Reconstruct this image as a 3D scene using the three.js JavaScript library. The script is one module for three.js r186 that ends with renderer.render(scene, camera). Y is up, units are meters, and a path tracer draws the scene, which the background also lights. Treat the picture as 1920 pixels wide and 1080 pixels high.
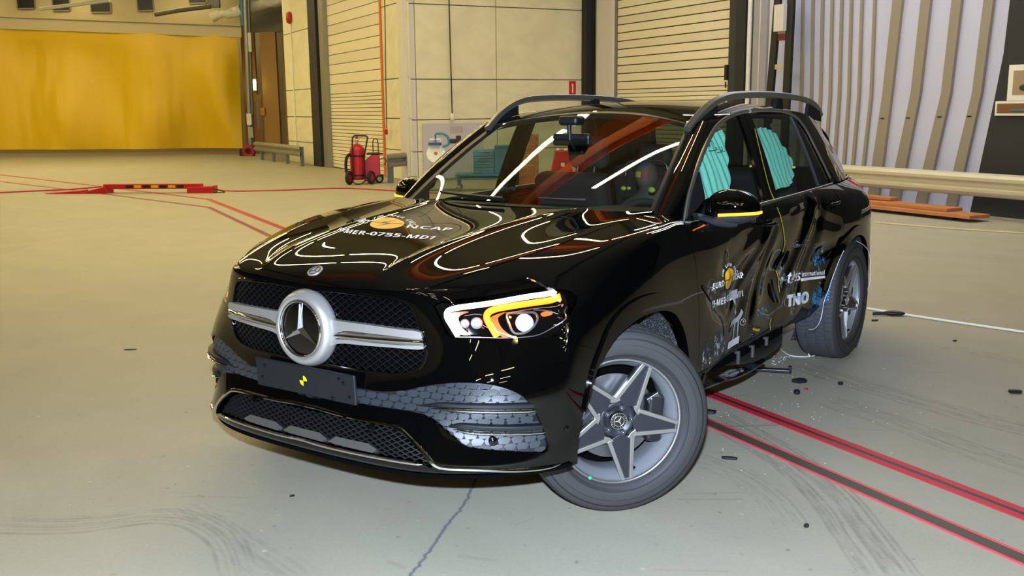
import * as THREE from 'three';
import { mergeGeometries, mergeVertices, toCreasedNormals } from 'three/addons/utils/BufferGeometryUtils.js';
import { RoundedBoxGeometry } from 'three/addons/geometries/RoundedBoxGeometry.js';
import { RectAreaLightUniformsLib } from 'three/addons/lights/RectAreaLightUniformsLib.js';
import { ImprovedNoise } from 'three/addons/math/ImprovedNoise.js';
import { FontLoader } from 'three/addons/loaders/FontLoader.js';
import { TextGeometry } from 'three/addons/geometries/TextGeometry.js';

// ------------------------------------------------------------------ camera, lights, exposure
const scene = new THREE.Scene();
scene.background = new THREE.Color(0x14130f);
const FOCAL = 1845.75;                                   // in pixels of the 1920 x 1080 frame
const camera = new THREE.PerspectiveCamera(2 * Math.atan(540 / FOCAL) * 180 / Math.PI, 1920 / 1080, 0.1, 200);
camera.position.set(0, 1.635, 0);
camera.rotation.order = 'YXZ';
camera.rotation.set(-0.1805, 0, -0.0099);
const renderer = new THREE.WebGLRenderer({ antialias: true });
renderer.toneMapping = THREE.LinearToneMapping;
renderer.toneMappingExposure = 1.0;
renderer.shadowMap.enabled = true;
RectAreaLightUniformsLib.init();

const LAMP_W = 2.6, LAMP_COLOR = [1.0, 0.76, 0.18];     // ceiling tubes
const LIGHT = { tubes: 53, tubeGlow: 30, flash: 245 };

// ------------------------------------------------------------------ helpers
const rnd = (() => { let s = 12345; return () => { s = (s * 1664525 + 1013904223) >>> 0; return s / 4294967296; }; })();
const rr = (a, b) => a + (b - a) * rnd();
const noise = new ImprovedNoise();
const V = (x, y, z) => new THREE.Vector3(x, y, z);
const A3 = (a) => new THREE.Vector3(a[0], a[1], a[2]);
const taken = {};
function numbered(name) { const n = taken[name] = (taken[name] ?? -1) + 1; return n ? name + '_' + String(n).padStart(3, '0') : name; }
function tag(o, label, category, group, kind) {
  if (label) o.userData.label = label;
  if (category) o.userData.category = category;
  if (group) o.userData.group = group;
  if (kind) o.userData.kind = kind;
  return o;
}
function thing(name, label, category, pos = [0, 0, 0], turn = 0, group) {
  const o = new THREE.Group(); o.name = numbered(name); scene.add(o);
  o.position.set(...pos); o.rotation.y = turn;
  return tag(o, label, category, group);
}
function part(name, geo, mat, parent, label) {
  const g = Array.isArray(geo) ? merge(geo) : geo;
  const m = new THREE.Mesh(g, mat); m.name = parent === scene ? numbered(name) : name;
  m.castShadow = m.receiveShadow = true; parent.add(m);
  if (label) m.userData.label = label;
  return m;
}
function struct(name, geo, mat, parent = scene) { const m = part(name, geo, mat, parent); if (parent === scene) m.userData.kind = 'structure'; return m; }
function merge(list) {
  const gs = list.map((g) => {
    let h = g.index ? g.toNonIndexed() : g;
    for (const k of Object.keys(h.attributes)) if (!['position', 'normal', 'uv'].includes(k)) h.deleteAttribute(k);
    if (!h.attributes.uv) h.setAttribute('uv', new THREE.BufferAttribute(new Float32Array(h.attributes.position.count * 2), 2));
    return h;
  });
  return mergeGeometries(gs);
}
const mat = (color, rough = 0.6, metal = 0, extra = {}) => new THREE.MeshStandardMaterial({ color, roughness: rough, metalness: metal, ...extra });
const phys = (o) => new THREE.MeshPhysicalMaterial(o);
const box = (w, h, d, x = 0, y = 0, z = 0, r = 0) => {
  const g = r > 0 ? new RoundedBoxGeometry(w, h, d, 2, Math.min(r, w / 2.01, h / 2.01, d / 2.01)) : new THREE.BoxGeometry(w, h, d);
  return g.translate(x, y, z);
};
function tube(pts, r, seg = 40, rad = 8, closed = false) {
  return new THREE.TubeGeometry(new THREE.CatmullRomCurve3(pts.map((p) => Array.isArray(p) ? A3(p) : p), closed, 'centripetal'), seg, r, rad, closed);
}
function bar(a, b, r, n = 10, r2 = r) {                 // straight round bar
  const p = Array.isArray(a) ? A3(a) : a, q = Array.isArray(b) ? A3(b) : b, d = q.clone().sub(p), L = d.length();
  const g = new THREE.CylinderGeometry(r2, r, L, n);
  g.applyQuaternion(new THREE.Quaternion().setFromUnitVectors(V(0, 1, 0), d.normalize()));
  return g.translate((p.x + q.x) / 2, (p.y + q.y) / 2, (p.z + q.z) / 2);
}
const lathe = (pts, n = 48) => new THREE.LatheGeometry(pts.map((p) => new THREE.Vector2(p[0], p[1])), n);
function mirrored(geo) {
  const g = geo.clone();
  const p = g.attributes.position, nn = g.attributes.normal;
  for (let i = 0; i < p.count; i++) { p.setX(i, -p.getX(i)); if (nn) nn.setX(i, -nn.getX(i)); }
  if (g.index) { const a = g.index.array; for (let i = 0; i < a.length; i += 3) { const t = a[i]; a[i] = a[i + 1]; a[i + 1] = t; } }
  else for (const at of Object.values(g.attributes)) for (let i = 0; i < at.count; i += 3) for (let k = 0; k < at.itemSize; k++) {
    const t = at.array[i * at.itemSize + k]; at.array[i * at.itemSize + k] = at.array[(i + 1) * at.itemSize + k]; at.array[(i + 1) * at.itemSize + k] = t;
  }
  return g;
}
function canvasTex(w, h, draw, srgb = true) {
  const c = document.createElement('canvas'); c.width = w; c.height = h; draw(c.getContext('2d'), w, h);
  const t = new THREE.CanvasTexture(c); t.wrapS = t.wrapT = THREE.RepeatWrapping; t.anisotropy = 8;
  if (srgb) t.colorSpace = THREE.SRGBColorSpace; return t;
}
function noiseTex(n, fn, srgb = false) {                // fn(x, y) -> [r, g, b] in 0..1, tileable inputs are up to fn
  const d = new Uint8Array(n * n * 4);
  for (let y = 0; y < n; y++) for (let x = 0; x < n; x++) {
    const c = fn(x / n, y / n), i = (y * n + x) * 4;
    for (let k = 0; k < 3; k++) d[i + k] = Math.max(0, Math.min(255, c[k] * 255)); d[i + 3] = 255;
  }
  const t = new THREE.DataTexture(d, n, n); t.wrapS = t.wrapT = THREE.RepeatWrapping; t.magFilter = THREE.LinearFilter; t.needsUpdate = true;
  if (srgb) t.colorSpace = THREE.SRGBColorSpace; return t;
}
// tileable fractal noise on the unit square
function fbm(x, y, f = 4, oct = 4, z = 0) {
  let s = 0, a = 1, w = 0;
  for (let o = 0; o < oct; o++) {
    const k = f * 2 ** o, c = k / (2 * Math.PI);
    s += a * noise.noise(Math.cos(x * 2 * Math.PI) * c + 7.1 * o + z, Math.sin(x * 2 * Math.PI) * c + Math.cos(y * 2 * Math.PI) * c, Math.sin(y * 2 * Math.PI) * c + 3.3 * z); w += a; a *= 0.5;
  }
  return s / w;
}

// ------------------------------------------------------------------ smooth surfaces from a net of points
// A net is a table rows x columns of [x, y, z]; the surface is a cubic B-spline drawn towards the points.
function makeNet(P, sym) {
  const R = P.length, C = P[0].length;
  const lin = (a, b) => [2 * a[0] - b[0], 2 * a[1] - b[1], 2 * a[2] - b[2]], flip = (a) => [-a[0], a[1], a[2]];
  let Q = P.map((r) => r.map((p) => [...p]));
  let ext;
  const extend = () => {
    const E = Q.map((r) => [sym ? flip(r[1]) : lin(r[0], r[1]), ...r, lin(r[C - 1], r[C - 2])]);
    const first = E[0].map((p, i) => lin(p, E[1][i])), last = E[R - 1].map((p, i) => lin(p, E[R - 2][i]));
    ext = [first, ...E, last];
  };
  const B = (t) => [(1 - t) ** 3 / 6, (3 * t ** 3 - 6 * t * t + 4) / 6, (-3 * t ** 3 + 3 * t * t + 3 * t + 1) / 6, t ** 3 / 6];
  const ev = (u, v) => {
    const s = sym && u < 0 ? -1 : 1; u = Math.min(Math.max(s * u, 0), C - 1 - 1e-9); v = Math.min(Math.max(v, 0), R - 1 - 1e-9);
    const i = Math.floor(u), j = Math.floor(v), bu = B(u - i), bv = B(v - j), o = [0, 0, 0];
    for (let b = 0; b < 4; b++) for (let a = 0; a < 4; a++) { const p = ext[j + b][i + a], w = bu[a] * bv[b]; o[0] += p[0] * w; o[1] += p[1] * w; o[2] += p[2] * w; }
    o[0] *= s; return o;
  };
  extend();
  for (let it = 0; it < 3; it++) {
    const N = Q.map((r, j) => r.map((q, i) => { const e = ev(i, j); return q.map((x, k) => x + (P[j][i][k] - e[k])); }));
    Q = N; extend();
  }
  return { f: ev, C, R };
}
const sub = (a, b) => [a[0] - b[0], a[1] - b[1], a[2] - b[2]], crs = (a, b) => [a[1] * b[2] - a[2] * b[1], a[2] * b[0] - a[0] * b[2], a[0] * b[1] - a[1] * b[0]];
const len = (a) => Math.hypot(a[0], a[1], a[2]), unit = (a) => { const l = len(a) || 1; return [a[0] / l, a[1] / l, a[2] / l]; };
const addk = (a, b, k) => [a[0] + b[0] * k, a[1] + b[1] * k, a[2] + b[2] * k];
const lerp = (a, b, t) => a + (b - a) * t;
const sstep = (a, b, x) => { const t = Math.min(1, Math.max(0, (x - a) / (b - a))); return t * t * (3 - 2 * t); };

// the photograph's lens in the car's own axes (x to the car's left, y up, z ahead; origin on the ground under the front axle)
const EYE = [2.7323, 1.63516, 3.43373];
const EYE_M = (() => {
  const yaw = 3.74688958, pit = -0.18047069, rol = -0.00993884;
  const f = [Math.sin(yaw) * Math.cos(pit), Math.sin(pit), Math.cos(yaw) * Math.cos(pit)], r = unit(crs(f, [0, 1, 0])), u = crs(r, f), c = Math.cos(rol), s = Math.sin(rol);
  return [[0, 1, 2].map((k) => c * r[k] + s * u[k]), [0, 1, 2].map((k) => -s * r[k] + c * u[k]), f];
})();
const CAR_TURN = -(3.74688958 - Math.PI);
function toPix(p) {
  const d = sub(p, EYE), x = d[0] * EYE_M[0][0] + d[1] * EYE_M[0][1] + d[2] * EYE_M[0][2], y = d[0] * EYE_M[1][0] + d[1] * EYE_M[1][1] + d[2] * EYE_M[1][2], z = d[0] * EYE_M[2][0] + d[1] * EYE_M[2][1] + d[2] * EYE_M[2][2];
  return [960 + FOCAL * x / z, 540 - FOCAL * y / z, z];
}
function rayDir(px, py) { const a = (px - 960) / FOCAL, b = -(py - 540) / FOCAL; return [0, 1, 2].map((k) => EYE_M[2][k] + a * EYE_M[0][k] + b * EYE_M[1][k]); }
function rayAt(px, py, axis, val) { const d = rayDir(px, py), t = (val - EYE[axis]) / d[axis]; return addk(EYE, d, t); }

// Surface with lookup: from a measured view point or from side/front coordinates to the surface's own (u, v)
function surface(f, u0, u1, v0, v1, nu, nv) {
  const S = { f, u0, u1, v0, v1 };
  S.n = (u, v) => {
    const e = 1e-3, a = Math.max(u - e, u0), b = Math.min(u + e, u1), c = Math.max(v - e, v0), d = Math.min(v + e, v1);
    return unit(crs(sub(f(b, v), f(a, v)), sub(f(u, d), f(u, c))));
  };
  const tables = {};
  S.find = (key, map, target, best) => {
    const T = tables[key] ??= (() => { const t = []; for (let j = 0; j <= nv; j++) for (let i = 0; i <= nu; i++) { const u = lerp(u0, u1, i / nu), v = lerp(v0, v1, j / nv), p = f(u, v); t.push([...map(p), u, v, best ? best(p, u, v) : 0]); } return t; })();
    let hit = null, hd = Infinity;
    const W = nu + 1;
    for (let j = 0; j < nv; j++) for (let i = 0; i < nu; i++) {
      const q = [T[j * W + i], T[j * W + i + 1], T[(j + 1) * W + i + 1], T[(j + 1) * W + i]];
      for (const [a, b, c] of [[q[0], q[1], q[2]], [q[0], q[2], q[3]]]) {
        const det = (b[0] - a[0]) * (c[1] - a[1]) - (c[0] - a[0]) * (b[1] - a[1]); if (Math.abs(det) < 1e-12) continue;
        const s = ((target[0] - a[0]) * (c[1] - a[1]) - (c[0] - a[0]) * (target[1] - a[1])) / det, t = ((b[0] - a[0]) * (target[1] - a[1]) - (target[0] - a[0]) * (b[1] - a[1])) / det;
        if (s < -1e-6 || t < -1e-6 || s + t > 1 + 1e-6) continue;
        const d = a[4] + s * (b[4] - a[4]) + t * (c[4] - a[4]);
        if (d < hd) { hd = d; hit = [a[2] + s * (b[2] - a[2]) + t * (c[2] - a[2]), a[3] + s * (b[3] - a[3]) + t * (c[3] - a[3])]; }
      }
    }
    if (!hit) { let m = Infinity; for (const t of T) { const d = Math.hypot(t[0] - target[0], t[1] - target[1]); if (d < m) { m = d; hit = [t[2], t[3]]; } } return hit; }
    for (let it = 0; it < 3; it++) {
      const e = 1e-3, [u, v] = hit, p = map(f(u, v)), pu = map(f(u + e, v)), pv = map(f(u, v + e));
      const a = (pu[0] - p[0]) / e, b = (pv[0] - p[0]) / e, c = (pu[1] - p[1]) / e, d = (pv[1] - p[1]) / e, det = a * d - b * c; if (Math.abs(det) < 1e-12) break;
      const ru = target[0] - p[0], rv = target[1] - p[1], du = (d * ru - b * rv) / det, dv = (a * rv - c * ru) / det;
      if (Math.abs(du) > 0.5 || Math.abs(dv) > 0.5) break;
      hit = [Math.min(Math.max(u + du, u0), u1), Math.min(Math.max(v + dv, v0), v1)];
    }
    return hit;
  };
  S.pix = (x, y) => S.find('pix', (p) => toPix(p).slice(0, 2), [x, y], (p) => toPix(p)[2]);
  S.pixs = (L) => L.map(([x, y]) => S.pix(x, y));
  S.zy = (z, y) => S.find('zy', (p) => [p[2], p[1]], [z, y], (p) => -p[0]);
  S.xy = (x, y) => S.find('xy', (p) => [p[0], p[1]], [x, y], (p) => -p[2]);
  S.xz = (x, z) => S.find('xz', (p) => [p[0], p[2]], [x, z], (p) => -p[1]);
  S.p = (uv, off = 0) => { const p = f(uv[0], uv[1]); return off ? addk(p, S.n(uv[0], uv[1]), off) : p; };
  return S;
}
// smooth a closed or open outline in (u, v)
function smooth(pts, per = 6, closed = false) {
  const c = new THREE.CatmullRomCurve3(pts.map((p) => V(p[0], p[1], 0)), closed, 'centripetal');
  return c.getPoints(pts.length * per).slice(0, closed ? -1 : undefined).map((p) => [p.x, p.y]);
}
function area2(p) { let s = 0; for (let i = 0; i < p.length; i++) { const a = p[i], b = p[(i + 1) % p.length]; s += a[0] * b[1] - b[0] * a[1]; } return s / 2; }
function clipHalf(poly, k, val, keepGreater) {
  const o = [];
  for (let i = 0; i < poly.length; i++) {
    const a = poly[i], b = poly[(i + 1) % poly.length], ia = keepGreater ? a[k] >= val : a[k] <= val, ib = keepGreater ? b[k] >= val : b[k] <= val;
    if (ia) o.push(a);
    if (ia !== ib) { const t = (val - a[k]) / (b[k] - a[k]), c = [0, 0]; c[k] = val; c[1 - k] = a[1 - k] + t * (b[1 - k] - a[1 - k]); o.push(c); }
  }
  return o;
}
// cut an outline in (u, v) out of a surface: a finely gridded sheet with turned-in edges of the given depth
function panel(S, poly, o = {}) {
  const { du = 0.1, dv = 0.1, off = 0, depth = 0.02, gap = 0, warp = null, flipN = false, uvScale = null, holes } = o;
  if (area2(poly) < 0) poly = [...poly].reverse();
  poly = poly.filter((p, i) => { const q = poly[(i + poly.length - 1) % poly.length]; return Math.hypot(p[0] - q[0], p[1] - q[1]) > 1e-5; });
  if (gap) poly = inset(S, poly, gap);
  const base = (u, v) => { let p = S.f(u, v); if (off) p = addk(p, S.n(u, v), typeof off === 'function' ? off(u, v, p) : off); return warp ? warp(p, u, v) : p; };
  const nrm = (u, v) => { const e = 2e-3; let a = sub(base(u + e, v), base(u - e, v)), b = sub(base(u, v + e), base(u, v - e)); let n = crs(a, b); if (len(n) < 1e-12) n = S.n(u, v); n = unit(n); return flipN ? n.map((x) => -x) : n; };
  const pos = [], nor = [], uvs = [], idx = [], key = new Map();
  const vert = (u, v) => {
    const k = Math.round(u * 1e5) + ',' + Math.round(v * 1e5); let i = key.get(k);
    if (i === undefined) { i = pos.length / 3; key.set(k, i); pos.push(...base(u, v)); nor.push(...nrm(u, v)); uvs.push(...(uvScale ? uvScale(u, v) : [u, v])); }
    return i;
  };
  let [ua, ub, va, vb] = [Infinity, -Infinity, Infinity, -Infinity];
  for (const [u, v] of poly) { ua = Math.min(ua, u); ub = Math.max(ub, u); va = Math.min(va, v); vb = Math.max(vb, v); }
  const i0 = Math.floor(ua / du), i1 = Math.ceil(ub / du), j0 = Math.floor(va / dv), j1 = Math.ceil(vb / dv);
  for (let i = i0; i < i1; i++) {
    let col = clipHalf(clipHalf(poly, 0, i * du, true), 0, (i + 1) * du, false); if (col.length < 3) continue;
    for (let j = j0; j < j1; j++) {
      let c = clipHalf(clipHalf(col, 1, j * dv, true), 1, (j + 1) * dv, false);
      c = c.filter((p, n) => { const q = c[(n + c.length - 1) % c.length]; return Math.abs(p[0] - q[0]) + Math.abs(p[1] - q[1]) > 2e-6; });
      if (c.length < 3 || Math.abs(area2(c)) < 1e-9) continue;
      const tris = c.length === 4 && Math.abs(Math.abs(area2(c)) - du * dv) < 1e-9 ? [[0, 1, 2], [0, 2, 3]] : THREE.ShapeUtils.triangulateShape(c.map((p) => new THREE.Vector2(p[0], p[1])), []);
      for (const t of tris) { const [a, b, d] = t.map((n) => vert(c[n][0], c[n][1])); if (a !== b && b !== d && a !== d) flipN ? idx.push(a, d, b) : idx.push(a, b, d); }
    }
  }
  if (depth) {
    const rim = []; for (let i = 0; i < poly.length; i++) { const a = poly[i], b = poly[(i + 1) % poly.length], n = Math.max(1, Math.ceil(Math.max(Math.abs(a[0] - b[0]) / du, Math.abs(a[1] - b[1]) / dv))); for (let k = 0; k < n; k++) rim.push([lerp(a[0], b[0], k / n), lerp(a[1], b[1], k / n)]); }
    const m = rim.length, s = pos.length / 3;
    const P = rim.map((q) => base(q[0], q[1])), N = rim.map((q) => nrm(q[0], q[1]));
    for (let i = 0; i < m; i++) {
      const t = sub(P[(i + 1) % m], P[(i + m - 1) % m]); let e = unit(crs(t, N[i])); if (flipN) e = e.map((x) => -x);
      pos.push(...P[i], ...addk(P[i], N[i], -depth)); nor.push(...e, ...e); uvs.push(...rim[i], ...rim[i]);
    }
    for (let i = 0; i < m; i++) { const a = s + 2 * i, b = s + 2 * ((i + 1) % m); flipN ? idx.push(a, b, a + 1, b, b + 1, a + 1) : idx.push(a, a + 1, b, b, a + 1, b + 1); }
  }
  const g = new THREE.BufferGeometry();
  g.setAttribute('position', new THREE.Float32BufferAttribute(pos, 3)); g.setAttribute('normal', new THREE.Float32BufferAttribute(nor, 3)); g.setAttribute('uv', new THREE.Float32BufferAttribute(uvs, 2)); g.setIndex(idx);
  return g;
}
function inset(S, poly, d) {                            // move an outline inwards by d metres
  const n = poly.length, e = 1e-3;
  return poly.map((p, i) => {
    const su = len(sub(S.f(p[0] + e, p[1]), S.f(p[0] - e, p[1]))) / (2 * e) || 1, sv = len(sub(S.f(p[0], p[1] + e), S.f(p[0], p[1] - e))) / (2 * e) || 1;
    const q = poly[(i + n - 1) % n], r = poly[(i + 1) % n];
    const a = [(p[0] - q[0]) * su, (p[1] - q[1]) * sv], b = [(r[0] - p[0]) * su, (r[1] - p[1]) * sv], la = Math.hypot(...a) || 1, lb = Math.hypot(...b) || 1;
    let nx = -a[1] / la - b[1] / lb, ny = a[0] / la + b[0] / lb; const l = Math.hypot(nx, ny) || 1; nx /= l; ny /= l;
    const c = Math.max(0.4, nx * -a[1] / la + ny * a[0] / la);
    return [p[0] + nx * d / c / su, p[1] + ny * d / c / sv];
  });
}
// a bar of rectangular or given section swept along points with given normals
function sweep(P, N, sec, closed = false, taper) {
  const m = P.length, k = sec.length, pos = [], idx = [];
  for (let i = 0; i < m; i++) {
    const t = unit(sub(P[closed ? (i + 1) % m : Math.min(i + 1, m - 1)], P[closed ? (i + m - 1) % m : Math.max(i - 1, 0)])); let n = N[i]; const s = unit(crs(n, t)); n = unit(crs(t, s));
    const w = taper ? taper(i / (m - 1)) : 1;
    for (const [a, b] of sec) pos.push(...addk(addk(P[i], s, a * w), n, b * w));
  }
  const M = closed ? m : m - 1;
  for (let i = 0; i < M; i++) for (let j = 0; j < k; j++) { const a = i * k + j, b = i * k + (j + 1) % k, c = ((i + 1) % m) * k + j, d = ((i + 1) % m) * k + (j + 1) % k; idx.push(a, c, b, b, c, d); }
  if (!closed) for (let j = 1; j < k - 1; j++) { idx.push(0, j, j + 1); const o = (m - 1) * k; idx.push(o, o + j + 1, o + j); }
  let g = new THREE.BufferGeometry(); g.setAttribute('position', new THREE.Float32BufferAttribute(pos, 3)); g.setIndex(idx);
  g = toCreasedNormals(g, 0.7); g.setAttribute('uv', new THREE.BufferAttribute(new Float32Array(g.attributes.position.count * 2), 2));
  return g;
}
const ring = (w, h, n = 10) => Array.from({ length: n }, (_, i) => [Math.cos(i / n * 2 * Math.PI) * w, Math.sin(i / n * 2 * Math.PI) * h]);
const rectSec = (w, h, b = 0.001) => [[-w + b, h], [-w, h - b], [-w, -h + b], [-w + b, -h], [w - b, -h], [w, -h + b], [w, h - b], [w - b, h]].reverse();
// ------------------------------------------------------------------ the car: body surfaces
// lower body: columns run from the nose round the left corner to the tail, rows from sill to hood edge / beltline
const LY = [0.338, 0.378, 0.47, 0.58, 0.70, 0.82, 0.92, 0.985, 1.006, 1.02];
const LZ = [0.890, 0.922, 0.905, 0.878, 0.866, 0.862, 0.856, 0.848, 0.828, 0.805];
const front = (x, back, yUp, hoodX, hoodY, hoodZ) => LY.map((y, r) => {
  const low = r <= 2 ? 1 : r === 3 ? 0.55 : 0, b = lerp(back[1], back[0], low);
  if (r === 9) return [hoodX, hoodY, hoodZ];
  const t = r / 9;
  let xx = x, zz = LZ[r] - b, yy = y + yUp * sstep(4, 7, r);
  if (r === 8) { xx = lerp(x, hoodX, 0.5); zz = lerp(LZ[7] - b, hoodZ, 0.5); yy = lerp(LY[7] + yUp, hoodY, 0.5) + 0.004; }
  return [xx, yy, zz];
});
const SX = [0.90, 0.922, 0.936, 0.942, 0.947, 0.951, 0.951, 0.938, 0.906, 0.868], SY = [0.36, 0.40, 0.48, 0.60, 0.74, 0.86, 0.965, 1.06, 1.115, 1.15];
const side = (z, dx, belt, top) => SX.map((x, r) => [r === 9 && top ? top : x + dx * (1 - sstep(5, 9, r)) + (r > 6 && top ? (top - SX[9]) * sstep(6, 9, r) : 0), lerp(SY[r], SY[r] + (belt - 1.15), sstep(5, 9, r)), z]);
const fend = (z, xs, ys) => xs.map((x, r) => [x, ys[r], z]);
const WC = [
  front(0.00, [0, 0], 0, 0, 1.02, 0.812),
  front(0.28, [0.008, 0.018], 0.000, 0.26, 1.018, 0.803),
  front(0.52, [0.046, 0.072], 0.004, 0.43, 1.004, 0.795),
  [[0.70, 0.338, 0.750], [0.70, 0.378, 0.782], [0.70, 0.47, 0.750], [0.70, 0.58, 0.765], [0.70, 0.70, 0.738], [0.695, 0.82, 0.696], [0.68, 0.92, 0.658], [0.645, 0.985, 0.620], [0.600, 1.000, 0.672], [0.525, 1.012, 0.740]],
  [[0.825, 0.338, 0.635], [0.822, 0.378, 0.668], [0.825, 0.47, 0.635], [0.845, 0.58, 0.650], [0.842, 0.70, 0.624], [0.820, 0.82, 0.575], [0.785, 0.92, 0.540], [0.725, 0.992, 0.515], [0.670, 1.010, 0.575], [0.575, 1.032, 0.650]],
  [[0.900, 0.338, 0.525], [0.898, 0.378, 0.555], [0.905, 0.47, 0.530], [0.925, 0.58, 0.520], [0.924, 0.70, 0.500], [0.903, 0.82, 0.470], [0.866, 0.925, 0.445], [0.785, 1.001, 0.440], [0.710, 1.026, 0.490], [0.615, 1.053, 0.555]],
  fend(0.40, [0.940, 0.945, 0.948, 0.953, 0.953, 0.942, 0.905, 0.818, 0.735, 0.660], [0.345, 0.39, 0.47, 0.59, 0.72, 0.835, 0.935, 1.012, 1.055, 1.078]),
  fend(0.00, [0.955, 0.962, 0.965, 0.966, 0.966, 0.963, 0.952, 0.914, 0.825, 0.735], [0.345, 0.39, 0.47, 0.59, 0.72, 0.850, 0.970, 1.088, 1.118, 1.133]),
  fend(-0.40, [0.93, 0.945, 0.95, 0.953, 0.955, 0.955, 0.948, 0.926, 0.850, 0.753], [0.36, 0.40, 0.48, 0.60, 0.73, 0.86, 0.980, 1.106, 1.148, 1.166]),
  fend(-0.64, [0.905, 0.925, 0.937, 0.944, 0.949, 0.952, 0.950, 0.935, 0.885, 0.800], [0.36, 0.40, 0.48, 0.60, 0.74, 0.86, 0.975, 1.100, 1.138, 1.150]),
  side(-1.2, 0, 1.120, 0.872), side(-1.8, 0.002, 1.136, 0.882), side(-2.4, 0.006, 1.142, 0.878),
  side(-3.0, 0.022, 1.144, 0.855), side(-3.40, 0.004, 1.138, 0.780),
  fend(-3.66, [0.84, 0.87, 0.885, 0.89, 0.888, 0.878, 0.855, 0.815, 0.765, 0.715], [0.36, 0.41, 0.48, 0.60, 0.74, 0.86, 0.955, 1.04, 1.09, 1.125]),
  [[0.62, 0.36, -4.00], [0.63, 0.41, -4.03], [0.64, 0.48, -4.03], [0.64, 0.60, -4.01], [0.64, 0.74, -3.98], [0.64, 0.86, -3.95], [0.635, 0.965, -3.93], [0.625, 1.06, -3.90], [0.61, 1.12, -3.86], [0.60, 1.16, -3.80]],
  [[0, 0.36, -4.06], [0, 0.41, -4.09], [0, 0.48, -4.09], [0, 0.60, -4.07], [0, 0.74, -4.04], [0, 0.86, -4.01], [0, 0.965, -3.98], [0, 1.06, -3.95], [0, 1.12, -3.91], [0, 1.16, -3.86]],
];
const WROWS = Array.from({ length: 10 }, (_, r) => WC.map((c) => c[r]));
const Wn = makeNet(WROWS, true);
// crash damage: the left doors are pushed in, with folds running down and forward from the handles
function fold(z, y, az, ay, bz, by, w, amp) {           // a crease along a line from (az, ay) to (bz, by)
  const lz = bz - az, ly = by - ay, L = lz * lz + ly * ly, t = ((z - az) * lz + (y - ay) * ly) / L;
  const d = ((z - az) * ly - (y - ay) * lz) / Math.sqrt(L), f = sstep(-0.15, 0.12, t) * (1 - sstep(0.85, 1.2, t));
  return amp * f * (Math.exp(-d * d / (w * w)) - 0.55 * Math.exp(-d * d / (5 * w * w)));
}
function dent(z, y) {
  const zone = sstep(-0.74, -1.30, z) * (1 - sstep(-2.35, -2.95, z)), band = sstep(1.16, 1.0, y);
  const g = (cz, cy, wz, wy, a) => a * Math.exp(-(((z - cz) / wz) ** 2 + ((y - cy) / wy) ** 2));
  let d = -0.050 * zone * band * (0.5 + 0.5 * sstep(1.05, 0.62, y));
  d += g(-1.74, 0.72, 0.22, 0.24, -0.034) + g(-1.30, 0.70, 0.26, 0.15, -0.018) + g(-2.30, 0.66, 0.34, 0.20, -0.020) + g(-0.86, 0.72, 0.16, 0.10, -0.012);
  // ridges and valleys of the folded skin
  d += fold(z, y, -1.58, 1.00, -1.12, 0.60, 0.050, 0.022) + fold(z, y, -1.66, 0.99, -1.40, 0.52, 0.045, -0.018) + fold(z, y, -1.44, 0.96, -0.84, 0.78, 0.050, 0.014);
  d += fold(z, y, -0.74, 0.80, -1.02, 0.62, 0.045, -0.014) + fold(z, y, -0.93, 0.95, -1.00, 0.80, 0.030, 0.008);
  d += fold(z, y, -2.30, 1.10, -1.98, 0.62, 0.055, 0.030) + fold(z, y, -2.44, 1.06, -2.14, 0.50, 0.050, -0.014) + fold(z, y, -2.22, 1.12, -2.40, 1.00, 0.030, 0.010);
  d += fold(z, y, -1.88, 1.09, -2.16, 1.12, 0.025, 0.010) + fold(z, y, -2.40, 0.98, -2.72, 0.90, 0.045, -0.012) + fold(z, y, -2.40, 0.74, -2.80, 0.80, 0.060, -0.022);
  d += 0.004 * noise.noise(z * 5, y * 5, 3.3) * zone * band;
  return d;
}
function dentAt(p) { return p[0] > 0.5 && p[2] < -0.66 && p[2] > -3.1 && p[1] < 1.18 ? dent(p[2], p[1]) * sstep(-0.66, -0.76, p[2]) * (1 - sstep(-2.75, -3.05, p[2])) * (1 - sstep(1.10, 1.17, p[1])) : 0; }
const UMAX = Wn.C - 1, VMAX = Wn.R - 1;
const W = surface((u, v) => { const p = Wn.f(u, v); if (u > 0) p[0] += dentAt(p); return p; }, 0, UMAX, 0, VMAX, 17 * 9, 9 * 6);      // left half with the damage
const Wc = surface((u, v) => Wn.f(u, v), -UMAX, UMAX, 0, VMAX, 34 * 4, 9 * 4);                                                       // whole, undamaged

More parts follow.
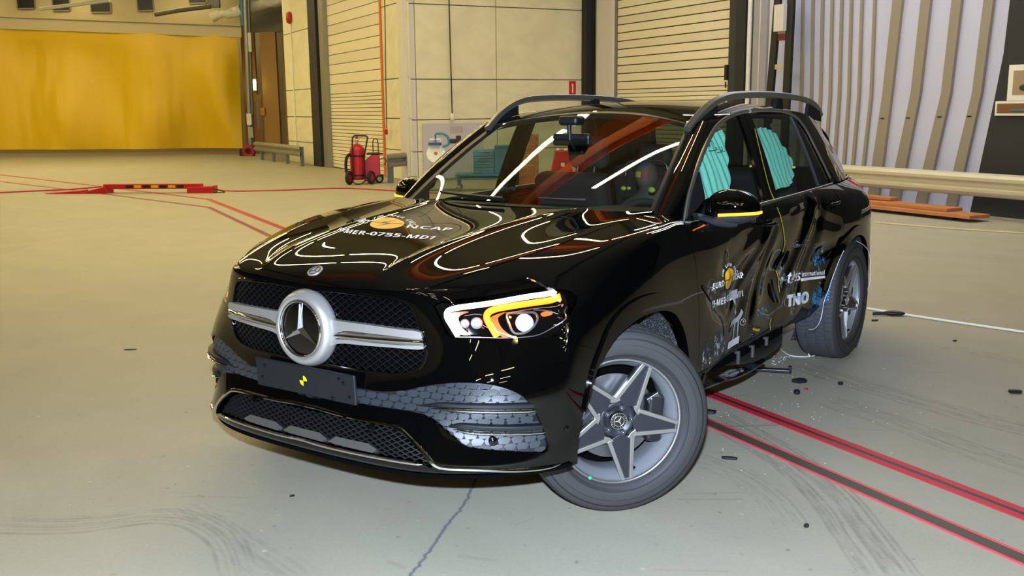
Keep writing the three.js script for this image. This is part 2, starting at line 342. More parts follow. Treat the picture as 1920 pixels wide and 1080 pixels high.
// hood: rows run from the leading edge back to the windscreen, columns from the middle out to the fender
const HX = [0, 0.5, 0.68, 0.86, 1.0];
const hoodRow = (zc, ye, yc, xe, ze, dome, dx) => {      // centre z and y, edge x, y, z, ridge height and ridge place
  const xs = [0, dx * 0.55, dx * 0.9, dx, dx * 1.16, lerp(dx * 1.16, xe, 0.5), lerp(dx, xe, 0.86), xe];
  return xs.map((x, i) => { const t = x / xe, base = lerp(yc, ye, t ** 2.2), add = dome * [0, 0.1, 0.55, 1, 0.15, -0.1, 0.1, 0][i]; return [x, base + add, lerp(zc, ze, t ** 2)]; });
};
const HROWS = [
  hoodRow(0.856, 0.992, 0.985, 0.47, 0.795, 0.002, 0.30), hoodRow(0.815, 1.010, 1.026, 0.52, 0.745, 0.005, 0.30), hoodRow(0.70, 1.035, 1.066, 0.580, 0.635, 0.012, 0.31),
  hoodRow(0.50, 1.065, 1.100, 0.638, 0.480, 0.018, 0.325), hoodRow(0.25, 1.101, 1.126, 0.702, 0.250, 0.020, 0.345), hoodRow(0.0, 1.133, 1.145, 0.735, 0.0, 0.020, 0.365),
  hoodRow(-0.25, 1.157, 1.160, 0.748, -0.28, 0.018, 0.39), hoodRow(-0.44, 1.175, 1.168, 0.757, -0.56, 0.012, 0.42),
];
const Hn = makeNet(HROWS, true);
const H = surface(Hn.f, -(Hn.C - 1), Hn.C - 1, 0, Hn.R - 1, 14 * 8, 7 * 8);

// windscreen and roof
const WS = Array.from({ length: 5 }, (_, j) => {
  const t = j / 4, bow = 4 * t * (1 - t), yc = lerp(1.150, 1.612, t) + 0.010 * bow, zc = lerp(-0.44, -1.395, t) + 0.008 * bow, xe = lerp(0.745, 0.615, t) + 0.006 * bow, ye = lerp(1.140, 1.548, t) + 0.010 * bow, ze = lerp(-0.585, -1.255, t) + 0.008 * bow;
  return [0, 0.25, 0.5, 0.75, 1].map((f) => [xe * f, lerp(yc, ye, f * f), lerp(zc, ze, f * f)]);
});
const Sn = makeNet(WS, true), SCR = surface((u, v) => Sn.f(u * 4 / 3, v * 4 / 3), -3, 3, 0, 3, 60, 40);
const roofRow = (z0, yc, ze, ye, xe) => [0, 0.4, 0.75, 0.93, 1].map((t, i) => [xe * t, lerp(yc, ye, [0, 0.14, 0.5, 0.82, 1][i]), lerp(z0, ze, t * t)]);
const Rn = makeNet([
  roofRow(-1.395, 1.612, -1.235, 1.540, 0.640), roofRow(-1.55, 1.640, -1.42, 1.575, 0.665), roofRow(-1.80, 1.662, -1.76, 1.607, 0.695), roofRow(-2.2, 1.672, -2.2, 1.612, 0.700), roofRow(-2.7, 1.662, -2.7, 1.590, 0.690),
  roofRow(-3.1, 1.640, -3.0, 1.545, 0.668), roofRow(-3.34, 1.607, -3.25, 1.490, 0.640),
], true), ROOF = surface(Rn.f, -4, 4, 0, 6, 80, 60);
const TG = makeNet([
  [[0, 1.125, -3.72], [0.4, 1.125, -3.71], [0.62, 1.125, -3.66], [0.70, 1.125, -3.585]],
  [[0, 1.28, -3.58], [0.38, 1.28, -3.57], [0.59, 1.28, -3.50], [0.685, 1.275, -3.43]],
  [[0, 1.45, -3.44], [0.35, 1.445, -3.43], [0.56, 1.43, -3.38], [0.675, 1.41, -3.33]],
  [[0, 1.605, -3.34], [0.32, 1.60, -3.33], [0.52, 1.575, -3.29], [0.640, 1.49, -3.25]],
], true), TGS = surface((u, v) => TG.f(-u, v), -3, 3, 0, 3, 30, 20);
// upper side: glass and pillars; u runs back along the car, v up
const beltX = (z) => { const T = [[-0.40, 0.745], [-0.62, 0.800], [-0.85, 0.845], [-1.2, 0.862], [-1.8, 0.872], [-2.4, 0.868], [-3.0, 0.848], [-3.45, 0.766], [-3.8, 0.67]]; for (let i = 0; i < T.length - 1; i++) if (z >= T[i + 1][0]) { const t = (z - T[i][0]) / (T[i + 1][0] - T[i][0]); const p0 = T[Math.max(i - 1, 0)][1], p1 = T[i][1], p2 = T[i + 1][1], p3 = T[Math.min(i + 2, T.length - 1)][1]; return 0.5 * (2 * p1 + (p2 - p0) * t + (2 * p0 - 5 * p1 + 4 * p2 - p3) * t * t + (3 * p1 - p0 - 3 * p2 + p3) * t ** 3); } return T[T.length - 1][1]; };
const upX = (z, y) => beltX(z) - (y - 1.15) * (0.30 + 0.12 * sstep(-2.6, -3.3, z)) - 0.20 * Math.max(0, y - 1.15) ** 2 + (z > -1.3 ? -0.0 : 0);
const U = surface((u, v) => [upX(-u, v), v, -u], 0.4, 3.9, 1.05, 1.68, 120, 40);   // u = -z, v = y
// ------------------------------------------------------------------ materials of the car
const M = {};
M.paint = phys({ color: 0x030303, roughness: 0.012, ior: 1.5 });
M.gloss = phys({ color: 0x040404, roughness: 0.06 });
M.plastic = mat(0x0d0e10, 0.5);
M.greyPlastic = mat(0x262a2f, 0.45);
M.matte = phys({ color: 0x030303, roughness: 1, specularIntensity: 0.1 });
M.chrome = mat(0xd9dadc, 0.06, 1);
M.satin = mat(0xc2bfba, 0.34, 0.75);
M.trimMetal = mat(0x9c998e, 0.38, 0.9);
M.railMetal = mat(0x7a7a74, 0.35, 0.8);
M.rubber = mat(0x302f2e, 0.75);
M.rimDark = mat(0x36373b, 0.4, 0.6); M.barrel = mat(0x85878a, 0.45, 0.35);
M.rimFace = mat(0xa9a8a4, 0.30, 0.85);
M.steel = mat(0x77787a, 0.35, 0.9);
M.glass = phys({ color: 0xdfe8e2, roughness: 0, transmission: 1, thickness: 0, ior: 1.5 });
M.tintGlass = phys({ color: 0x6f7a76, roughness: 0, transmission: 1, thickness: 0, ior: 1.5 });
M.lens = phys({ color: 0xffffff, roughness: 0, transmission: 1, thickness: 0, ior: 1.45 });
M.redLens = phys({ color: 0xb80f14, roughness: 0.1, clearcoat: 1 });
M.white = mat(0xe8e8e6, 0.5);
M.seat = mat(0x0a0a0c, 0.8);
M.drl = new THREE.MeshStandardMaterial({ color: 0xffffff, emissive: 0xeef2ff, emissiveIntensity: 2.4 });
M.amber = new THREE.MeshStandardMaterial({ color: 0xff8a1c, emissive: 0xff7a14, emissiveIntensity: 4 });
M.amberDeep = new THREE.MeshStandardMaterial({ color: 0xff7a10, emissive: 0xff5a04, emissiveIntensity: 1.8, roughness: 0.3 });
M.amberSoft = new THREE.MeshStandardMaterial({ color: 0x3a1c04, emissive: 0xff8a20, emissiveIntensity: 1.0, roughness: 0.4 });

// ------------------------------------------------------------------ the car
const CX = -(EYE[0] * Math.cos(CAR_TURN) + EYE[2] * Math.sin(CAR_TURN)), CZ = -(-EYE[0] * Math.sin(CAR_TURN) + EYE[2] * Math.cos(CAR_TURN));
const car = thing('car', 'black five-door off-road car with its left doors crushed and indicators lit', 'car', [CX, 0, CZ], CAR_TURN);
const carPart = (name, geo, m, label) => part(name, geo, m, car, label);
const both = (name, geo, m, label, parent = car) => { const a = part(name, geo, m, parent, label); const b = part(name, mirrored(Array.isArray(geo) ? merge(geo) : geo), m, parent, label); return [a, b]; };
const P = (L) => W.pixs(L);
const dense = (uv, k = 4) => { const o = []; for (let i = 0; i < uv.length - 1; i++) for (let j = 0; j < k; j++) o.push([lerp(uv[i][0], uv[i + 1][0], j / k), lerp(uv[i][1], uv[i + 1][1], j / k)]); o.push(uv[uv.length - 1]); return o; };
const run = (L, per = 5) => smooth(P(L), per);
const mirrorPoly = (half) => [...half, ...[...half].reverse().map(([u, v]) => [-u, v])];   // half outline from the middle line to the middle line
const Wf = surface((u, v) => Wn.f(u, v), -UMAX, UMAX, 0, VMAX, 4, 4);

// outlines read on the body
const lampTop = run([[812, 575], [830, 566], [900, 557.5], [980, 544], [1025, 539], [1060, 544], [1082, 555]]);
const lampOut = run([[1082, 555], [1079, 570], [1067, 595], [1052, 617], [1030, 632]]);
const lampBot = run([[1030, 632], [997, 636], [910, 635.5], [845, 634], [833, 622], [822, 597], [812, 575]]);
const archFront = run([[1083, 866], [1087, 813], [1099, 750], [1113, 700], [1133, 657]]);
const archRear = run([[1133, 657], [1155, 628], [1175, 611], [1200, 593], [1220, 586], [1240, 582], [1260, 588], [1273, 607], [1282, 633], [1286, 657], [1289, 683], [1297, 706]]);
const hoodFront = Array.from({ length: 15 }, (_, i) => { const p = H.f(i / 2, 0); return W.pix(...toPix(p).slice(0, 2)); }); hoodFront[0][0] = 0;
const grilleHalf = (() => { const a = smooth(P([[588, 543], [630, 546.5], [690, 554], [745, 562.5], [764, 570], [775, 584], [785, 610], [796, 640], [799, 660], [793, 681], [781, 694], [763, 701], [735, 703], [700, 700], [655, 693], [610, 685], [572, 679]]), 5); a[0][0] = 0; a[a.length - 1][0] = 0; return a; })();
const bandHalf = (() => { const a = [[0, 3.35], ...dense([[0, 3.35], P([[675, 727]])[0]], 6).slice(1, -1), ...smooth(P([[675, 727], [710, 733], [755, 732], [805, 722], [860, 717], [900, 718.5], [935, 724], [962, 733], [983, 745], [1000, 765], [1013, 790], [1024, 818], [1029, 841], [1024, 848], [1000, 849], [968, 847], [908, 842], [873, 836], [849, 819], [819, 795], [795, 779], [767, 772], [730, 766], [680, 759], [640, 752]]), 4), [0, 2.72]]; return a; })();
const lowHalf = (() => { const a = smooth(P([[569, 765.2], [640, 781], [717, 797], [745, 806], [763, 822], [790, 850], [812, 875]]), 5); const b = smooth(P([[808, 878], [790, 871], [724, 860], [662, 848], [600, 834], [561, 825]]), 5); a[0] = [0, a[2][1]]; b[b.length - 1] = [0, b[b.length - 3][1]]; return [...a, ...b]; })();

// front bumper: whole skin round the openings
{
  const half = [[0, 0], ...dense([[0, 0], [2, 0], [4, 0], [5.5, 0.0], archFront[0]], 8).slice(1), ...archFront.slice(1), ...dense([archFront[archFront.length - 1], P([[1062, 625]])[0], lampOut[lampOut.length - 1]], 4).slice(1), ...lampBot.slice(1), ...dense([lampBot[lampBot.length - 1], hoodFront[14]], 4).slice(1), ...[...hoodFront].reverse().slice(1),
    ...grilleHalf, ...bandHalf, ...lowHalf];
  const g = panel(W, half.map((p) => [Math.max(0, p[0]), p[1]]), { du: 0.08, dv: 0.1, depth: 0.022, off: 0 });
  carPart('front_bumper', [g, mirrored(g)], M.paint);
}
// hood with its folded-down edges
{
  const half = [[0, 0], ...Array.from({ length: 14 }, (_, i) => [(i + 1) / 2, 0]), ...Array.from({ length: 28 }, (_, i) => [7, (i + 1) / 4]), ...Array.from({ length: 14 }, (_, i) => [6.5 - i / 2, 7])];
  carPart('hood', panel(H, mirrorPoly(half.slice(0, -1).concat([[0, 7]])), { du: 0.125, dv: 0.125, depth: 0.022, gap: 0.002 }), M.paint);
}
// fenders
const W0 = surface((u, v) => Wn.f(u, v), 0, UMAX, 0, VMAX, 4, 4);
const gapFront = smooth(P([[1299, 708], [1308, 690], [1311, 640], [1310, 560], [1301, 475], [1291, 443], [1283, 426]]), 5);
{
  const u0 = hoodFront[14][0], top = Array.from({ length: 26 }, (_, i) => [lerp(9.15, 2.35, i / 25), 9]);
  const poly = [...archRear, ...gapFront.slice(0), ...dense([gapFront[gapFront.length - 1], [9.0, 8.6], [9.15, 9]], 3).slice(1), ...top.slice(1), ...dense([[2.35, 9], [u0 + 0.02, 8.2], hoodFront[14], lampTop[0]], 4).slice(1), ...lampTop.slice(1), ...lampOut.slice(1), ...dense([lampOut[lampOut.length - 1], P([[1062, 625]])[0], archRear[0]], 4).slice(1, -1)];
  carPart('front_fender', panel(W, poly, { du: 0.08, dv: 0.1, depth: 0.022, gap: 0.0018 }), M.paint);
  carPart('front_fender', mirrored(panel(W0, poly, { du: 0.1, dv: 0.15, depth: 0.022, gap: 0.0018 })), M.paint);
}
// doors
const seamB = smooth(P([[1443, 616], [1454, 582], [1459, 547], [1458, 512], [1465, 482], [1469, 452], [1462, 408], [1457, 392]]), 5);
const doorTop = (a, b) => dense([[a, 9], [b, 9]], 8);
const seamTop = [seamB[seamB.length - 1][0], 9], rearBase = P([[1508, 603]])[0], rearEdge = smooth(P([[1508, 603], [1524, 572], [1540, 532], [1555, 494], [1568, 462], [1580, 436], [1582, 405], [1573, 376]]), 5);
const doorFrontPoly = [...dense([gapFront[1], seamB[0]], 10).slice(0, -1), ...seamB, ...doorTop(seamTop[0], 9.3), ...dense([[9.3, 9], [9.1, 8.5], gapFront[gapFront.length - 1]], 3).slice(1), ...[...gapFront].reverse().slice(1, -1)];
const doorRearPoly = [...dense([seamB[0], rearEdge[0]], 8).slice(0, -1), ...rearEdge, ...doorTop(rearEdge[rearEdge.length - 1][0], seamTop[0]), ...[...seamB].reverse().slice(0, -1)];
const doorF = carPart('front_door', panel(W, doorFrontPoly, { du: 0.025, dv: 0.05, depth: 0.03, gap: 0.002 }), M.paint, 'crushed black front door');
const doorR = carPart('rear_door', panel(W, doorRearPoly, { du: 0.025, dv: 0.05, depth: 0.03, gap: 0.002 }), M.paint, 'crushed black rear door');
carPart('front_door', mirrored(panel(W0, doorFrontPoly, { du: 0.1, dv: 0.15, depth: 0.03, gap: 0.002 })), M.paint);
carPart('rear_door', mirrored(panel(W0, doorRearPoly, { du: 0.1, dv: 0.15, depth: 0.03, gap: 0.002 })), M.paint);
// rear quarter with the arch cut out
const RC = [-3.03, 0.385];
const arcZY = (r, a0, a1, n) => Array.from({ length: n + 1 }, (_, i) => { const a = lerp(a0, a1, i / n) * Math.PI / 180; return W.zy(RC[0] + r * Math.cos(a), RC[1] + r * Math.sin(a)); });
{
  const arc = arcZY(0.425, 12, 176, 30);
  const poly = [...arc, ...dense([arc[30], [14.55, 0.9], [14.8, 0], [15.5, 0], [17, 0]], 6).slice(1), ...dense([[17, 0], [17, 9]], 12).slice(1), ...dense([[17, 9], [15, 9], [rearEdge[rearEdge.length - 1][0], 9]], 12).slice(1), ...[...rearEdge].reverse().slice(1, -6)];
  carPart('rear_quarter', panel(W, poly, { du: 0.08, dv: 0.1, depth: 0.02, gap: 0.0015 }), M.paint);
  carPart('rear_quarter', mirrored(panel(W0, poly, { du: 0.12, dv: 0.2, depth: 0.02, gap: 0.0015 })), M.paint);
}
// wheel arch lips standing proud of the skin
{
  const inner = [...smooth(P([[1094, 772], [1113, 700], [1133, 657]]), 6).slice(0, -1), ...archRear], outer = smooth(P([[1093, 770], [1109, 697], [1127, 647], [1145, 605], [1172, 574], [1200, 557], [1233, 549], [1260, 554], [1283, 577], [1294, 607], [1300, 633], [1304, 668], [1306, 702]]), 5);
  const g = panel(W, [...inner, ...[...outer].reverse()], { du: 0.06, dv: 0.08, depth: 0.03, off: 0.012 });
  both('wheel_arch_trim', g, M.gloss);
  const a = arcZY(0.423, 14, 176, 30), b = arcZY(0.487, 16, 172, 30);
  both('wheel_arch_trim', panel(W, [...a, ...[...b].reverse()], { du: 0.06, dv: 0.08, depth: 0.03, off: 0.012 }), M.gloss);
}
// sill under the doors, dark and torn open
{
  const poly = [...dense([[8.95, 0.0], [12.3, 0.0]], 20), ...dense([[12.35, 0.9], [8.85, 0.75]], 20)];
  carPart('sill', panel(W, poly, { du: 0.05, dv: 0.1, depth: 0.05, off: (u, v) => -0.02 + 0.004 * noise.noise(u * 9, v * 5, 1) }), M.plastic);
  carPart('sill', mirrored(panel(W0, poly, { du: 0.2, dv: 0.2, depth: 0.05, off: -0.015 })), M.plastic);
}
// roof, tailgate, windscreen
carPart('roof', panel(ROOF, mirrorPoly([[0, 0], ...dense([[0, 0], [4, 0]], 8).slice(1), ...dense([[4, 0], [4, 6]], 16).slice(1), ...dense([[4, 6], [0, 6]], 8).slice(1)]), { du: 0.125, dv: 0.125, depth: 0.02 }), M.paint);
carPart('tailgate', [panel(TGS, [[-3, 0], [3, 0], [3, 0.5], [-3, 0.5]], { du: 0.25, dv: 0.25 }), panel(TGS, [[-3, 0.5], [-2.6, 0.5], [-2.6, 2.7], [-3, 2.7]], { du: 0.2, dv: 0.2 }), panel(TGS, [[3, 0.5], [2.6, 0.5], [2.6, 2.7], [3, 2.7]], { du: 0.2, dv: 0.2 }), panel(TGS, [[-3, 2.7], [3, 2.7], [3, 3], [-3, 3]], { du: 0.25, dv: 0.15 })], M.paint);
carPart('rear_window', panel(TGS, [[-2.6, 0.5], [2.6, 0.5], [2.6, 2.7], [-2.6, 2.7]], { du: 0.25, dv: 0.25, depth: 0 }), M.tintGlass);
carPart('windshield', panel(SCR, [[-2.86, 0.12], [2.86, 0.12], [2.86, 2.94], [-2.86, 2.94]], { du: 0.1, dv: 0.1, depth: 0 }), M.glass);
carPart('windshield_surround', ((e) => [panel(SCR, [[-3, 0], [3, 0], [3, 0.13], [-3, 0.13]], e), panel(SCR, [[-3, 2.93], [3, 2.93], [3, 3], [-3, 3]], e), panel(SCR, [[2.85, 0.12], [3, 0.12], [3, 2.94], [2.85, 2.94]], e), panel(SCR, [[-3, 0.12], [-2.85, 0.12], [-2.85, 2.94], [-3, 2.94]], e)])({ du: 0.1, dv: 0.1, depth: 0.02, off: 0.002 }), M.plastic);
// pillar edge on the upper side and the strip between it and the windscreen
const pillarUV = (t) => { const p = SCR.f(3, t), dz = 0.045 - 0.03 * t / 3; return [-(p[2] - dz), p[1] + 0.004]; };
{
  const rows = [[], [], [], []];
  for (let i = 0; i <= 10; i++) {
    const t = i * 0.3, a = SCR.f(3, t), b = U.p(pillarUV(t)), n = unit(addk(SCR.n(2.9, t), U.n(...pillarUV(t)), 1));
    [0, 0.33, 0.7, 1].forEach((k, r) => rows[r].push(addk([0, 1, 2].map((j) => lerp(a[j], b[j], k)), n, [0, 0.016, 0.014, 0][r])));
  }
  const net = makeNet(rows.map((r) => r)), S = surface((u, v) => net.f(u, v), 0, 10, 0, 3, 20, 6);
  both('front_pillar', panel(S, [[0, 0], ...dense([[0, 0], [10, 0]], 10).slice(1), [10, 3], ...dense([[10, 3], [0, 3]], 10).slice(1)], { du: 0.25, dv: 0.3, depth: 0, flipN: true }), M.paint);
}
const PX = (L) => U.pixs(L);
const winOuter = smooth(PX([[1285, 421], [1290, 388], [1296, 360], [1309, 318], [1326, 274], [1342, 244], [1363, 225.5], [1388, 215], [1410, 211.5], [1448, 210.5], [1474, 214], [1495, 225], [1511, 246], [1529, 281], [1543, 309], [1555, 335]]), 5);
const winBelt = smooth(PX([[1558, 343], [1518, 355], [1471, 368], [1430, 379], [1370, 396], [1330, 408], [1288, 421]]), 4);
const winLoop = [...winBelt.slice(0, -1), ...winOuter];
{
  // body above and behind the glass
  const edge = [...Array.from({ length: 11 }, (_, i) => pillarUV(i * 0.3)), ...Array.from({ length: 20 }, (_, i) => { const p = ROOF.f(4, 0.25 + i * 5.75 / 19); return [-p[2], p[1]]; })];
  const tail = Array.from({ length: 9 }, (_, i) => { const p = TGS.f(-3, 3 - i * 3 / 8); return [-p[2], p[1]]; });
  const wo = [...winOuter];
  const poly = [...edge, ...tail.slice(1), [3.55, 1.14], [3.0, 1.15], winBelt[0], ...[...wo].reverse(), [0.66, 1.125]].reverse();
  both('side_frame', panel(U, poly, { du: 0.05, dv: 0.03, depth: 0.015 }), M.paint);
  // bright trim round the side glass
  const inner = inset(U, winLoop, 0.021);
  const ringPoly = [...winLoop, winLoop[0], inner[0], ...[...inner].reverse()];
  const ringA = area2(winLoop) > 0 ? ringPoly : ringPoly;
  const nb = winBelt.length - 1;
  const strip = (o, i) => sweep(o.map((q, k) => U.p([(q[0] + i[k][0]) / 2, (q[1] + i[k][1]) / 2], 0.003)), o.map((q) => U.n(...q)), [[-0.0105, -0.008], [0.0105, -0.008], [0.0105, 0.002], [0.007, 0.006], [-0.007, 0.006], [-0.0105, 0.002]]);
  const cutF = (q) => q[0] < 1.775, oTop = winLoop.slice(nb), iTop = inner.slice(nb), oBel = winLoop.slice(0, nb + 1), iBel = inner.slice(0, nb + 1);
  const k = oTop.findIndex((q) => q[0] > 1.80);
  both('window_trim', strip(oTop.slice(0, k), iTop.slice(0, k)), M.trimMetal, 'bright trim over the front side window');
  both('window_trim', strip(oTop.slice(k), iTop.slice(k)), M.trimMetal, 'bright trim over the rear side windows');
  both('window_trim', strip(oBel, iBel), M.trimMetal, 'bright strip along the beltline');
  // glass, pillar covers
  const inside = inset(U, winLoop, 0.018);
  const cut = (u0, s0, u1, s1) => { let p = inside; p = clipLine(p, u0, s0, true); return clipLine(p, u1, s1, false); };
  function clipLine(poly, u0, s, right) {               // keep one side of the line u = u0 + s * (y - 1.15)
    const f = (p) => (p[0] - u0 - s * (p[1] - 1.15)) * (right ? 1 : -1), o = [];
    for (let i = 0; i < poly.length; i++) { const a = poly[i], b = poly[(i + 1) % poly.length], fa = f(a), fb = f(b); if (fa >= 0) o.push(a); if (fa * fb < 0) { const t = fa / (fa - fb); o.push([lerp(a[0], b[0], t), lerp(a[1], b[1], t)]); } }
    return o;
  }
  const B0 = [1.60, 0.10], B1 = [1.80, 0.02], Q0 = [2.555, -0.20], Q1 = [2.615, -0.22], big = [0, 0], end = [4, 0];
  const glass = { du: 0.06, dv: 0.04, depth: 0, off: -0.006 }, cover = { du: 0.05, dv: 0.03, depth: 0.02, off: 0.001 };
  both('front_door_window', panel(U, cut(...big, ...B0), glass), M.glass);
  both('rear_door_window', panel(U, cut(...B1, ...Q0), glass), M.glass);
  both('quarter_window', panel(U, cut(...Q1, ...end), glass), M.tintGlass);
  both('center_pillar_cover', panel(U, cut(...B0, 1.70, 0.06), cover), M.gloss);
  both('center_pillar_cover', panel(U, cut(1.705, 0.06, ...B1), cover), M.gloss);
  both('window_divider', panel(U, cut(...Q0, ...Q1), cover), M.plastic);
}
// roof rails
for (const s of [1, -1]) {
  const pts = [[0.618, 1.520, -1.180], [0.622, 1.555, -1.235], [0.628, 1.592, -1.30], [0.633, 1.628, -1.38], [0.638, 1.660, -1.48], [0.642, 1.685, -1.62], [0.645, 1.695, -1.80], [0.645, 1.700, -2.1], [0.643, 1.694, -2.5], [0.638, 1.676, -2.85], [0.632, 1.645, -3.08], [0.625, 1.60, -3.22], [0.62, 1.57, -3.28]];
  const c = new THREE.CatmullRomCurve3(pts.map((p) => V(s * p[0], p[1], p[2]))).getPoints(60).map((p) => [p.x, p.y, p.z]);
  const rail = carPart('roof_rail', sweep(c, c.map(() => [0.3 * s, 1, 0]), rectSec(0.019, 0.017, 0.005)), M.railMetal, 'grey metal roof rail');
  const foot = (z0, z1, t) => { const sh = new THREE.Shape(); sh.moveTo(...t[0]); t.slice(1).forEach((q) => sh.lineTo(...q)); return new THREE.ExtrudeGeometry(sh, { depth: 0.022, bevelEnabled: false }).rotateY(Math.PI / 2).translate(s * 0.632 - 0.011, 0, 0); };
  part('rail_foot', foot(0, 0, [[1.26, 1.55], [1.50, 1.60], [1.50, 1.655], [1.40, 1.63], [1.30, 1.585]]), M.plastic, rail);
  part('rail_foot', foot(0, 0, [[2.36, 1.605], [2.50, 1.60], [2.47, 1.69], [2.40, 1.69]]), M.plastic, rail);
  part('rail_foot', foot(0, 0, [[2.95, 1.56], [3.25, 1.53], [3.20, 1.60], [2.98, 1.65]]), M.plastic, rail);
}
// ------------------------------------------------------------------ front details
const inPoly = (p, poly) => { let c = false; for (let i = 0, j = poly.length - 1; i < poly.length; j = i++) { const [a, b] = poly[i], [d, e] = poly[j]; if ((b > p[1]) !== (e > p[1]) && p[0] < (d - a) * (p[1] - b) / (e - b) + a) c = !c; } return c; };
const full = (half) => mirrorPoly(half);
const grillePoly = full(grilleHalf), bandPoly = full(bandHalf), lowPoly = full(lowHalf);
const Wsym = surface((u, v) => Wn.f(u, v), -8, 8, 0, VMAX, 96, 54);
function lattice(poly, cw, ch, off, w, h, ox = 0) {
  // crossing diagonal bars inside an outline, cw x ch metres to a mesh
  const grow = [], xyToUV = (x, y) => { const q = Wsym.xy(Math.abs(x), y); return [x < 0 ? -Math.abs(q[0]) : Math.abs(q[0]), q[1]]; };
  let [xa, xb, ya, yb] = [9, -9, 9, -9]; for (const q of poly) { const p = Wn.f(...q); xa = Math.min(xa, p[0]); xb = Math.max(xb, p[0]); ya = Math.min(ya, p[1]); yb = Math.max(yb, p[1]); }
  const geos = [];
  for (const dir of [1, -1]) for (let k = Math.floor((xa - 1) / cw); k <= (xb + 1) / cw; k++) {
    let P0 = [], N0 = [];
    const flush = () => { if (P0.length > 1) geos.push(sweep(P0, N0, rectSec(w, h, Math.min(w, h) * 0.4))); P0 = []; N0 = []; };
    const n = Math.ceil((yb - ya) / ch * 4);
    for (let i = 0; i <= n; i++) {
      const y = ya + i * ch / 4, x = k * cw + ox + dir * (y - ya) / ch * cw / 2;
      if (x < xa - 0.01 || x > xb + 0.01) { flush(); continue; }
      const uv = xyToUV(x, y); const ok = inPoly(uv, poly);
      if (ok) { P0.push(addk(Wn.f(...uv), Wsym.n(...uv), off)); N0.push(Wsym.n(...uv)); } else flush();
    }
    flush();
  }
  return merge(geos);
}
{
  const g = carPart('grille', panel(Wsym, grillePoly, { du: 0.15, dv: 0.2, depth: -0.055, off: -0.06 }), M.matte);
  tag(part('grille_mesh', lattice(grillePoly, 0.037, 0.0128, -0.014, 0.0022, 0.007), phys({ color: 0x08090a, roughness: 0.2 }), g), null, null, null, 'stuff');
  // thin frame round the grille
  const fr = [...grillePoly], PP = fr.map((q) => addk(Wn.f(...q), Wsym.n(...q), -0.004)), NN = fr.map((q) => Wsym.n(...q));
  part('grille_frame', sweep(PP, NN, rectSec(0.006, 0.006, 0.002), true), M.gloss, g);
  // silver wing bars with bright inlays
  const wing = (L, off, depth) => panel(Wsym, smooth(W.pixs(L), 4, true), { du: 0.12, dv: 0.025, off, depth });
  const silver = wing([[604, 596], [640, 601], [700, 609], [750, 616], [790, 621.5], [793, 628], [793, 634], [740, 628.5], [690, 623], [655, 619.5], [634, 624], [618, 634], [604, 634]], 0.016, 0.03);
  const lower = wing([[612, 641], [640, 635.5], [700, 641.5], [750, 646], [796, 648.5], [796, 653], [740, 650], [690, 646.5], [640, 643], [612, 652]], 0.016, 0.03);
  const ym = [W.p(W.pix(640, 629.5))[1], W.p(W.pix(795, 641.5))[1]];
  const inlay = wing([[621, 632], [640, 623.5], [656, 620.5], [700, 625], [750, 630.5], [794, 635], [796, 641], [795, 648], [740, 644.5], [690, 640], [650, 635.5], [630, 634]], (u, v, p) => { const t = sstep(0.1, 0.52, p[0]), yc = lerp(ym[0], ym[1], t), d = (p[1] - yc) / lerp(0.013, 0.016, t); return 0.004 + 0.012 * (1 - Math.min(1, d * d)); }, 0.02);
  for (const m of [0, 1]) {
    part('grille_bar', m ? merge([mirrored(silver), mirrored(lower)]) : [silver, lower], M.satin, g, 'satin silver wing of the grille bar');
    part('grille_bar_inlay', m ? mirrored(inlay) : inlay, M.chrome, g, 'chrome inlay of the grille bar');
  }
  // round badge
  const sv = W.pix(563, 612)[1], c = Wn.f(0, sv), n = Wsym.n(0, sv);
  const q = new THREE.Quaternion().setFromUnitVectors(V(0, 0, 1), A3(n));
  const place = (geo, dz) => geo.translate(0, 0, dz).applyQuaternion(q).translate(c[0], c[1], c[2]);
  const turn = (geo) => geo.rotateX(Math.PI / 2);
  part('badge_ring', place(turn(lathe([[0.136, -0.02], [0.150, -0.012], [0.149, 0.004], [0.141, 0.026], [0.132, 0.037], [0.122, 0.041], [0.114, 0.039], [0.111, 0.033], [0.111, -0.01]], 72)), 0), M.satin, g, 'broad satin silver ring');
  part('badge_rim', place(new THREE.TorusGeometry(0.106, 0.0055, 12, 72), 0.036), M.chrome, g);
  part('badge_disc', place(turn(lathe([[0, 0.004], [0.06, 0.003], [0.104, -0.002]].reverse(), 64)), 0.030), phys({ color: 0x040506, roughness: 0.1, clearcoat: 1, clearcoatRoughness: 0.01 }), g);
  const sp = []; // three-pointed star
  for (let k = 0; k < 3; k++) {
    const a = Math.PI / 2 + k * 2 * Math.PI / 3, tip = [Math.cos(a) * 0.099, Math.sin(a) * 0.099, 0.004], o = [0, 0, 0.015];
    const s1 = [Math.cos(a + Math.PI / 3) * 0.0165, Math.sin(a + Math.PI / 3) * 0.0165, 0.001], s2 = [Math.cos(a - Math.PI / 3) * 0.0165, Math.sin(a - Math.PI / 3) * 0.0165, 0.001];
    sp.push(...o, ...s1, ...tip, ...o, ...tip, ...s2);
    const t2 = [tip[0], tip[1], -0.001], b1 = [s1[0], s1[1], -0.004], b2 = [s2[0], s2[1], -0.004]; sp.push(...s1, ...b1, ...tip, ...tip, ...b1, ...t2, ...tip, ...b2, ...s2, ...t2, ...b2, ...tip);
  }
  const sg = new THREE.BufferGeometry(); sg.setAttribute('position', new THREE.Float32BufferAttribute(sp, 3)); sg.computeVertexNormals(); sg.setAttribute('uv', new THREE.BufferAttribute(new Float32Array(sp.length / 3 * 2), 2));
  part('badge_star', place(sg, 0.034), mat(0xdfe2e6, 0.16, 1), g, 'chrome three-pointed star');
}
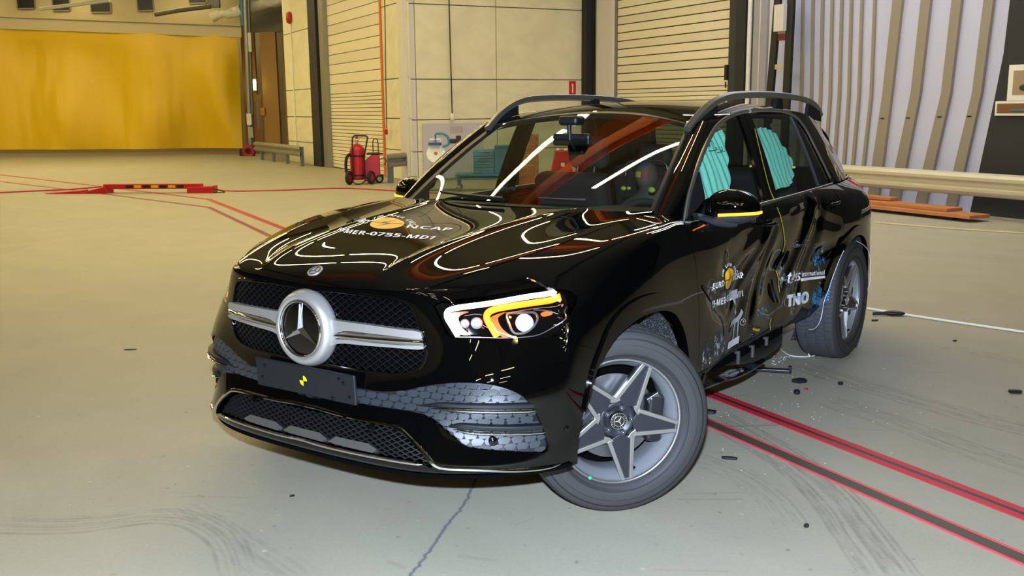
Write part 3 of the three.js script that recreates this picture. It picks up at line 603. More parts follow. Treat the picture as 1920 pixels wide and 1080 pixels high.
// dark side intakes with moulded scales, bright blades and sensors
{
  const g = carPart('air_intake', panel(Wsym, bandPoly, { du: 0.12, dv: 0.1, off: -0.026, depth: -0.026 }), M.plastic);
  const scales = [];
  const uvOf = (x, y) => { const q = Wsym.xy(Math.abs(x), y); return [x < 0 ? -q[0] : q[0], q[1]]; };
  const zyOf = (z, y) => W.zy(z, y);
  // walk over the opening along u so that the scales follow it round the corner
  const arcs = []; let s = 0, pu = Wn.f(0, 2); for (let u = 0; u <= 5.6; u += 0.02) { const p = Wn.f(u, 2); s += len(sub(p, pu)); pu = p; arcs.push([s, u]); }
  const uAt = (t) => { for (let i = 1; i < arcs.length; i++) if (arcs[i][0] >= t) return arcs[i][1]; return 5.6; };
  const vAt = (u, y) => { let a = 0, b = 5; for (let i = 0; i < 24; i++) { const m = (a + b) / 2; Wn.f(u, m)[1] < y ? a = m : b = m; } return a; };
  const cw = 0.050, ch = 0.0235;
  for (let j = 0; j < 14; j++) for (let i = -20; i <= 20; i++) {
    const t = (i + (j % 2) * 0.5) * cw, y = 0.365 + j * ch, sg = t < 0 ? -1 : 1;
    const hex = [[-0.5, 0.12], [-0.34, -0.5], [0.34, -0.5], [0.5, 0.12], [0.34, 0.5], [-0.34, 0.5]].map(([a, b]) => { const tt = t + a * cw * 0.965, yy = y + b * ch * 0.965, u = uAt(Math.abs(tt)); return [tt < 0 ? -u : u, vAt(u, yy)]; });
    const mid = [hex.reduce((q, h) => q + h[0], 0) / 6, hex.reduce((q, h) => q + h[1], 0) / 6];
    if (!hex.every((h) => inPoly(h, bandPoly)) && !inPoly(mid, bandPoly)) continue;
    let clipped = hex; if (!hex.every((h) => inPoly(h, bandPoly))) clipped = hex.map((h) => { let a = h; for (let k = 0; k < 6 && !inPoly(a, bandPoly); k++) a = [lerp(a[0], mid[0], 0.3), lerp(a[1], mid[1], 0.3)]; return a; });
    const v0 = vAt(Math.abs(mid[0]), y - ch / 2), v1 = vAt(Math.abs(mid[0]), y + ch / 2);
    scales.push(panel(Wsym, clipped, { du: 1, dv: 1, off: (u, v) => -0.013 - 0.007 * (v - v0) / (v1 - v0), depth: 0.012 }));
  }
  tag(part('intake_mesh', scales, M.greyPlastic, g), null, null, null, 'stuff');
  const blade = (L, r) => { const q = smooth(W.pixs(L), 6), m = q.length; return sweep(q.map((h, i) => addk(Wn.f(...h), Wsym.n(...h), lerp(-0.012, 0.010, sstep(0, 0.3, i / (m - 1))))), q.map((h) => Wsym.n(...h)), ring(r, r * 1.3, 10), false, (t) => 0.25 + 0.75 * Math.min(1, Math.min(t * 6, (1 - t) * 25))); };
  const hood = (L, r) => { const q = smooth(W.pixs(L), 6), m = q.length; return sweep(q.map((h, i) => addk(Wn.f(...h), Wsym.n(...h), lerp(-0.022, -0.006, sstep(0, 0.35, i / (m - 1))))), q.map((h) => Wsym.n(...h)), rectSec(r, 0.014, 0.004), false, (t) => 0.2 + 0.8 * Math.min(1, t * 4)); };
  for (const [a, b] of [[[[806, 766.5], [850, 769], [900, 770.5], [950, 770.5], [1003, 768.5]], [[780, 761], [820, 759.5], [880, 762], [950, 762.5], [1000, 761]]], [[[848, 807.5], [880, 809.5], [930, 811.5], [975, 811], [1021, 809]], [[832, 802], [860, 800], [910, 803], [970, 803.5], [1017, 801]]]]) {
    const c = blade(a, 0.0052), h = hood(b, 0.009);
    part('intake_blade', c, M.chrome, g, 'thin chrome blade'); part('intake_blade', mirrored(c), M.chrome, g, 'thin chrome blade');
    part('blade_carrier', h, M.plastic, g); part('blade_carrier', mirrored(h), M.plastic, g);
  }
  const sensor = (px, py, off, parent, r = 0.011) => {
    const uv = W.pix(px, py), p = addk(Wn.f(...uv), Wsym.n(...uv), off), q = new THREE.Quaternion().setFromUnitVectors(V(0, 1, 0), A3(Wsym.n(...uv)));
    const geo = lathe([[r * 1.5, -0.012], [r * 1.5, 0], [r * 1.2, 0.003], [r, 0.001], [r * 0.85, 0.003], [0, 0.005]].reverse(), 24).applyQuaternion(q).translate(...p);
    part('parking_sensor', geo, M.gloss, parent); part('parking_sensor', mirrored(geo), M.gloss, parent);
  };
  sensor(925, 828, -0.002, g);
  sensor(1063, 804, 0.001, car, 0.008);
  // lower opening
  const lo = carPart('lower_grille', panel(Wsym, lowPoly, { du: 0.15, dv: 0.1, off: -0.075, depth: -0.065 }), M.matte);
  tag(part('grille_mesh', lattice(lowPoly, 0.040, 0.0098, -0.030, 0.0022, 0.006), mat(0x060607, 0.55), lo), null, null, null, 'stuff');
  sensor(690, 803, -0.02, lo);
  for (const x of [-0.245, 0, 0.245]) {                 // three raised fins along the bottom of the opening
    const poly = [[-0.115, 0.0], [-0.085, 0.024], [0.075, 0.024], [0.115, 0.010], [0.105, -0.006], [-0.08, -0.004]].map(([a, b]) => { const q = Wsym.xy(Math.abs(x + a), 0.405 + b); return [x + a < 0 ? -q[0] : q[0], q[1]]; });
    part('lower_fin', panel(Wsym, poly, { du: 0.2, dv: 0.1, off: (u, v, p) => -0.022 + 0.4 * (0.43 - p[1]), depth: 0.03 }), mat(0x8a8880, 0.3, 0.8), lo);
  }
  const run3 = (L, w, h, off, label, ends = true) => { const q = smooth(W.pixs(L), 6); q[0] = [0, q[2][1]]; q[1][1] = q[2][1]; const all = [...[...q].reverse().map(([u, v]) => [-u, v]), ...q.slice(1)]; return carPart('chrome_strip', sweep(all.map((k) => addk(Wn.f(...k), Wsym.n(...k), off)), all.map((k) => Wsym.n(...k)), [[-w, -h], [w, -h], [w, h * 0.4], [w * 0.5, h], [-w * 0.5, h], [-w, h * 0.4]], false, (t) => ends ? Math.min(1, 0.2 + Math.min(t, 1 - t) * 14) : 1), M.chrome, label); };
  run3([[569, 761.6], [640, 777.5], [717, 793.5], [748, 803], [768, 820], [796, 850], [817, 873], [832, 877.5], [870, 879.5], [908, 880.5], [983, 880.5], [1033, 874.5], [1050, 870]], 0.0075, 0.007, 0.002, 'chrome frame over the lower intake');
  run3([[563, 826], [600, 835.5], [662, 850], [724, 862], [775, 870], [792, 871.5]], 0.0058, 0.006, -0.002, 'chrome lip under the lower intake');
  // dark undertray lip below
  const lip = [...Array.from({ length: 57 }, (_, i) => [lerp(-5.6, 5.6, i / 56), 0])];
  carPart('undertray', sweep(lip.map((k) => { const p = Wn.f(...k); return [p[0] * 0.985, p[1] - 0.004, p[2] - 0.02]; }), lip.map((k) => [0, 1, 0]), rectSec(0.03, 0.006, 0.002)), M.matte);
}
// blank number plate carrier with a crash-test target
{
  const pl = new THREE.Group(); pl.name = 'number_plate'; car.add(pl); pl.position.set(0, 0.618, 0.886); pl.rotation.x = 0.05;
  part('carrier', [box(0.535, 0.116, 0.014, 0, 0, 0, 0.006), box(0.50, 0.09, 0.01, 0, 0, -0.012)], mat(0x12161a, 0.42), pl, 'plain dark number plate carrier');
  for (const [x, y] of [[-0.215, 0.030], [-0.232, -0.018], [0.212, 0.022], [0.238, -0.028], [0.15, -0.045], [0.19, 0.035]]) part('screw', lathe([[0.0062, 0], [0.0062, 0.002], [0.004, 0.004], [0, 0.0045]].reverse(), 16).rotateX(Math.PI / 2).translate(x, y, 0.0075), M.gloss, pl);
  const sector = (a) => new THREE.CircleGeometry(0.0205, 16, a, Math.PI / 2).translate(0, 0, 0.0085);
  part('target_mark', [sector(0), sector(Math.PI)], mat(0xf0c410, 0.5), pl, 'yellow quarters of a round target sticker');
  part('target_mark', [sector(Math.PI / 2), sector(1.5 * Math.PI)], mat(0x0a0a0a, 0.5), pl, 'black quarters of a round target sticker');
}
// ------------------------------------------------------------------ headlamps
function headlamp(flip) {
  const g = new THREE.Group(); g.name = 'headlamp'; car.add(g);
  const add = (name, geo, m, label) => { const q = Array.isArray(geo) ? merge(geo) : geo; return part(name, flip ? mirrored(q) : q, m, g, label); };
  const poly = [...lampTop, ...lampOut.slice(1), ...lampBot.slice(1, -1)];
  add('housing', panel(W, poly, { du: 0.15, dv: 0.15, off: -0.06, depth: -0.058 }), M.matte);
  add('lens', panel(W, poly, { du: 0.1, dv: 0.1, off: -0.002, depth: 0, gap: 0.002 }), M.lens);
  const ribbon = (L, w, h, off) => { const q = smooth(W.pixs(L), 6); return sweep(q.map((k) => W.p(k, off)), q.map((k) => W.n(...k)), rectSec(w, h, 0.002)); };
  add('daytime_light', ribbon([[858, 631], [848, 614], [837, 593], [841, 582], [858, 576], [900, 568.5], [960, 557.5], [1010, 549.5], [1045, 549]], 0.0095, 0.005, -0.016), M.drl, 'glowing white daytime light');
  add('indicator', ribbon([[934, 630], [924, 612], [915, 594], [918, 581], [932, 573.5], [965, 567], [1010, 560.5], [1047, 558]], 0.0062, 0.005, -0.018), M.amber, 'glowing amber indicator');
  add('indicator_glow', ribbon([[934, 630], [924, 612], [915, 594], [918, 581], [932, 573.5], [965, 567], [1010, 560.5], [1047, 558]], 0.0125, 0.003, -0.026), M.amberDeep, 'orange light guide round the indicator');
  const guide = (L, off) => panel(W, smooth(W.pixs(L), 3, true), { du: 0.12, dv: 0.12, off, depth: 0.006 });
  add('light_guide', guide([[843, 587], [862, 582], [881, 580], [866, 588], [860, 596], [866, 614], [880, 627], [863, 628], [848, 606]], -0.032), M.amberSoft, 'amber-lit light guide');
  add('light_guide', guide([[923, 590], [934, 583], [950, 578], [938, 588], [938, 600], [946, 614], [960, 627], [946, 630], [928, 607]], -0.034), M.amberSoft, 'amber-lit light guide');
  const edge = (L, w, h, off, m, n = 'lamp_trim') => { const q = smooth(W.pixs(L), 5); add(n, sweep(q.map((k) => W.p(k, off)), q.map((k) => W.n(...k)), rectSec(w, h, 0.001)), m); };
  edge([[856, 632], [900, 632], [960, 632], [1010, 627], [1040, 612], [1060, 590], [1068, 572]], 0.002, 0.004, -0.022, M.steel); edge([[950, 582], [1000, 574], [1040, 571], [1058, 570]], 0.0015, 0.003, -0.026, M.chrome);
  edge([[872, 590], [895, 585], [906, 586]], 0.0015, 0.004, -0.03, M.steel); edge([[1004, 575], [1030, 578], [1046, 586]], 0.002, 0.004, -0.03, M.steel);
  const at = (x, y, off) => W.p(W.pix(x, y), off), nn = (x, y) => A3(W.n(...W.pix(x, y)));
  const orient = (geo, x, y, off) => geo.applyQuaternion(new THREE.Quaternion().setFromUnitVectors(V(0, 1, 0), nn(x, y))).translate(...at(x, y, off));
  add('projector', orient(lathe([[0.001, 0.022], [0.016, 0.019], [0.028, 0.010], [0.034, 0], [0.034, -0.012]], 32), 990, 599, -0.040), phys({ color: 0xc6cede, roughness: 0.12, clearcoat: 1 }), 'bright round projector lens');
  const bez = smooth(W.pixs([[955, 583], [985, 580], [1006, 581], [1012, 592], [1003, 611], [986, 622], [968, 622], [958, 604]]), 6, true);
  add('projector_bezel', sweep(bez.map((k) => W.p(k, -0.032)), bez.map((k) => W.n(...k)), rectSec(0.004, 0.006, 0.001), true), M.steel);
  add('inner_shelf', panel(W, W.pixs([[868, 584], [908, 580], [910, 612], [900, 626], [880, 626]]), { du: 0.2, dv: 0.2, off: -0.045, depth: 0.01 }), M.gloss);
  add('reflector', [orient(lathe([[0.001, 0.008], [0.012, 0.004], [0.017, -0.008]], 20), 872, 605, -0.036), orient(lathe([[0.001, 0.010], [0.016, 0.004], [0.022, -0.010]], 20), 896, 602, -0.036)], mat(0xd4d2d0, 0.15, 0.6));
  add('side_marker', panel(W, smooth(W.pixs([[1018, 582], [1036, 578], [1038, 584], [1022, 588]]), 4, true), { du: 0.1, dv: 0.1, off: -0.03, depth: 0.006 }), M.amberSoft);
  const lamp = new THREE.PointLight(0xff8a30, 0.10); lamp.castShadow = true; lamp.shadow.radius = 0.2; lamp.position.set(...W.p(W.pix(960, 590), 0.03)); if (flip) lamp.position.x *= -1; g.add(lamp);
  return g;
}
headlamp(false); headlamp(true);
// bonnet badge
{
  const uv = H.pix(588, 508), p = H.p([0, uv[1]], 0.001), n = H.n(0, uv[1]), q = new THREE.Quaternion().setFromUnitVectors(V(0, 1, 0), A3(n));
  const b = part('hood_badge', lathe([[0.0305, -0.002], [0.0305, 0.002], [0.028, 0.0035], [0.025, 0.002], [0, 0.0025]].reverse(), 32).applyQuaternion(q).translate(...p), M.satin, car, 'small round silver badge on the hood');
  const st = []; for (let k = 0; k < 3; k++) st.push(box(0.003, 0.0015, 0.022, 0, 0.0035, 0.011).rotateY(k * 2 * Math.PI / 3 + Math.PI));
  part('badge_star', [...st, new THREE.TorusGeometry(0.0225, 0.0016, 6, 32).rotateX(Math.PI / 2).translate(0, 0.003, 0)].map((g) => g.applyQuaternion(q).translate(...p)), M.plastic, b);
}

// ------------------------------------------------------------------ wheels
const tyreBump = canvasTex(512, 256, (c, w, h) => {
  c.fillStyle = '#fff'; c.fillRect(0, 0, w, h); c.strokeStyle = '#000'; c.lineWidth = 5;
  for (let i = 0; i < 16; i++) { const x = i * 32; for (const [a, b, k] of [[0, 58, 10], [78, 118, -12], [138, 178, 12], [198, 256, -10]]) { c.beginPath(); c.moveTo(x, a); c.lineTo(x + k, b); c.stroke(); } }
}, false);
tyreBump.repeat.set(5, 1);
const sideText = canvasTex(1024, 128, (c, w, h) => { c.fillStyle = '#808080'; c.fillRect(0, 0, w, h); for (let k = 0; k < 600; k++) { c.fillStyle = `rgba(${k % 2 ? 150 : 100},${k % 2 ? 150 : 100},${k % 2 ? 150 : 100},0.25)`; c.fillRect(Math.abs(Math.sin(k * 12.9) * 43758 % 1) * w, Math.abs(Math.sin(k * 78.2) * 12543 % 1) * h, 40, 2); } }, false);
function makeWheel(name) {
  const g = new THREE.Group(); g.name = name;           // axle along x, outer face towards +x
  const spin = (geo) => geo.rotateZ(-Math.PI / 2);      // lathe axis y -> +x
  const prof = [[0.262, 0.108], [0.268, 0.122], [0.285, 0.131], [0.310, 0.137], [0.335, 0.136], [0.356, 0.130], [0.370, 0.121], [0.378, 0.112]];
  const t = part('tyre', spin(lathe([...prof.map(([r, x]) => [r, -x]), ...[...prof].reverse()].reverse(), 96)), M.rubber, g);
  const gro = [[0.378, 0.112], [0.383, 0.098], [0.385, 0.080]]; const tread = [];
  let edge = [[-0.112, 0.378], [-0.100, 0.3825], [-0.066, 0.385], [-0.064, 0.378], [-0.054, 0.378], [-0.052, 0.3868], [-0.008, 0.3875], [-0.006, 0.379], [0.006, 0.379], [0.008, 0.3875], [0.052, 0.3868], [0.054, 0.378], [0.064, 0.378], [0.066, 0.385], [0.100, 0.3825], [0.112, 0.378]];
  part('tread', spin(lathe(edge.map(([x, r]) => [r, x]).reverse(), 120)), mat(0x3e3f42, 0.8, 0, { bumpMap: tyreBump, bumpScale: 0.004 }), t);
  part('sidewall_band', spin(lathe([[0.352, 0.1325], [0.349, 0.1345], [0.346, 0.1345]], 96)), mat(0x141516, 0.6), t); part('sidewall_band', spin(lathe([[0.290, 0.1325], [0.286, 0.1345], [0.276, 0.1290]], 96)), mat(0x1a1a1b, 0.6), t); part('sidewall_band', spin(lathe([[0.326, 0.1372], [0.3245, 0.1380], [0.323, 0.1378]].reverse(), 96)), mat(0x242424, 0.6), t);
  // rim barrel and machined lip
  part('rim', spin(lathe([[0.236, -0.11], [0.245, -0.10], [0.228, -0.06], [0.222, 0.02], [0.226, 0.055], [0.246, 0.082], [0.252, 0.098], [0.252, 0.104]].reverse(), 96)), M.barrel, g, 'grey rim barrel');
  part('rim_lip', spin(lathe([[0.252, 0.100], [0.252, 0.1065], [0.258, 0.1095], [0.263, 0.1085], [0.264, 0.102]].reverse(), 96)), M.rimFace, g, 'machined rim edge');
  part('rim_back', spin(lathe([[0.06, -0.02], [0.236, -0.06]].reverse(), 48)), M.matte, g);
  // brake disc and caliper
  part('brake_disc', spin(lathe([[0.075, 0.018], [0.085, 0.022], [0.178, 0.022], [0.180, 0.018], [0.180, 0.0], [0.075, 0.0]].reverse(), 64)), M.steel, g);
  const rot = (geo, a) => geo.rotateX(a);               // angle a measured from up, turning about the axle
  const cal = rot(box(0.07, 0.075, 0.20, 0.045, 0.165, 0, 0.02), -1.15); part('brake_caliper', cal, mat(0x17181a, 0.4), g, 'dark brake caliper');
  const capShape = new THREE.Shape(); capShape.absarc(0, 0, 0.20, 0.35, 1.05); capShape.absarc(0, 0, 0.150, 1.05, 0.35, true);
  part('caliper_shield', new THREE.ExtrudeGeometry(capShape, { depth: 0.012, bevelEnabled: true, bevelSize: 0.003, bevelThickness: 0.003, bevelSegments: 2, curveSegments: 16 }).rotateY(Math.PI / 2).rotateX(-0.05).translate(0.060, 0, 0), M.steel, g);
  // five split spokes
  const arm = (s, w0, w1, x0, x1) => {                   // one leg of a split spoke: outline in the wheel plane, r up
    const a = [Math.sin(s * 0.56) * 0.094, Math.cos(0.56) * 0.094], b = [s * 0.0155, 0.256];
    const dx = b[0] - a[0], dy = b[1] - a[1], L = Math.hypot(dx, dy), nx = -dy / L, ny = dx / L; void x0; void x1;
    return [[a[0] + nx * w0, a[1] + ny * w0], [b[0] + nx * w1, b[1] + ny * w1], [b[0] - nx * w1, b[1] - ny * w1], [a[0] - nx * w0, a[1] - ny * w0]];
  };
  const ext = (pts, d, x, bev = 0.002) => { const sh = new THREE.Shape(pts.map((p) => new THREE.Vector2(p[0], p[1]))); return new THREE.ExtrudeGeometry(sh, { depth: d, bevelEnabled: true, bevelSize: bev, bevelThickness: bev, bevelSegments: 2 }).rotateY(Math.PI / 2).translate(x, 0, 0); };
  const bend = (geo) => { const p = geo.attributes.position; for (let i = 0; i < p.count; i++) { const r = Math.hypot(p.getY(i), p.getZ(i)); p.setX(i, p.getX(i) + 0.010 * sstep(0.09, 0.24, r) - 0.0); } geo.computeVertexNormals(); return geo; };
  for (let k = 0; k < 5; k++) {
    const ang = k * 2 * Math.PI / 5;
    const bodyPts = [[-0.047, 0.082], [-0.019, 0.258], [0.019, 0.258], [0.047, 0.082], [0, 0.066]];
    const sp = part('spoke', bend(rot(ext(bodyPts, 0.034, 0.046), ang)), M.rimDark, g, 'dark split spoke with machined edges');
    for (const s of [-1, 1]) part('spoke_edge', bend(rot(ext(arm(s, 0.0068, 0.0062), 0.016, 0.076, 0.0018), ang)), M.rimFace, sp);
  }
  for (let k = 0; k < 5; k++) {                           // machined web that joins neighbouring legs
    const ang = (k + 0.5) * 2 * Math.PI / 5, pts = [[-0.021, 0.083], [-0.016, 0.096], [0, 0.103], [0.016, 0.096], [0.021, 0.083], [0, 0.079]];
    part('spoke_web', rot(ext(pts, 0.014, 0.0765, 0.0015), ang), M.rimFace, g);
  }
  part('hub', spin(lathe([[0.074, 0.04], [0.078, 0.07], [0.074, 0.080], [0.058, 0.082], [0.052, 0.072], [0.036, 0.072]].reverse(), 48)), M.rimDark, g);
  for (let k = 0; k < 5; k++) part('lug_bolt', rot(merge([new THREE.CylinderGeometry(0.0115, 0.0125, 0.02, 6).rotateZ(-Math.PI / 2).translate(0.085, 0.0545, 0), new THREE.SphereGeometry(0.008, 12, 8).translate(0.095, 0.0545, 0)]), (k + 0.18) * 2 * Math.PI / 5), M.steel, g);
  const cap = part('hub_cap', spin(lathe([[0.037, 0.070], [0.037, 0.094], [0.034, 0.098], [0.0, 0.099]].reverse(), 40)), phys({ color: 0x0c0c0d, roughness: 0.25, clearcoat: 1 }), g, 'black hub cap with a silver star');
  const star = []; for (let k = 0; k < 3; k++) star.push(rot(ext([[-0.0032, 0.001], [0, 0.0195], [0.0032, 0.001], [0, -0.002]], 0.001, 0.099, 0.0004), k * 2 * Math.PI / 3));
  star.push(new THREE.TorusGeometry(0.0215, 0.0012, 6, 40).rotateY(Math.PI / 2).translate(0.0995, 0, 0), new THREE.TorusGeometry(0.034, 0.001, 6, 40).rotateY(Math.PI / 2).translate(0.0985, 0, 0));
  for (let k = 0; k < 18; k++) if (k % 9) star.push(rot(box(0.001, 0.004, 0.0022, 0.0993, 0.028, 0), k * Math.PI / 9));
  part('cap_emblem', star, mat(0xd5d5d2, 0.3, 0.8), cap);
  part('valve', rot(merge([bar([0.088, 0.222, 0], [0.10, 0.212, 0], 0.006), bar([0.10, 0.212, 0], [0.114, 0.205, 0], 0.0045)]), -2.35), M.gloss, g);
  return g;
}
const wheelProto = makeWheel('front_wheel');
const wheelAt = (name, label, x, y, z, yaw, spinA) => { const w = wheelProto.clone(); w.name = name; w.position.set(x, y, z); w.rotation.set(spinA, yaw, 0, 'YXZ'); w.userData.label = label; car.add(w); return w; };
const STEER = -0.75;
const fl = wheelAt('front_wheel', 'front wheel turned hard over, five split spokes', 0.837, 0.385, -0.02, STEER, -0.48);
part('balance_mark', new THREE.SphereGeometry(0.008, 10, 8).scale(0.4, 1, 1).translate(0.1105, -0.258, 0.006), mat(0x18c070, 0.5), fl, 'small green paint dot');
wheelAt('front_wheel', 'far front wheel', -0.837, 0.385, -0.02, Math.PI + STEER, 0.3);
wheelAt('rear_wheel', 'rear wheel behind the crushed doors', 0.845, 0.383, -2.995, 0, -0.628);
wheelAt('rear_wheel', 'far rear wheel', -0.845, 0.383, -2.995, Math.PI, 0.5);
// wheel housings, floor pan, axles
const liner = mat(0xffffff, 0.9, 0, { map: noiseTex(256, (x, y) => { const s = Math.sin(x * 9871 + y * 5113) * 43758.5453, k = s - Math.floor(s), q = Math.sin(Math.floor(x * 128) * 127.1 + Math.floor(y * 128) * 311.7) * 43758.5, f = q - Math.floor(q); const c = f > 0.955 ? 0.30 + 0.3 * k : f > 0.86 ? 0.07 : 0.008 + 0.01 * k; return [c * 0.95, c, c * 1.05]; }) });
liner.map.repeat.set(4, 1.6);
for (const s of [1, -1]) for (const [z, r] of [[-0.02, 0.455], [-3.02, 0.465]]) {
  const g = new THREE.CylinderGeometry(r, r, 0.42, 40, 1, true, 0, Math.PI).rotateZ(Math.PI / 2).rotateX(z > -1 ? -0.12 : 0);
  const c = g.clone(); c.computeBoundingBox();
  // upper half only: turn so that the open half faces down
  const h = new THREE.CylinderGeometry(r, r, 0.46, 40, 1, true, 0.05, Math.PI - 0.1).rotateX(Math.PI / 2).rotateY(Math.PI / 2);
  carPart('wheel_liner', [h.translate(s * 0.715, 0.385, z), new THREE.CircleGeometry(r, 32, 0, Math.PI).rotateY(s * Math.PI / 2).translate(s * 0.49, 0.385, z)], liner, 'speckled black felt wheel liner');
}
carPart('floor_pan', [box(1.50, 0.10, 2.35, 0, 0.38, -1.52), box(0.95, 0.5, 1.3, 0, 0.62, 0.02), box(0.95, 0.3, 1.2, 0, 0.5, -3.1), box(1.4, 0.3, 0.5, 0, 0.55, -3.72), box(1.66, 0.08, 1.2, 0, 0.36, -1.5)], M.matte);
carPart('fuel_tank', new THREE.SphereGeometry(1, 24, 16).scale(0.22, 0.10, 0.42).translate(0.62, 0.27, -1.95), M.plastic, 'dark rounded tank hanging under the doors');
// ------------------------------------------------------------------ mirrors
function mirror(flip) {
  const g = new THREE.Group(); g.name = 'door_mirror'; car.add(g);
  const add = (name, geo, m, label) => { const q = Array.isArray(geo) ? merge(geo) : geo; return part(name, flip ? mirrored(q) : q, m, g, label); };
  const c = [0.978, 1.158, -0.93];
  const shell = (a, b, k = 1) => {
    const n = 48, m = 24, pos = [], idx = [];
    for (let j = 0; j <= m; j++) for (let i = 0; i <= n; i++) {
      const th = lerp(a, b, j / m), ph = i / n * 2 * Math.PI, pw = (x, e) => Math.sign(x) * Math.abs(x) ** e;
      let x = pw(Math.sin(th), 0.75) * pw(Math.cos(ph), 0.72), y = pw(Math.cos(th), 0.78), z = pw(Math.sin(th), 0.75) * pw(Math.sin(ph), 0.72);
      const X = x * 0.118 * k, Y = y * (0.074 - 0.012 * x) * k * (y > 0 ? 1.32 : 0.95) + 0.014 * (-x * x) * (y > 0 ? 1 : 0.2), Z = (z > 0 ? z * 0.095 : z * 0.035) * k + X * -0.28;
      pos.push(c[0] + X, c[1] + Y + 0.05 * X, c[2] + Z);
    }
    for (let j = 0; j < m; j++) for (let i = 0; i < n; i++) { const p = j * (n + 1) + i; idx.push(p, p + 1, p + n + 1, p + 1, p + n + 2, p + n + 1); }
    const q = new THREE.BufferGeometry(); q.setAttribute('position', new THREE.Float32BufferAttribute(pos, 3)); q.setIndex(idx); q.computeVertexNormals();
    q.setAttribute('uv', new THREE.BufferAttribute(new Float32Array(pos.length / 3 * 2), 2)); return q;
  };
  add('mirror_cap', shell(0.001, 1.80), M.paint);
  add('mirror_base', shell(1.80, 3.14, 0.985), M.greyPlastic);
  const strip = []; for (let i = 0; i <= 24; i++) { const ph = lerp(1.75, -0.12, i / 24), pw = (x, e) => Math.sign(x) * Math.abs(x) ** e, th = 1.70; const x = pw(Math.sin(th), 0.75) * pw(Math.cos(ph), 0.72), y = pw(Math.cos(th), 0.78), z = pw(Math.sin(th), 0.75) * pw(Math.sin(ph), 0.72); const X = x * 0.120; strip.push([c[0] + X, c[1] + y * (0.074 - 0.012 * x) * 0.95 + 0.014 * -x * x * 0.2 + 0.05 * X, c[2] + (z > 0 ? z * 0.097 : z * 0.035) - 0.28 * X]); }
  add('indicator', sweep(strip, strip.map(() => [0, 1, 0]), rectSec(0.004, 0.0065, 0.002)), M.amber, 'glowing amber side indicator');
  const arm = [[0.845, 1.125, -0.79], [0.875, 1.118, -0.815], [0.915, 1.108, -0.85], [0.955, 1.098, -0.89], [0.985, 1.096, -0.92]];
  add('mirror_arm', sweep(arm, arm.map(() => [0, 1, 0]), ring(0.06, 0.026, 16), false, (t) => 1 - 0.3 * t), M.greyPlastic);
  add('mirror_glass', box(0.19, 0.11, 0.004, c[0], c[1], c[2] - 0.034, 0.002), M.chrome);
  return g;
}
mirror(false); mirror(true);
// triangular cover at the front of the side glass
both('window_corner', panel(U, U.pixs([[1290, 410], [1297, 372], [1311, 322], [1322, 371]]), { du: 0.05, dv: 0.03, depth: 0.02, off: 0.002 }), M.plastic);
// door handles
{
  const handle = (px, py, L, droop) => {
    const uv = W.pix(px, py), p0 = W.p(uv);
    const pts = Array.from({ length: 13 }, (_, i) => { const t = i / 12, z = p0[2] + L * (0.5 - t), y = p0[1] + 0.008 - droop * t, q = W.zy(z, y); return W.p(q, 0.008 + 0.030 * Math.sin(Math.PI * t) ** 0.6); });
    const nn = pts.map(() => W.n(...uv));
    const h = sweep(pts, nn, ring(0.010, 0.009, 12), false, (t) => 0.6 + 0.4 * Math.sin(Math.PI * Math.min(1, Math.max(0, t))));
    const q = new THREE.Quaternion().setFromUnitVectors(V(0, 1, 0), A3(W.n(...uv)));
    const cup = lathe([[0.032, 0.004], [0.030, 0.006], [0.024, 0.002], [0.0, -0.004]].reverse(), 28).scale(1, 1, 1).applyQuaternion(q).translate(...p0);
    return [h, cup];
  };
  const a = handle(1440, 421, 0.20, 0.02), b = handle(1561, 385, 0.17, -0.004);
  const h1 = part('door_handle', a[0], M.paint, doorF); part('handle_cup', a[1], M.gloss, doorF); void h1;
  part('door_handle', b[0], M.paint, doorR); part('handle_cup', b[1], M.gloss, doorR);
}
// tail lamp
carPart('tail_lamp', panel(W, [[14.2, 8.6], [14.4, 7.4], [15.6, 7.1], [16, 8.5]], { du: 0.1, dv: 0.1, off: 0.008, depth: 0.03 }), M.redLens);
carPart('tail_lamp', mirrored(panel(W0, [[14.2, 8.6], [14.4, 7.6], [15.6, 7.3], [16, 8.4]], { du: 0.1, dv: 0.1, off: 0.006, depth: 0.03 })), M.redLens);
// wipers
for (const L of [[[828, 367.5], [870, 374], [945, 382]], [[1012, 381], [1060, 384], [1100, 386.5]]]) {
  const q = SCR.pixs(L.map(([x, y]) => [x, y - 3])), pts = q.map((k) => SCR.p(k, 0.018));
  const w = carPart('wiper', sweep(new THREE.CatmullRomCurve3(pts.map(A3)).getPoints(16).map((p) => [p.x, p.y, p.z]), Array(17).fill(SCR.n(...q[0])), rectSec(0.006, 0.008, 0.002), false, (t) => 0.6 + 0.7 * t), M.plastic); void w;
}
carPart('cowl', panel(SCR, [[-2.95, -0.0], [2.95, 0], [2.95, 0.10], [-2.95, 0.10]], { du: 0.2, dv: 0.1, off: 0.006, depth: 0.03 }), M.matte);

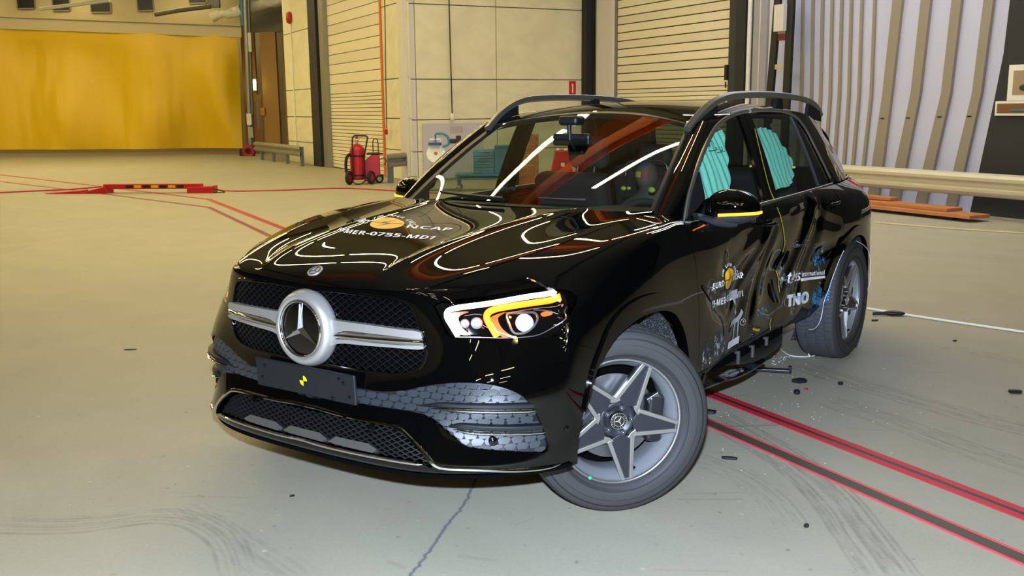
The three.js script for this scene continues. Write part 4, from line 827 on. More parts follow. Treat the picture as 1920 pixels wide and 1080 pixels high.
// ------------------------------------------------------------------ cabin
{
  const at = (px, py, z) => rayAt(px, py, 2, z);
  const dash = [[1.10, -0.58], [1.128, -0.70], [1.128, -0.90], [1.10, -1.02], [0.95, -1.08], [0.75, -1.02], [0.62, -0.9]];
  const pos = []; const xs = [-0.70, -0.5, -0.2, 0.1, 0.25, 0.38, 0.5, 0.70], bump = [0, 0, 0, 0.0, 0.012, 0.022, 0.012, 0];
  const net = makeNet(dash.map(([y, z], j) => xs.map((x, i) => [x, y + (j > 0 && j < 4 ? bump[i] : 0), z - 0.02 * Math.abs(x)])));
  const S = surface(net.f, 0, 7, 0, 6, 10, 10);
  carPart('dashboard', panel(S, [[0, 0], [7, 0], [7, 6], [0, 6]], { du: 0.25, dv: 0.25, depth: 0, flipN: true }), mat(0x14161a, 0.62));
  const wc = [0.38, 0.985, -1.12], st = new THREE.Group(); st.name = 'steering_wheel'; car.add(st); st.position.set(...wc); st.rotation.x = 1.1; st.rotation.order = 'YXZ';
  part('wheel_rim', new THREE.TorusGeometry(0.185, 0.016, 14, 56).rotateX(Math.PI / 2), M.seat, st);
  part('wheel_spokes', [box(0.16, 0.02, 0.045, 0.10, 0, 0.0, 0.008), box(0.16, 0.02, 0.045, -0.10, 0, 0, 0.008), box(0.05, 0.02, 0.17, 0, 0, 0.10, 0.008), lathe([[0.075, -0.03], [0.078, 0], [0.06, 0.03], [0, 0.04]].reverse(), 28)], M.seat, st);
  part('steering_column', bar([0, -0.02, 0], [0, -0.30, -0.02], 0.04), M.seat, st);
  const cushion = (w, h, d, x, y, z, rx, r) => box(w, h, d, 0, 0, 0, r).rotateX(rx).translate(x, y, z);
  for (const s of [1, -1]) {
    const seat = carPart('front_seat', cushion(0.52, 0.16, 0.54, s * 0.39, 0.60, -1.42, 0.12, 0.06), M.seat);
    part('seat_back', cushion(0.50, 0.66, 0.14, s * 0.39, 0.93, -1.80, 0.28, 0.06), M.seat, seat);
    part('headrest', cushion(0.27, 0.20, 0.11, s * 0.39, 1.36, -1.93, 0.22, 0.05), M.seat, seat);
    part('headrest_post', [bar([s * 0.39 - 0.06, 1.16, -1.87], [s * 0.39 - 0.06, 1.32, -1.92], 0.007), bar([s * 0.39 + 0.06, 1.16, -1.87], [s * 0.39 + 0.06, 1.32, -1.92], 0.007)], M.steel, seat);
  }
  const bench = carPart('rear_bench', [cushion(1.30, 0.16, 0.5, 0, 0.62, -2.45, 0.1, 0.06), cushion(1.30, 0.62, 0.14, 0, 0.94, -2.82, 0.3, 0.06)], M.seat);
  for (const x of [-0.42, 0, 0.42]) part('headrest', cushion(0.25, 0.16, 0.10, x, 1.30, -2.93, 0.2, 0.05), M.seat, bench);
  // inner mirror, visor line, belt posts
  const im = at(1072, 262, -1.10);
  carPart('inner_mirror', [box(0.23, 0.065, 0.03, im[0], im[1], im[2], 0.014), bar([im[0], im[1], im[2] + 0.02], [im[0], im[1] + 0.09, im[2] + 0.03], 0.012), box(0.12, 0.05, 0.10, im[0], im[1] + 0.10, im[2] - 0.0, 0.02)], M.plastic);
  carPart('headliner', [panel(ROOF, [[-3.7, 0.1], [3.7, 0.1], [3.7, 5.9], [-3.7, 5.9]], { du: 0.4, dv: 0.4, off: -0.04, depth: 0 })], mat(0x17181a, 0.9));
  for (const [px, z] of [[1092.5, -2.70], [1131, -2.70]]) { const a = at(px, 325.5, z), b = at(px, 341, z); carPart('headrest_post', bar(a, b, 0.009), mat(0xdfe3e6, 0.25, 0.6), 'bare bright headrest post'); }
  const fr = [at(1173, 329, -1.95), at(1176, 306, -1.95), at(1186, 302, -1.95), at(1247, 306, -1.95), at(1252, 330, -1.95)]; carPart('seat_frame_wire', tube(fr, 0.004, 30, 6), M.steel, 'thin bent wire over the seat back');
}
// curtain airbags behind the side glass, pleated cloth
function airbag(L, ripples, label) {
  const q = smooth(U.pixs(L), 5, true), cx = q.reduce((s, p) => s + p[0], 0) / q.length;
  const g = panel(U, q, { du: 0.012, dv: 0.02, depth: 0.012, off: (u, v) => -0.035 - 0.012 * (0.5 + 0.5 * Math.sin((u - cx + (v - 1.3) * 0.10) * 2 * Math.PI / 0.062 + 1.3 * Math.sin(v * 9 + u * 4))) - 0.012 * noise.noise(u * 7, v * 6, ripples) });
  return carPart('curtain_airbag', g, mat(0x8ce0cb, 0.7, 0), label);
}
airbag([[1319, 372], [1312, 311], [1324, 277], [1339.5, 252], [1353, 243], [1366, 240], [1370, 256], [1379, 297], [1380, 318], [1383, 346], [1366, 354], [1340, 368]], 1.7, 'turquoise curtain airbag behind the front glass');
airbag([[1453, 353], [1444, 313], [1433, 238], [1452, 237], [1469, 250], [1472, 259], [1485, 277], [1497, 296], [1500, 314], [1497, 341], [1475, 349]], 5.2, 'turquoise curtain airbag behind the rear glass');
{
  const inkTex = canvasTex(256, 128, (c, w, h) => { c.clearRect(0, 0, w, h); c.strokeStyle = '#1c4a52'; c.lineWidth = 4; c.font = 'bold 40px sans-serif'; c.fillStyle = '#1c4a52'; c.fillText('LR', 20, 50); c.fillText('F- L2', 110, 84); c.strokeRect(6, 8, 100, 70); c.beginPath(); c.moveTo(110, 96); c.lineTo(230, 88); c.stroke(); });
  const q = U.pixs([[1338, 258], [1338, 286], [1372, 289], [1368, 258]]);
  const xs = q.map((p) => p[0]), ys = q.map((p) => p[1]);
  carPart('airbag_writing', panel(U, q, { du: 0.03, dv: 0.03, depth: 0, off: -0.031, uvScale: (u, v) => [(u - Math.min(...xs)) / (Math.max(...xs) - Math.min(...xs)), (v - Math.min(...ys)) / (Math.max(...ys) - Math.min(...ys))] }), mat(0xffffff, 0.8, 0, { map: inkTex, transparent: true }), 'dark pen marks on the front airbag');
}
// ------------------------------------------------------------------ stickers, tape and scars on the body
function sheet(S, c, nx, ny, off, warpOff) {              // a thin sheet spread over a surface between four surface corners (top left, top right, bottom right, bottom left)
  const pos = [], uv = [], idx = [], nor = [];
  for (let j = 0; j <= ny; j++) for (let i = 0; i <= nx; i++) {
    const a = i / nx, b = j / ny, q = [0, 1].map((k) => lerp(lerp(c[0][k], c[1][k], a), lerp(c[3][k], c[2][k], a), b));
    pos.push(...S.p(q, off)); nor.push(...S.n(...q)); uv.push(a, 1 - b); void warpOff;
  }
  for (let j = 0; j < ny; j++) for (let i = 0; i < nx; i++) { const p = j * (nx + 1) + i; idx.push(p, p + nx + 1, p + 1, p + 1, p + nx + 1, p + nx + 2); }
  const g = new THREE.BufferGeometry(); g.setAttribute('position', new THREE.Float32BufferAttribute(pos, 3)); g.setAttribute('normal', new THREE.Float32BufferAttribute(nor, 3)); g.setAttribute('uv', new THREE.Float32BufferAttribute(uv, 2)); g.setIndex(idx); return g;
}
const printed = (tex) => mat(0xffffff, 0.45, 0, { map: tex, transparent: true });
const ratingTex = (code) => canvasTex(1024, 640, (c, w, h) => {
  c.clearRect(0, 0, w, h); c.fillStyle = '#f1f1ee'; c.textBaseline = 'alphabetic';
  c.fillStyle = '#f2b21c'; c.beginPath(); c.arc(505, 270, 138, 0, 7); c.fill();
  c.fillStyle = '#0c0c0c'; c.beginPath(); c.moveTo(505, 270); c.lineTo(505, 262); c.lineTo(505 + 60, 175); c.lineTo(505 - 70, 290); c.lineTo(498, 282); c.closePath(); c.fill(); c.beginPath(); c.moveTo(498, 270); c.lineTo(505 + 75, 252); c.lineTo(505 - 62, 368); c.lineTo(512, 280); c.closePath(); c.fill();
  c.strokeStyle = '#0c0c0c'; c.lineWidth = 12; c.beginPath(); c.moveTo(368, 284); c.lineTo(642, 256); c.stroke();
  c.fillStyle = '#f4f4f2'; c.font = 'bold 104px sans-serif'; c.save(); c.translate(40, 340); c.scale(1.08, 1); c.fillText('EURO', 0, 0); c.restore(); c.save(); c.translate(660, 340); c.scale(1.08, 1); c.fillText('NCAP', 0, 0); c.restore();
  c.font = 'bold 58px sans-serif'; const t = 'FOR SAFER CARS'; for (let i = 0; i < t.length; i++) { const a = -Math.PI / 2 + (i - (t.length - 1) / 2) * 0.205 + 0.12; c.save(); c.translate(505 + Math.cos(a) * 190, 270 + Math.sin(a) * 190); c.rotate(a + Math.PI / 2); c.fillText(t[i], -18, 20); c.restore(); }
  c.font = 'bold 104px sans-serif'; c.save(); c.translate(60, 560); c.scale(1.0, 1); c.fillText(code, 0, 0, 900); c.restore();
});
const codeTex = ratingTex('19-MER-0755-MD1');
{
const g = sheet(H, H.pixs([[704, 401], [899, 413], [812, 456], [609, 441]]), 60, 30, 0.0012);
  carPart('rating_sticker', g, printed(codeTex), 'white lettering and yellow disc stuck on the hood');
}
{
  const q = W.pixs([[1331, 494], [1399, 476], [1404, 566], [1334, 594]]);
  carPart('rating_sticker', sheet(W, q, 60, 40, 0.0015), printed(codeTex), 'white lettering and yellow disc stuck on the front door');
  const tassTex = canvasTex(1024, 300, (c, w, h) => { c.clearRect(0, 0, w, h); c.fillStyle = '#efefec'; c.font = 'bold 250px sans-serif'; c.save(); c.transform(0.82, 0, -0.16, 1, 40, 0); c.fillText('t@ss', 0, 220); c.restore(); c.font = 'bold 118px sans-serif'; c.fillText('international', 490, 158, 520); c.fillRect(470, 185, 545, 50); });
  carPart('sponsor_sticker', sheet(W, W.pixs([[1473, 505], [1548, 500], [1548, 527], [1472, 541]]), 40, 12, 0.0015), printed(tassTex), 'white lettering on the rear door');
  const tnoTex = canvasTex(512, 300, (c, w, h) => { c.clearRect(0, 0, w, h); c.fillStyle = '#efefec'; c.save(); c.transform(1, 0, -0.14, 1, 30, 0); c.font = 'bold 250px sans-serif'; c.lineWidth = 22; c.strokeStyle = '#efefec'; c.lineJoin = 'round'; c.fillText('TNO', 20, 240, 430); c.strokeText('TNO', 20, 240, 430); c.restore(); c.strokeStyle = 'rgba(60,160,215,0.85)'; c.lineWidth = 9; for (let k = 0; k < 14; k++) { c.beginPath(); c.moveTo(170 + k * 18, 70 + (k * 53 % 90)); c.lineTo(230 + k * 17, 90 + (k * 37 % 100)); c.stroke(); } });
  carPart('sponsor_sticker', sheet(W, W.pixs([[1472, 548], [1521, 539], [1523, 570], [1473, 581]]), 30, 12, 0.0016), printed(tnoTex), 'bold white three-letter mark smeared with blue');
  const ringTex = canvasTex(128, 128, (c, w, h) => { c.clearRect(0, 0, w, h); c.strokeStyle = '#c9c9c4'; c.lineWidth = 9; c.beginPath(); c.arc(64, 64, 50, 0, 7); c.stroke(); c.beginPath(); c.moveTo(64, 30); c.lineTo(64, 64); c.lineTo(92, 48); c.stroke(); });
  carPart('small_sticker', sheet(W, W.pixs([[1386, 598], [1398, 595], [1398, 609], [1386, 613]]), 6, 6, 0.0015), printed(ringTex));
}
// chequered yellow tape down the middle pillar and the door joint
const checks = canvasTex(64, 64, (c) => { c.fillStyle = '#e6d62a'; c.fillRect(0, 0, 64, 64); c.fillStyle = '#101010'; c.beginPath(); c.moveTo(0, 0); c.lineTo(34, 0); c.lineTo(20, 32); c.lineTo(34, 64); c.lineTo(0, 64); c.lineTo(-2, 32); c.fill(); });
function ribbon2(S, L, half, off, per = 1) {
  const q = smooth(S.pixs(L), 6), pos = [], nor = [], uv = [], idx = []; let s = 0;
  const PP = q.map((k) => S.p(k, off));
  for (let i = 0; i < q.length; i++) { const t = unit(sub(PP[Math.min(i + 1, q.length - 1)], PP[Math.max(0, i - 1)])), n = S.n(...q[i]), b = unit(crs(t, n)); if (i) s += len(sub(PP[i], PP[i - 1])); for (const k of [-1, 1]) { pos.push(...addk(PP[i], b, half * k)); nor.push(...n); uv.push((k + 1) / 2, s / 0.022 * per); } }
  for (let i = 0; i < q.length - 1; i++) { const a = i * 2; idx.push(a, a + 1, a + 2, a + 1, a + 3, a + 2); }
  const g = new THREE.BufferGeometry(); g.setAttribute('position', new THREE.Float32BufferAttribute(pos, 3)); g.setAttribute('normal', new THREE.Float32BufferAttribute(nor, 3)); g.setAttribute('uv', new THREE.Float32BufferAttribute(uv, 2)); g.setIndex(idx); return g;
}
const tape = mat(0xffffff, 0.5, 0, { map: checks, side: THREE.DoubleSide });
carPart('marker_tape', ribbon2(U, [[1413, 243], [1420, 273], [1430, 315], [1438, 346], [1444, 364], [1450, 376]], 0.0062, 0.009), tape, 'yellow and black chequered tape on the middle pillar');
carPart('marker_tape', ribbon2(W, [[1456, 389], [1460, 398], [1464, 410], [1469, 436], [1471, 456], [1467, 472]], 0.0062, 0.003), tape, 'yellow and black chequered tape on the door joint');
carPart('marker_tape', ribbon2(W, [[1453, 503], [1458, 518], [1460, 536], [1461, 548]], 0.0062, 0.003), tape, 'yellow and black chequered tape on the door joint');
carPart('marker_tape', ribbon2(W, [[1445, 597], [1443, 606], [1444, 618]], 0.0062, 0.003), tape, 'yellow and black chequered tape on the door joint');
carPart('marker_tape', ribbon2(W, [[1411, 614], [1417, 617], [1424, 617]], 0.011, 0.002), mat(0xd9c92a, 0.5, 0, { map: checks, side: THREE.DoubleSide }), 'small yellow mark on the front door');
// grey cloth tape on the front door
{
  const duct = mat(0x9b9da2, 0.55, 0, { side: THREE.DoubleSide }), pale = mat(0xcfd0d0, 0.6, 0, { side: THREE.DoubleSide });
  const t = (L, h, m) => carPart('cloth_tape', ribbon2(W, L, h, 0.002), m, 'strip of grey cloth tape');
  t([[1366, 556], [1374, 553], [1382, 550]], 0.022, duct); t([[1374, 558], [1378, 572], [1379, 588]], 0.011, duct); t([[1369, 609], [1380, 600], [1387, 592], [1391, 582]], 0.013, duct);
  t([[1378, 600], [1375, 620], [1373, 638]], 0.008, duct); t([[1384, 598], [1382, 622], [1380, 645]], 0.009, duct); t([[1364, 649], [1373, 643], [1385, 636]], 0.019, pale);
}
// blue barrier paint and pale scuffs rubbed into the skin
{
  const smear = (seed, col, n) => canvasTex(256, 256, (c, w, h) => {
    c.clearRect(0, 0, w, h); let s = seed; const r = () => (s = (s * 16807) % 2147483647) / 2147483647; c.lineCap = 'round';
    for (let k = 0; k < n; k++) {
      const cx = 45 + r() * 166, cy = 40 + r() * 176, dir = 1.2 + (r() - 0.5) * 1.5, sp = 8 + r() * 26; c.strokeStyle = col[Math.floor(r() * col.length)];
      for (let i = 0; i < 16; i++) { const x = cx + (r() - 0.5) * sp * 1.6, y = cy + (r() - 0.5) * sp * 2.2, L = 3 + r() * 20; c.globalAlpha = 0.25 + 0.6 * r(); c.lineWidth = 1 + r() * 6; c.beginPath(); c.moveTo(x, y); c.lineTo(x + Math.cos(dir) * L, y + Math.sin(dir) * L); c.stroke(); }
    }
    c.globalCompositeOperation = 'destination-out'; c.globalAlpha = 1; for (let k = 0; k < 1500; k++) { c.beginPath(); c.arc(r() * w, r() * h, r() * 2.2, 0, 7); c.fill(); } c.globalCompositeOperation = 'source-over';
  });
  const blue = ['#2f8fc4', '#3a6fb0', '#57b4dd', '#1f4f86'], pale = ['#b9bfc4', '#e2e5e6', '#8d97a0'];
  const put = (L, tex, label) => carPart('paint_smear', sheet(W, W.pixs(L), 24, 24, 0.0018), printed(tex), label);
  put([[1408, 576], [1446, 566], [1446, 600], [1408, 606]], smear(11, blue, 16), 'smear of blue barrier paint');
  put([[1518, 462], [1556, 446], [1552, 500], [1520, 515]], smear(23, [...blue, '#9fb4c0'], 14), 'smear of blue barrier paint');
  put([[1518, 528], [1546, 515], [1540, 592], [1512, 600]], smear(37, blue, 26), 'smear of blue barrier paint');
  put([[1336, 618], [1362, 610], [1360, 668], [1332, 676]], smear(51, [...blue, ...pale], 16), 'smear of blue barrier paint');
  put([[1314, 650], [1336, 625], [1332, 690], [1312, 700]], smear(67, [...pale, '#4a7fb0'], 9), 'pale scuff with blue paint');
  put([[1322, 535], [1348, 530], [1344, 556], [1322, 560]], smear(71, pale, 10), 'pale scuff');
  put([[1452, 500], [1478, 480], [1478, 540], [1458, 548]], smear(83, pale, 16), 'pale scuff');
  put([[1480, 452], [1530, 440], [1528, 462], [1482, 470]], smear(97, ['#5a7d92', '#7b8a90'], 8), 'pale scuff');
}
// torn joint between the doors: dark lips of the seal and bent steel edges
{
  const lipOf = (L, w, h, off, m, label) => { const q = smooth(W.pixs(L), 5); return carPart('torn_edge', sweep(q.map((k) => W.p(k, off)), q.map((k) => W.n(...k)), rectSec(w, h, 0.001), false, (t) => 0.3 + 0.7 * Math.sin(Math.PI * t)), m, label); };
  lipOf([[1472, 462], [1466, 478], [1456, 495], [1451, 506]], 0.007, 0.006, 0.008, M.gloss, 'torn black door edge');
  lipOf([[1448, 524], [1453, 545], [1460, 568]], 0.010, 0.006, 0.006, M.steel, 'bent bare steel edge'); lipOf([[1442, 532], [1446, 550], [1452, 566]], 0.012, 0.008, 0.004, M.gloss, 'torn black door edge');
  lipOf([[1478, 470], [1472, 486], [1464, 500]], 0.016, 0.004, 0.004, M.matte, 'open joint between the doors');
  lipOf([[1316, 536], [1326, 548], [1334, 566]], 0.014, 0.004, 0.003, M.gloss, 'torn black door edge');
  // sill with hanging brackets and loose trim
  const at = (px, py, x) => rayAt(px, py, 0, x);
  const loose = [at(1306, 733, 0.95), at(1322, 722, 0.95), at(1345, 713, 0.94), at(1378, 703, 0.92), at(1408, 690, 0.90), at(1432, 675, 0.86)];
  carPart('loose_trim', sweep(new THREE.CatmullRomCurve3(loose.map(A3)).getPoints(30).map((p) => [p.x, p.y, p.z]), Array(31).fill([0.6, 0.8, 0]), rectSec(0.020, 0.007, 0.002), false, (t) => 0.6 + 0.4 * Math.sin(Math.PI * t)), M.gloss, 'black sill trim hanging loose');
  carPart('loose_trim', sweep([at(1321, 702, 0.95), at(1314, 722, 0.95), at(1305, 742, 0.95)], Array(3).fill([1, 0, 0]), rectSec(0.014, 0.006, 0.002)), M.gloss, 'torn end of the black sill trim');
  for (const [x, y, s] of [[1384, 672, 1], [1411, 660, 1], [1437, 641, 0.7]]) { const p = at(x, y, 0.915); carPart('sill_bracket', [box(0.014, 0.060 * s, 0.022, p[0], p[1], p[2], 0.003), box(0.022, 0.012, 0.03, p[0] - 0.005, p[1] + 0.03 * s, p[2], 0.003)], M.steel, 'bent grey bracket under the sill'); }
  // thin white cables round the rear wheel arch
  const a = (L, x) => L.map(([px, py]) => at(px, py, x));
  carPart('sensor_cable', tube(a([[1606, 452], [1622, 462], [1630, 476], [1632, 500], [1631, 530], [1626, 545]], 0.965), 0.0022, 40, 6), M.white, 'thin white cable behind the rear wheel');
  carPart('sensor_cable', tube([...a([[1582, 470], [1572, 492], [1560, 524], [1552, 548], [1545, 566]], 0.985), ...a([[1541, 590], [1536, 606], [1528, 616], [1517, 618]], 0.96)], 0.0022, 50, 6), M.white, 'thin white cable in front of the rear wheel');
  for (const [px, py, x] of [[1626, 472, 0.9], [1626, 512, 0.9]]) { const p = at(px, py, x); carPart('cloth_tape', box(0.004, 0.018, 0.10, p[0], p[1], p[2], 0.001), M.white, 'short white tape on the wheel housing'); }
}
// blue chalk checks on the shoulder of the rear tyre
{
  const bm = mat(0x2f8cc8, 0.7), geos = [];
  for (let k = 0; k < 11; k++) for (let j = 0; j < 2; j++) { const a = 0.15 + k * 0.045 + (j % 2) * 0.02, r = 0.3865, w = new THREE.BoxGeometry(0.012, 0.0012, 0.010).translate(0.072 + j * 0.016, r + 0.0005, 0); geos.push(w.rotateX(Math.PI / 2 + a * -1 - 0.0).translate(0.845, 0.383, -2.995)); }
  tag(carPart('chalk_mark', geos, bm, 'rows of blue chalk checks on the rear tyre'), null, null, null, 'stuff');
}
// ------------------------------------------------------------------ test dummy at the wheel
{
  const h = rayAt(1213, 322, 2, -1.58), t = thing('crash_test_dummy', 'crash test dummy slumped behind the steering wheel, head painted yellow, blue and red', 'dummy', [CX, 0, CZ], CAR_TURN);
  const skin = mat(0x4a3a34, 0.7), suit = mat(0x2a2c30, 0.8), r = 0.070;
  const mc = (() => { // one body: capsules joined smoothly, sampled as a lathe-like loft along the spine
    const secs = [[0.50, 0.16, 0.13, -1.48], [0.62, 0.17, 0.13, -1.56], [0.80, 0.165, 0.12, -1.63], [0.95, 0.19, 0.115, -1.66], [1.06, 0.20, 0.10, -1.65], [1.12, 0.12, 0.08, -1.63], [1.16, 0.055, 0.055, -1.60], [1.20, 0.05, 0.055, -1.585]];
    const net = makeNet(secs.map(([y, a, b, z]) => Array.from({ length: 17 }, (_, i) => { const p = i / 16 * 2 * Math.PI; return [h[0] + a * Math.cos(p), y + (h[1] - 1.27), z - b * Math.sin(p)]; })));
    return panel(surface(net.f, 0, 16, 0, 7, 8, 8), [[0, 0], [16, 0], [16, 7], [0, 7]], { du: 0.5, dv: 0.25, depth: 0, flipN: true });
  })();
  part('body', mc, suit, t);
  part('head', new THREE.SphereGeometry(r, 32, 24).scale(0.88, 1.1, 1.05).translate(h[0], h[1] - 0.02, h[2]), skin, t, 'brownish dummy head');
  const patch = (p0, pl, t0, tl, c, label) => part('paint_patch', new THREE.SphereGeometry(r * 1.015, 16, 12, p0, pl, t0, tl).scale(0.88, 1.1, 1.05).translate(h[0], h[1] - 0.02, h[2]), mat(c, 0.7), t, label);
  patch(1.15, 1.0, 0.35, 0.45, 0x142f66, 'blue patch'); patch(0.65, 0.9, 1.25, 0.42, 0x8a8616, 'yellow patch'); patch(1.62, 0.75, 1.32, 0.42, 0x6a121a, 'red patch');
  for (const [px, py, s] of [[1169, 353, 1], [1179, 353, 0.8], [1222, 356, 1.3]]) { const q = rayAt(px, py, 2, -1.2); part('glove', new THREE.SphereGeometry(0.012 * s, 12, 8).scale(1.3, 1, 0.8).translate(...q), mat(0x7f8a1c, 0.6), t, 'yellow-green glove tip'); }
}
// ------------------------------------------------------------------ the hall (camera heading is -z)
camera.updateMatrixWorld(true);
const camPos = camera.position.clone();
const camRay = (px, py) => V((px - 960) / FOCAL, -(py - 540) / FOCAL, -1).applyQuaternion(camera.quaternion);
function floorPt(px, py, h = 0) { const d = camRay(px, py), t = (h - camPos.y) / d.y; return V(camPos.x + d.x * t, h, camPos.z + d.z * t); }
function frame(x, z, dx, dz) {                            // an upright wall plane: x along, y up, z towards the hall
  const F = { o: V(x, 0, z), d: V(dx, 0, dz).normalize() }; F.turn = Math.atan2(-F.d.z, F.d.x); F.n = V(Math.sin(F.turn), 0, Math.cos(F.turn));
  F.at = (px, py, off = 0) => { const r = camRay(px, py), o = F.o.clone().addScaledVector(F.n, off), t = o.clone().sub(camPos).dot(F.n) / r.dot(F.n), p = camPos.clone().addScaledVector(r, t).sub(o); return [p.dot(F.d), camPos.y + r.y * t]; };
  F.put = (o, off = 0) => { o.position.set(F.o.x + F.n.x * off, 0, F.o.z + F.n.z * off); o.rotation.y = F.turn; return o; };
  F.world = (a, b, off = 0) => V(F.o.x + F.d.x * a + F.n.x * off, b, F.o.z + F.d.z * a + F.n.z * off);
  return F;
}
const FA = frame(-7.24, -32.6, 0.452, 0.892), FB = frame(-2.29, -22.84, 0.892, -0.452), FC = frame(1.965, -25.0, 0.454, 0.891);
const LB = (x0, x1, y0, y1, z0, z1) => box(x1 - x0, y1 - y0, z1 - z0, (x0 + x1) / 2, (y0 + y1) / 2, (z0 + z1) / 2);
const R = {};
const speck = (base, amp, f) => noiseTex(256, (x, y) => { const k = fbm(x, y, f, 4) * amp + (rnd() - 0.5) * amp * 0.35; return base.map((c) => c * (1 + k)); }, true);
R.wall = mat(0xffffff, 0.8, 0, { map: speck([0.90, 0.87, 0.74], 0.06, 5) });
R.pier = mat(0xd8d2cc, 0.75); R.dark = mat(0x1f2226, 0.6); R.seam = mat(0x8a8370, 0.9);
R.slat = mat(0xf0e5c8, 0.55); R.slat2 = mat(0xe9dec2, 0.58); R.galv = mat(0x9a9a90, 0.42, 0.6); R.steelBlue = mat(0x77848c, 0.5, 0.4);
R.orange = mat(0xd8702a, 0.5); R.red = mat(0xb81420, 0.42); R.black = mat(0x141414, 0.5); R.rubber = mat(0x1b1b1c, 0.75); R.ribs = mat(0x948a7c, 0.6); R.sheet = mat(0xc2c6e6, 0.55, 0.0); R.board = mat(0x26282a, 0.7);
R.blue = mat(0x3d7f9f, 0.45); R.white = mat(0xe9e7df, 0.6); R.brown = mat(0xa8763a, 0.6); R.wood = mat(0xffffff, 0.65, 0, { map: noiseTex(256, (x, y) => { const k = 0.10 * Math.sin(40 * (y + 0.04 * fbm(x, y, 2, 3))) + 0.2 * fbm(x, y, 8, 3); return [0.72 * (1 + k), 0.47 * (1 + k), 0.29 * (1 + k)]; }, true) });
R.ceil = mat(0x97937c, 0.85);

// floor: a fine slab under the car, plain slabs beyond
const NEAR = { x0: -6, x1: 6.5, z0: -13.5, z1: 1.0 };
const tx = (p, w) => (p.x - NEAR.x0) / (NEAR.x1 - NEAR.x0) * w, tz = (p, h) => (p.z - NEAR.z0) / (NEAR.z1 - NEAR.z0) * h;
const concrete = (c, w, h, s) => {
  const im = c.getImageData(0, 0, w, h), d = im.data;
  for (let y = 0; y < h; y++) for (let x = 0; x < w; x++) {
    const u = x / w, v = y / h, k = 0.055 * fbm(u, v, 4, 5, s) + 0.05 * fbm(u, v, 26, 3, s + 2) + 0.035 * (rnd() - 0.5), i = (y * w + x) * 4, b = 0.05 * fbm(u, v, 7, 3, s + 5);
    d[i] = 161 * (1 + k); d[i + 1] = 156 * (1 + k); d[i + 2] = 136 * (1 + k - b * 0.6); d[i + 3] = 255;
  }
  c.putImageData(im, 0, 0);
};
const nearTex = canvasTex(2048, 2048, (c, w, h) => {
  concrete(c, w, h, 1);
  const at = (q) => { const p = floorPt(q[0], q[1]); return [tx(p, w), tz(p, h)]; };
  const path = (L) => new THREE.CatmullRomCurve3(L.map((q) => { const a = at(q); return V(a[0], a[1], 0); }), false, 'centripetal').getPoints(220);
  const mark = (L, width, lines, a, tone = 60) => {       // rubber left by a tyre: many broken streaks side by side
    const pts = path(L);
    for (let l = 0; l < lines; l++) {
      const o = (l / Math.max(1, lines - 1) - 0.5) * width / (NEAR.x1 - NEAR.x0) * w, jit = rr(-2, 2); c.lineWidth = rr(0.7, 2.6);
      for (let i = 0; i < pts.length - 1; i++) {
        const p = pts[i], q = pts[i + 1], dx = q.x - p.x, dy = q.y - p.y, L2 = Math.hypot(dx, dy) || 1, ends = Math.min(1, i / 14, (pts.length - 2 - i) / 14);
        const al = a * ends * Math.max(0, 0.55 + 1.1 * noise.noise(i * 0.06, l * 0.9, L[0][0])) * rr(0.5, 1);
        c.strokeStyle = `rgba(${tone},${tone},${tone - 6},${al.toFixed(3)})`; c.beginPath(); c.moveTo(p.x - dy / L2 * (o + jit), p.y + dx / L2 * (o + jit)); c.lineTo(q.x - dy / L2 * (o + jit), q.y + dx / L2 * (o + jit)); c.stroke();
      }
    }
  };
  mark([[1330, 775], [1400, 815], [1480, 862], [1560, 930], [1625, 1015], [1680, 1090]], 0.22, 22, 0.34, 70);
  mark([[1490, 680], [1577, 709], [1721, 752], [1866, 791], [1960, 812]], 0.20, 12, 0.36, 62);
  mark([[1540, 748], [1673, 791], [1818, 844], [1960, 890]], 0.20, 10, 0.32, 66);
  mark([[1760, 648], [1840, 664], [1960, 690]], 0.16, 6, 0.3, 66);
  mark([[1290, 850], [1380, 885], [1450, 930], [1500, 990]], 0.16, 12, 0.22, 90);
  mark([[-20, 985], [150, 985], [290, 968], [360, 975], [420, 1010], [450, 1080]], 0.15, 14, 0.30, 90);
  mark([[330, 950], [400, 985], [470, 1030], [560, 1090]], 0.16, 12, 0.26, 95);
  mark([[1240, 1010], [1330, 985], [1410, 1000]], 0.25, 8, 0.12, 100);
  mark([[250, 870], [420, 850], [560, 840]], 0.3, 7, 0.10, 110);
  mark([[1430, 640], [1600, 655], [1760, 690]], 0.2, 6, 0.16, 90);
  const line = (L, lw, col) => { const p = path(L); c.strokeStyle = col; c.lineWidth = lw; c.beginPath(); p.forEach((q, i) => i ? c.lineTo(q.x + noise.noise(i * 0.13, L[0][0], 0) * 2, q.y) : c.moveTo(q.x, q.y)); c.stroke(); };
  line([[893, 896], [870, 945], [838, 985], [800, 1040], [760, 1090]], 1.6, 'rgba(70,76,86,0.75)');
  line([[1360, 800], [1480, 796]], 1.5, 'rgba(80,80,80,0.5)');
  for (let k = 0; k < 260; k++) { const p = at([rr(0, 1920), rr(420, 1080)]); c.fillStyle = `rgba(${k % 3 ? 90 : 235},${k % 3 ? 86 : 232},${k % 3 ? 76 : 225},${rr(0.15, 0.5)})`; c.beginPath(); c.ellipse(p[0], p[1], rr(0.5, 2), rr(0.4, 1.3), rr(0, 3), 0, 7); c.fill(); }
  for (let k = 0; k < 26; k++) { const p = at([rr(0, 1920), rr(380, 1080)]); c.strokeStyle = `rgba(110,96,66,${rr(0.08, 0.22)})`; c.lineWidth = rr(1, 4); c.beginPath(); c.moveTo(...p); c.lineTo(p[0] + rr(-60, 60), p[1] + rr(-12, 12)); c.stroke(); }
});
nearTex.flipY = false;
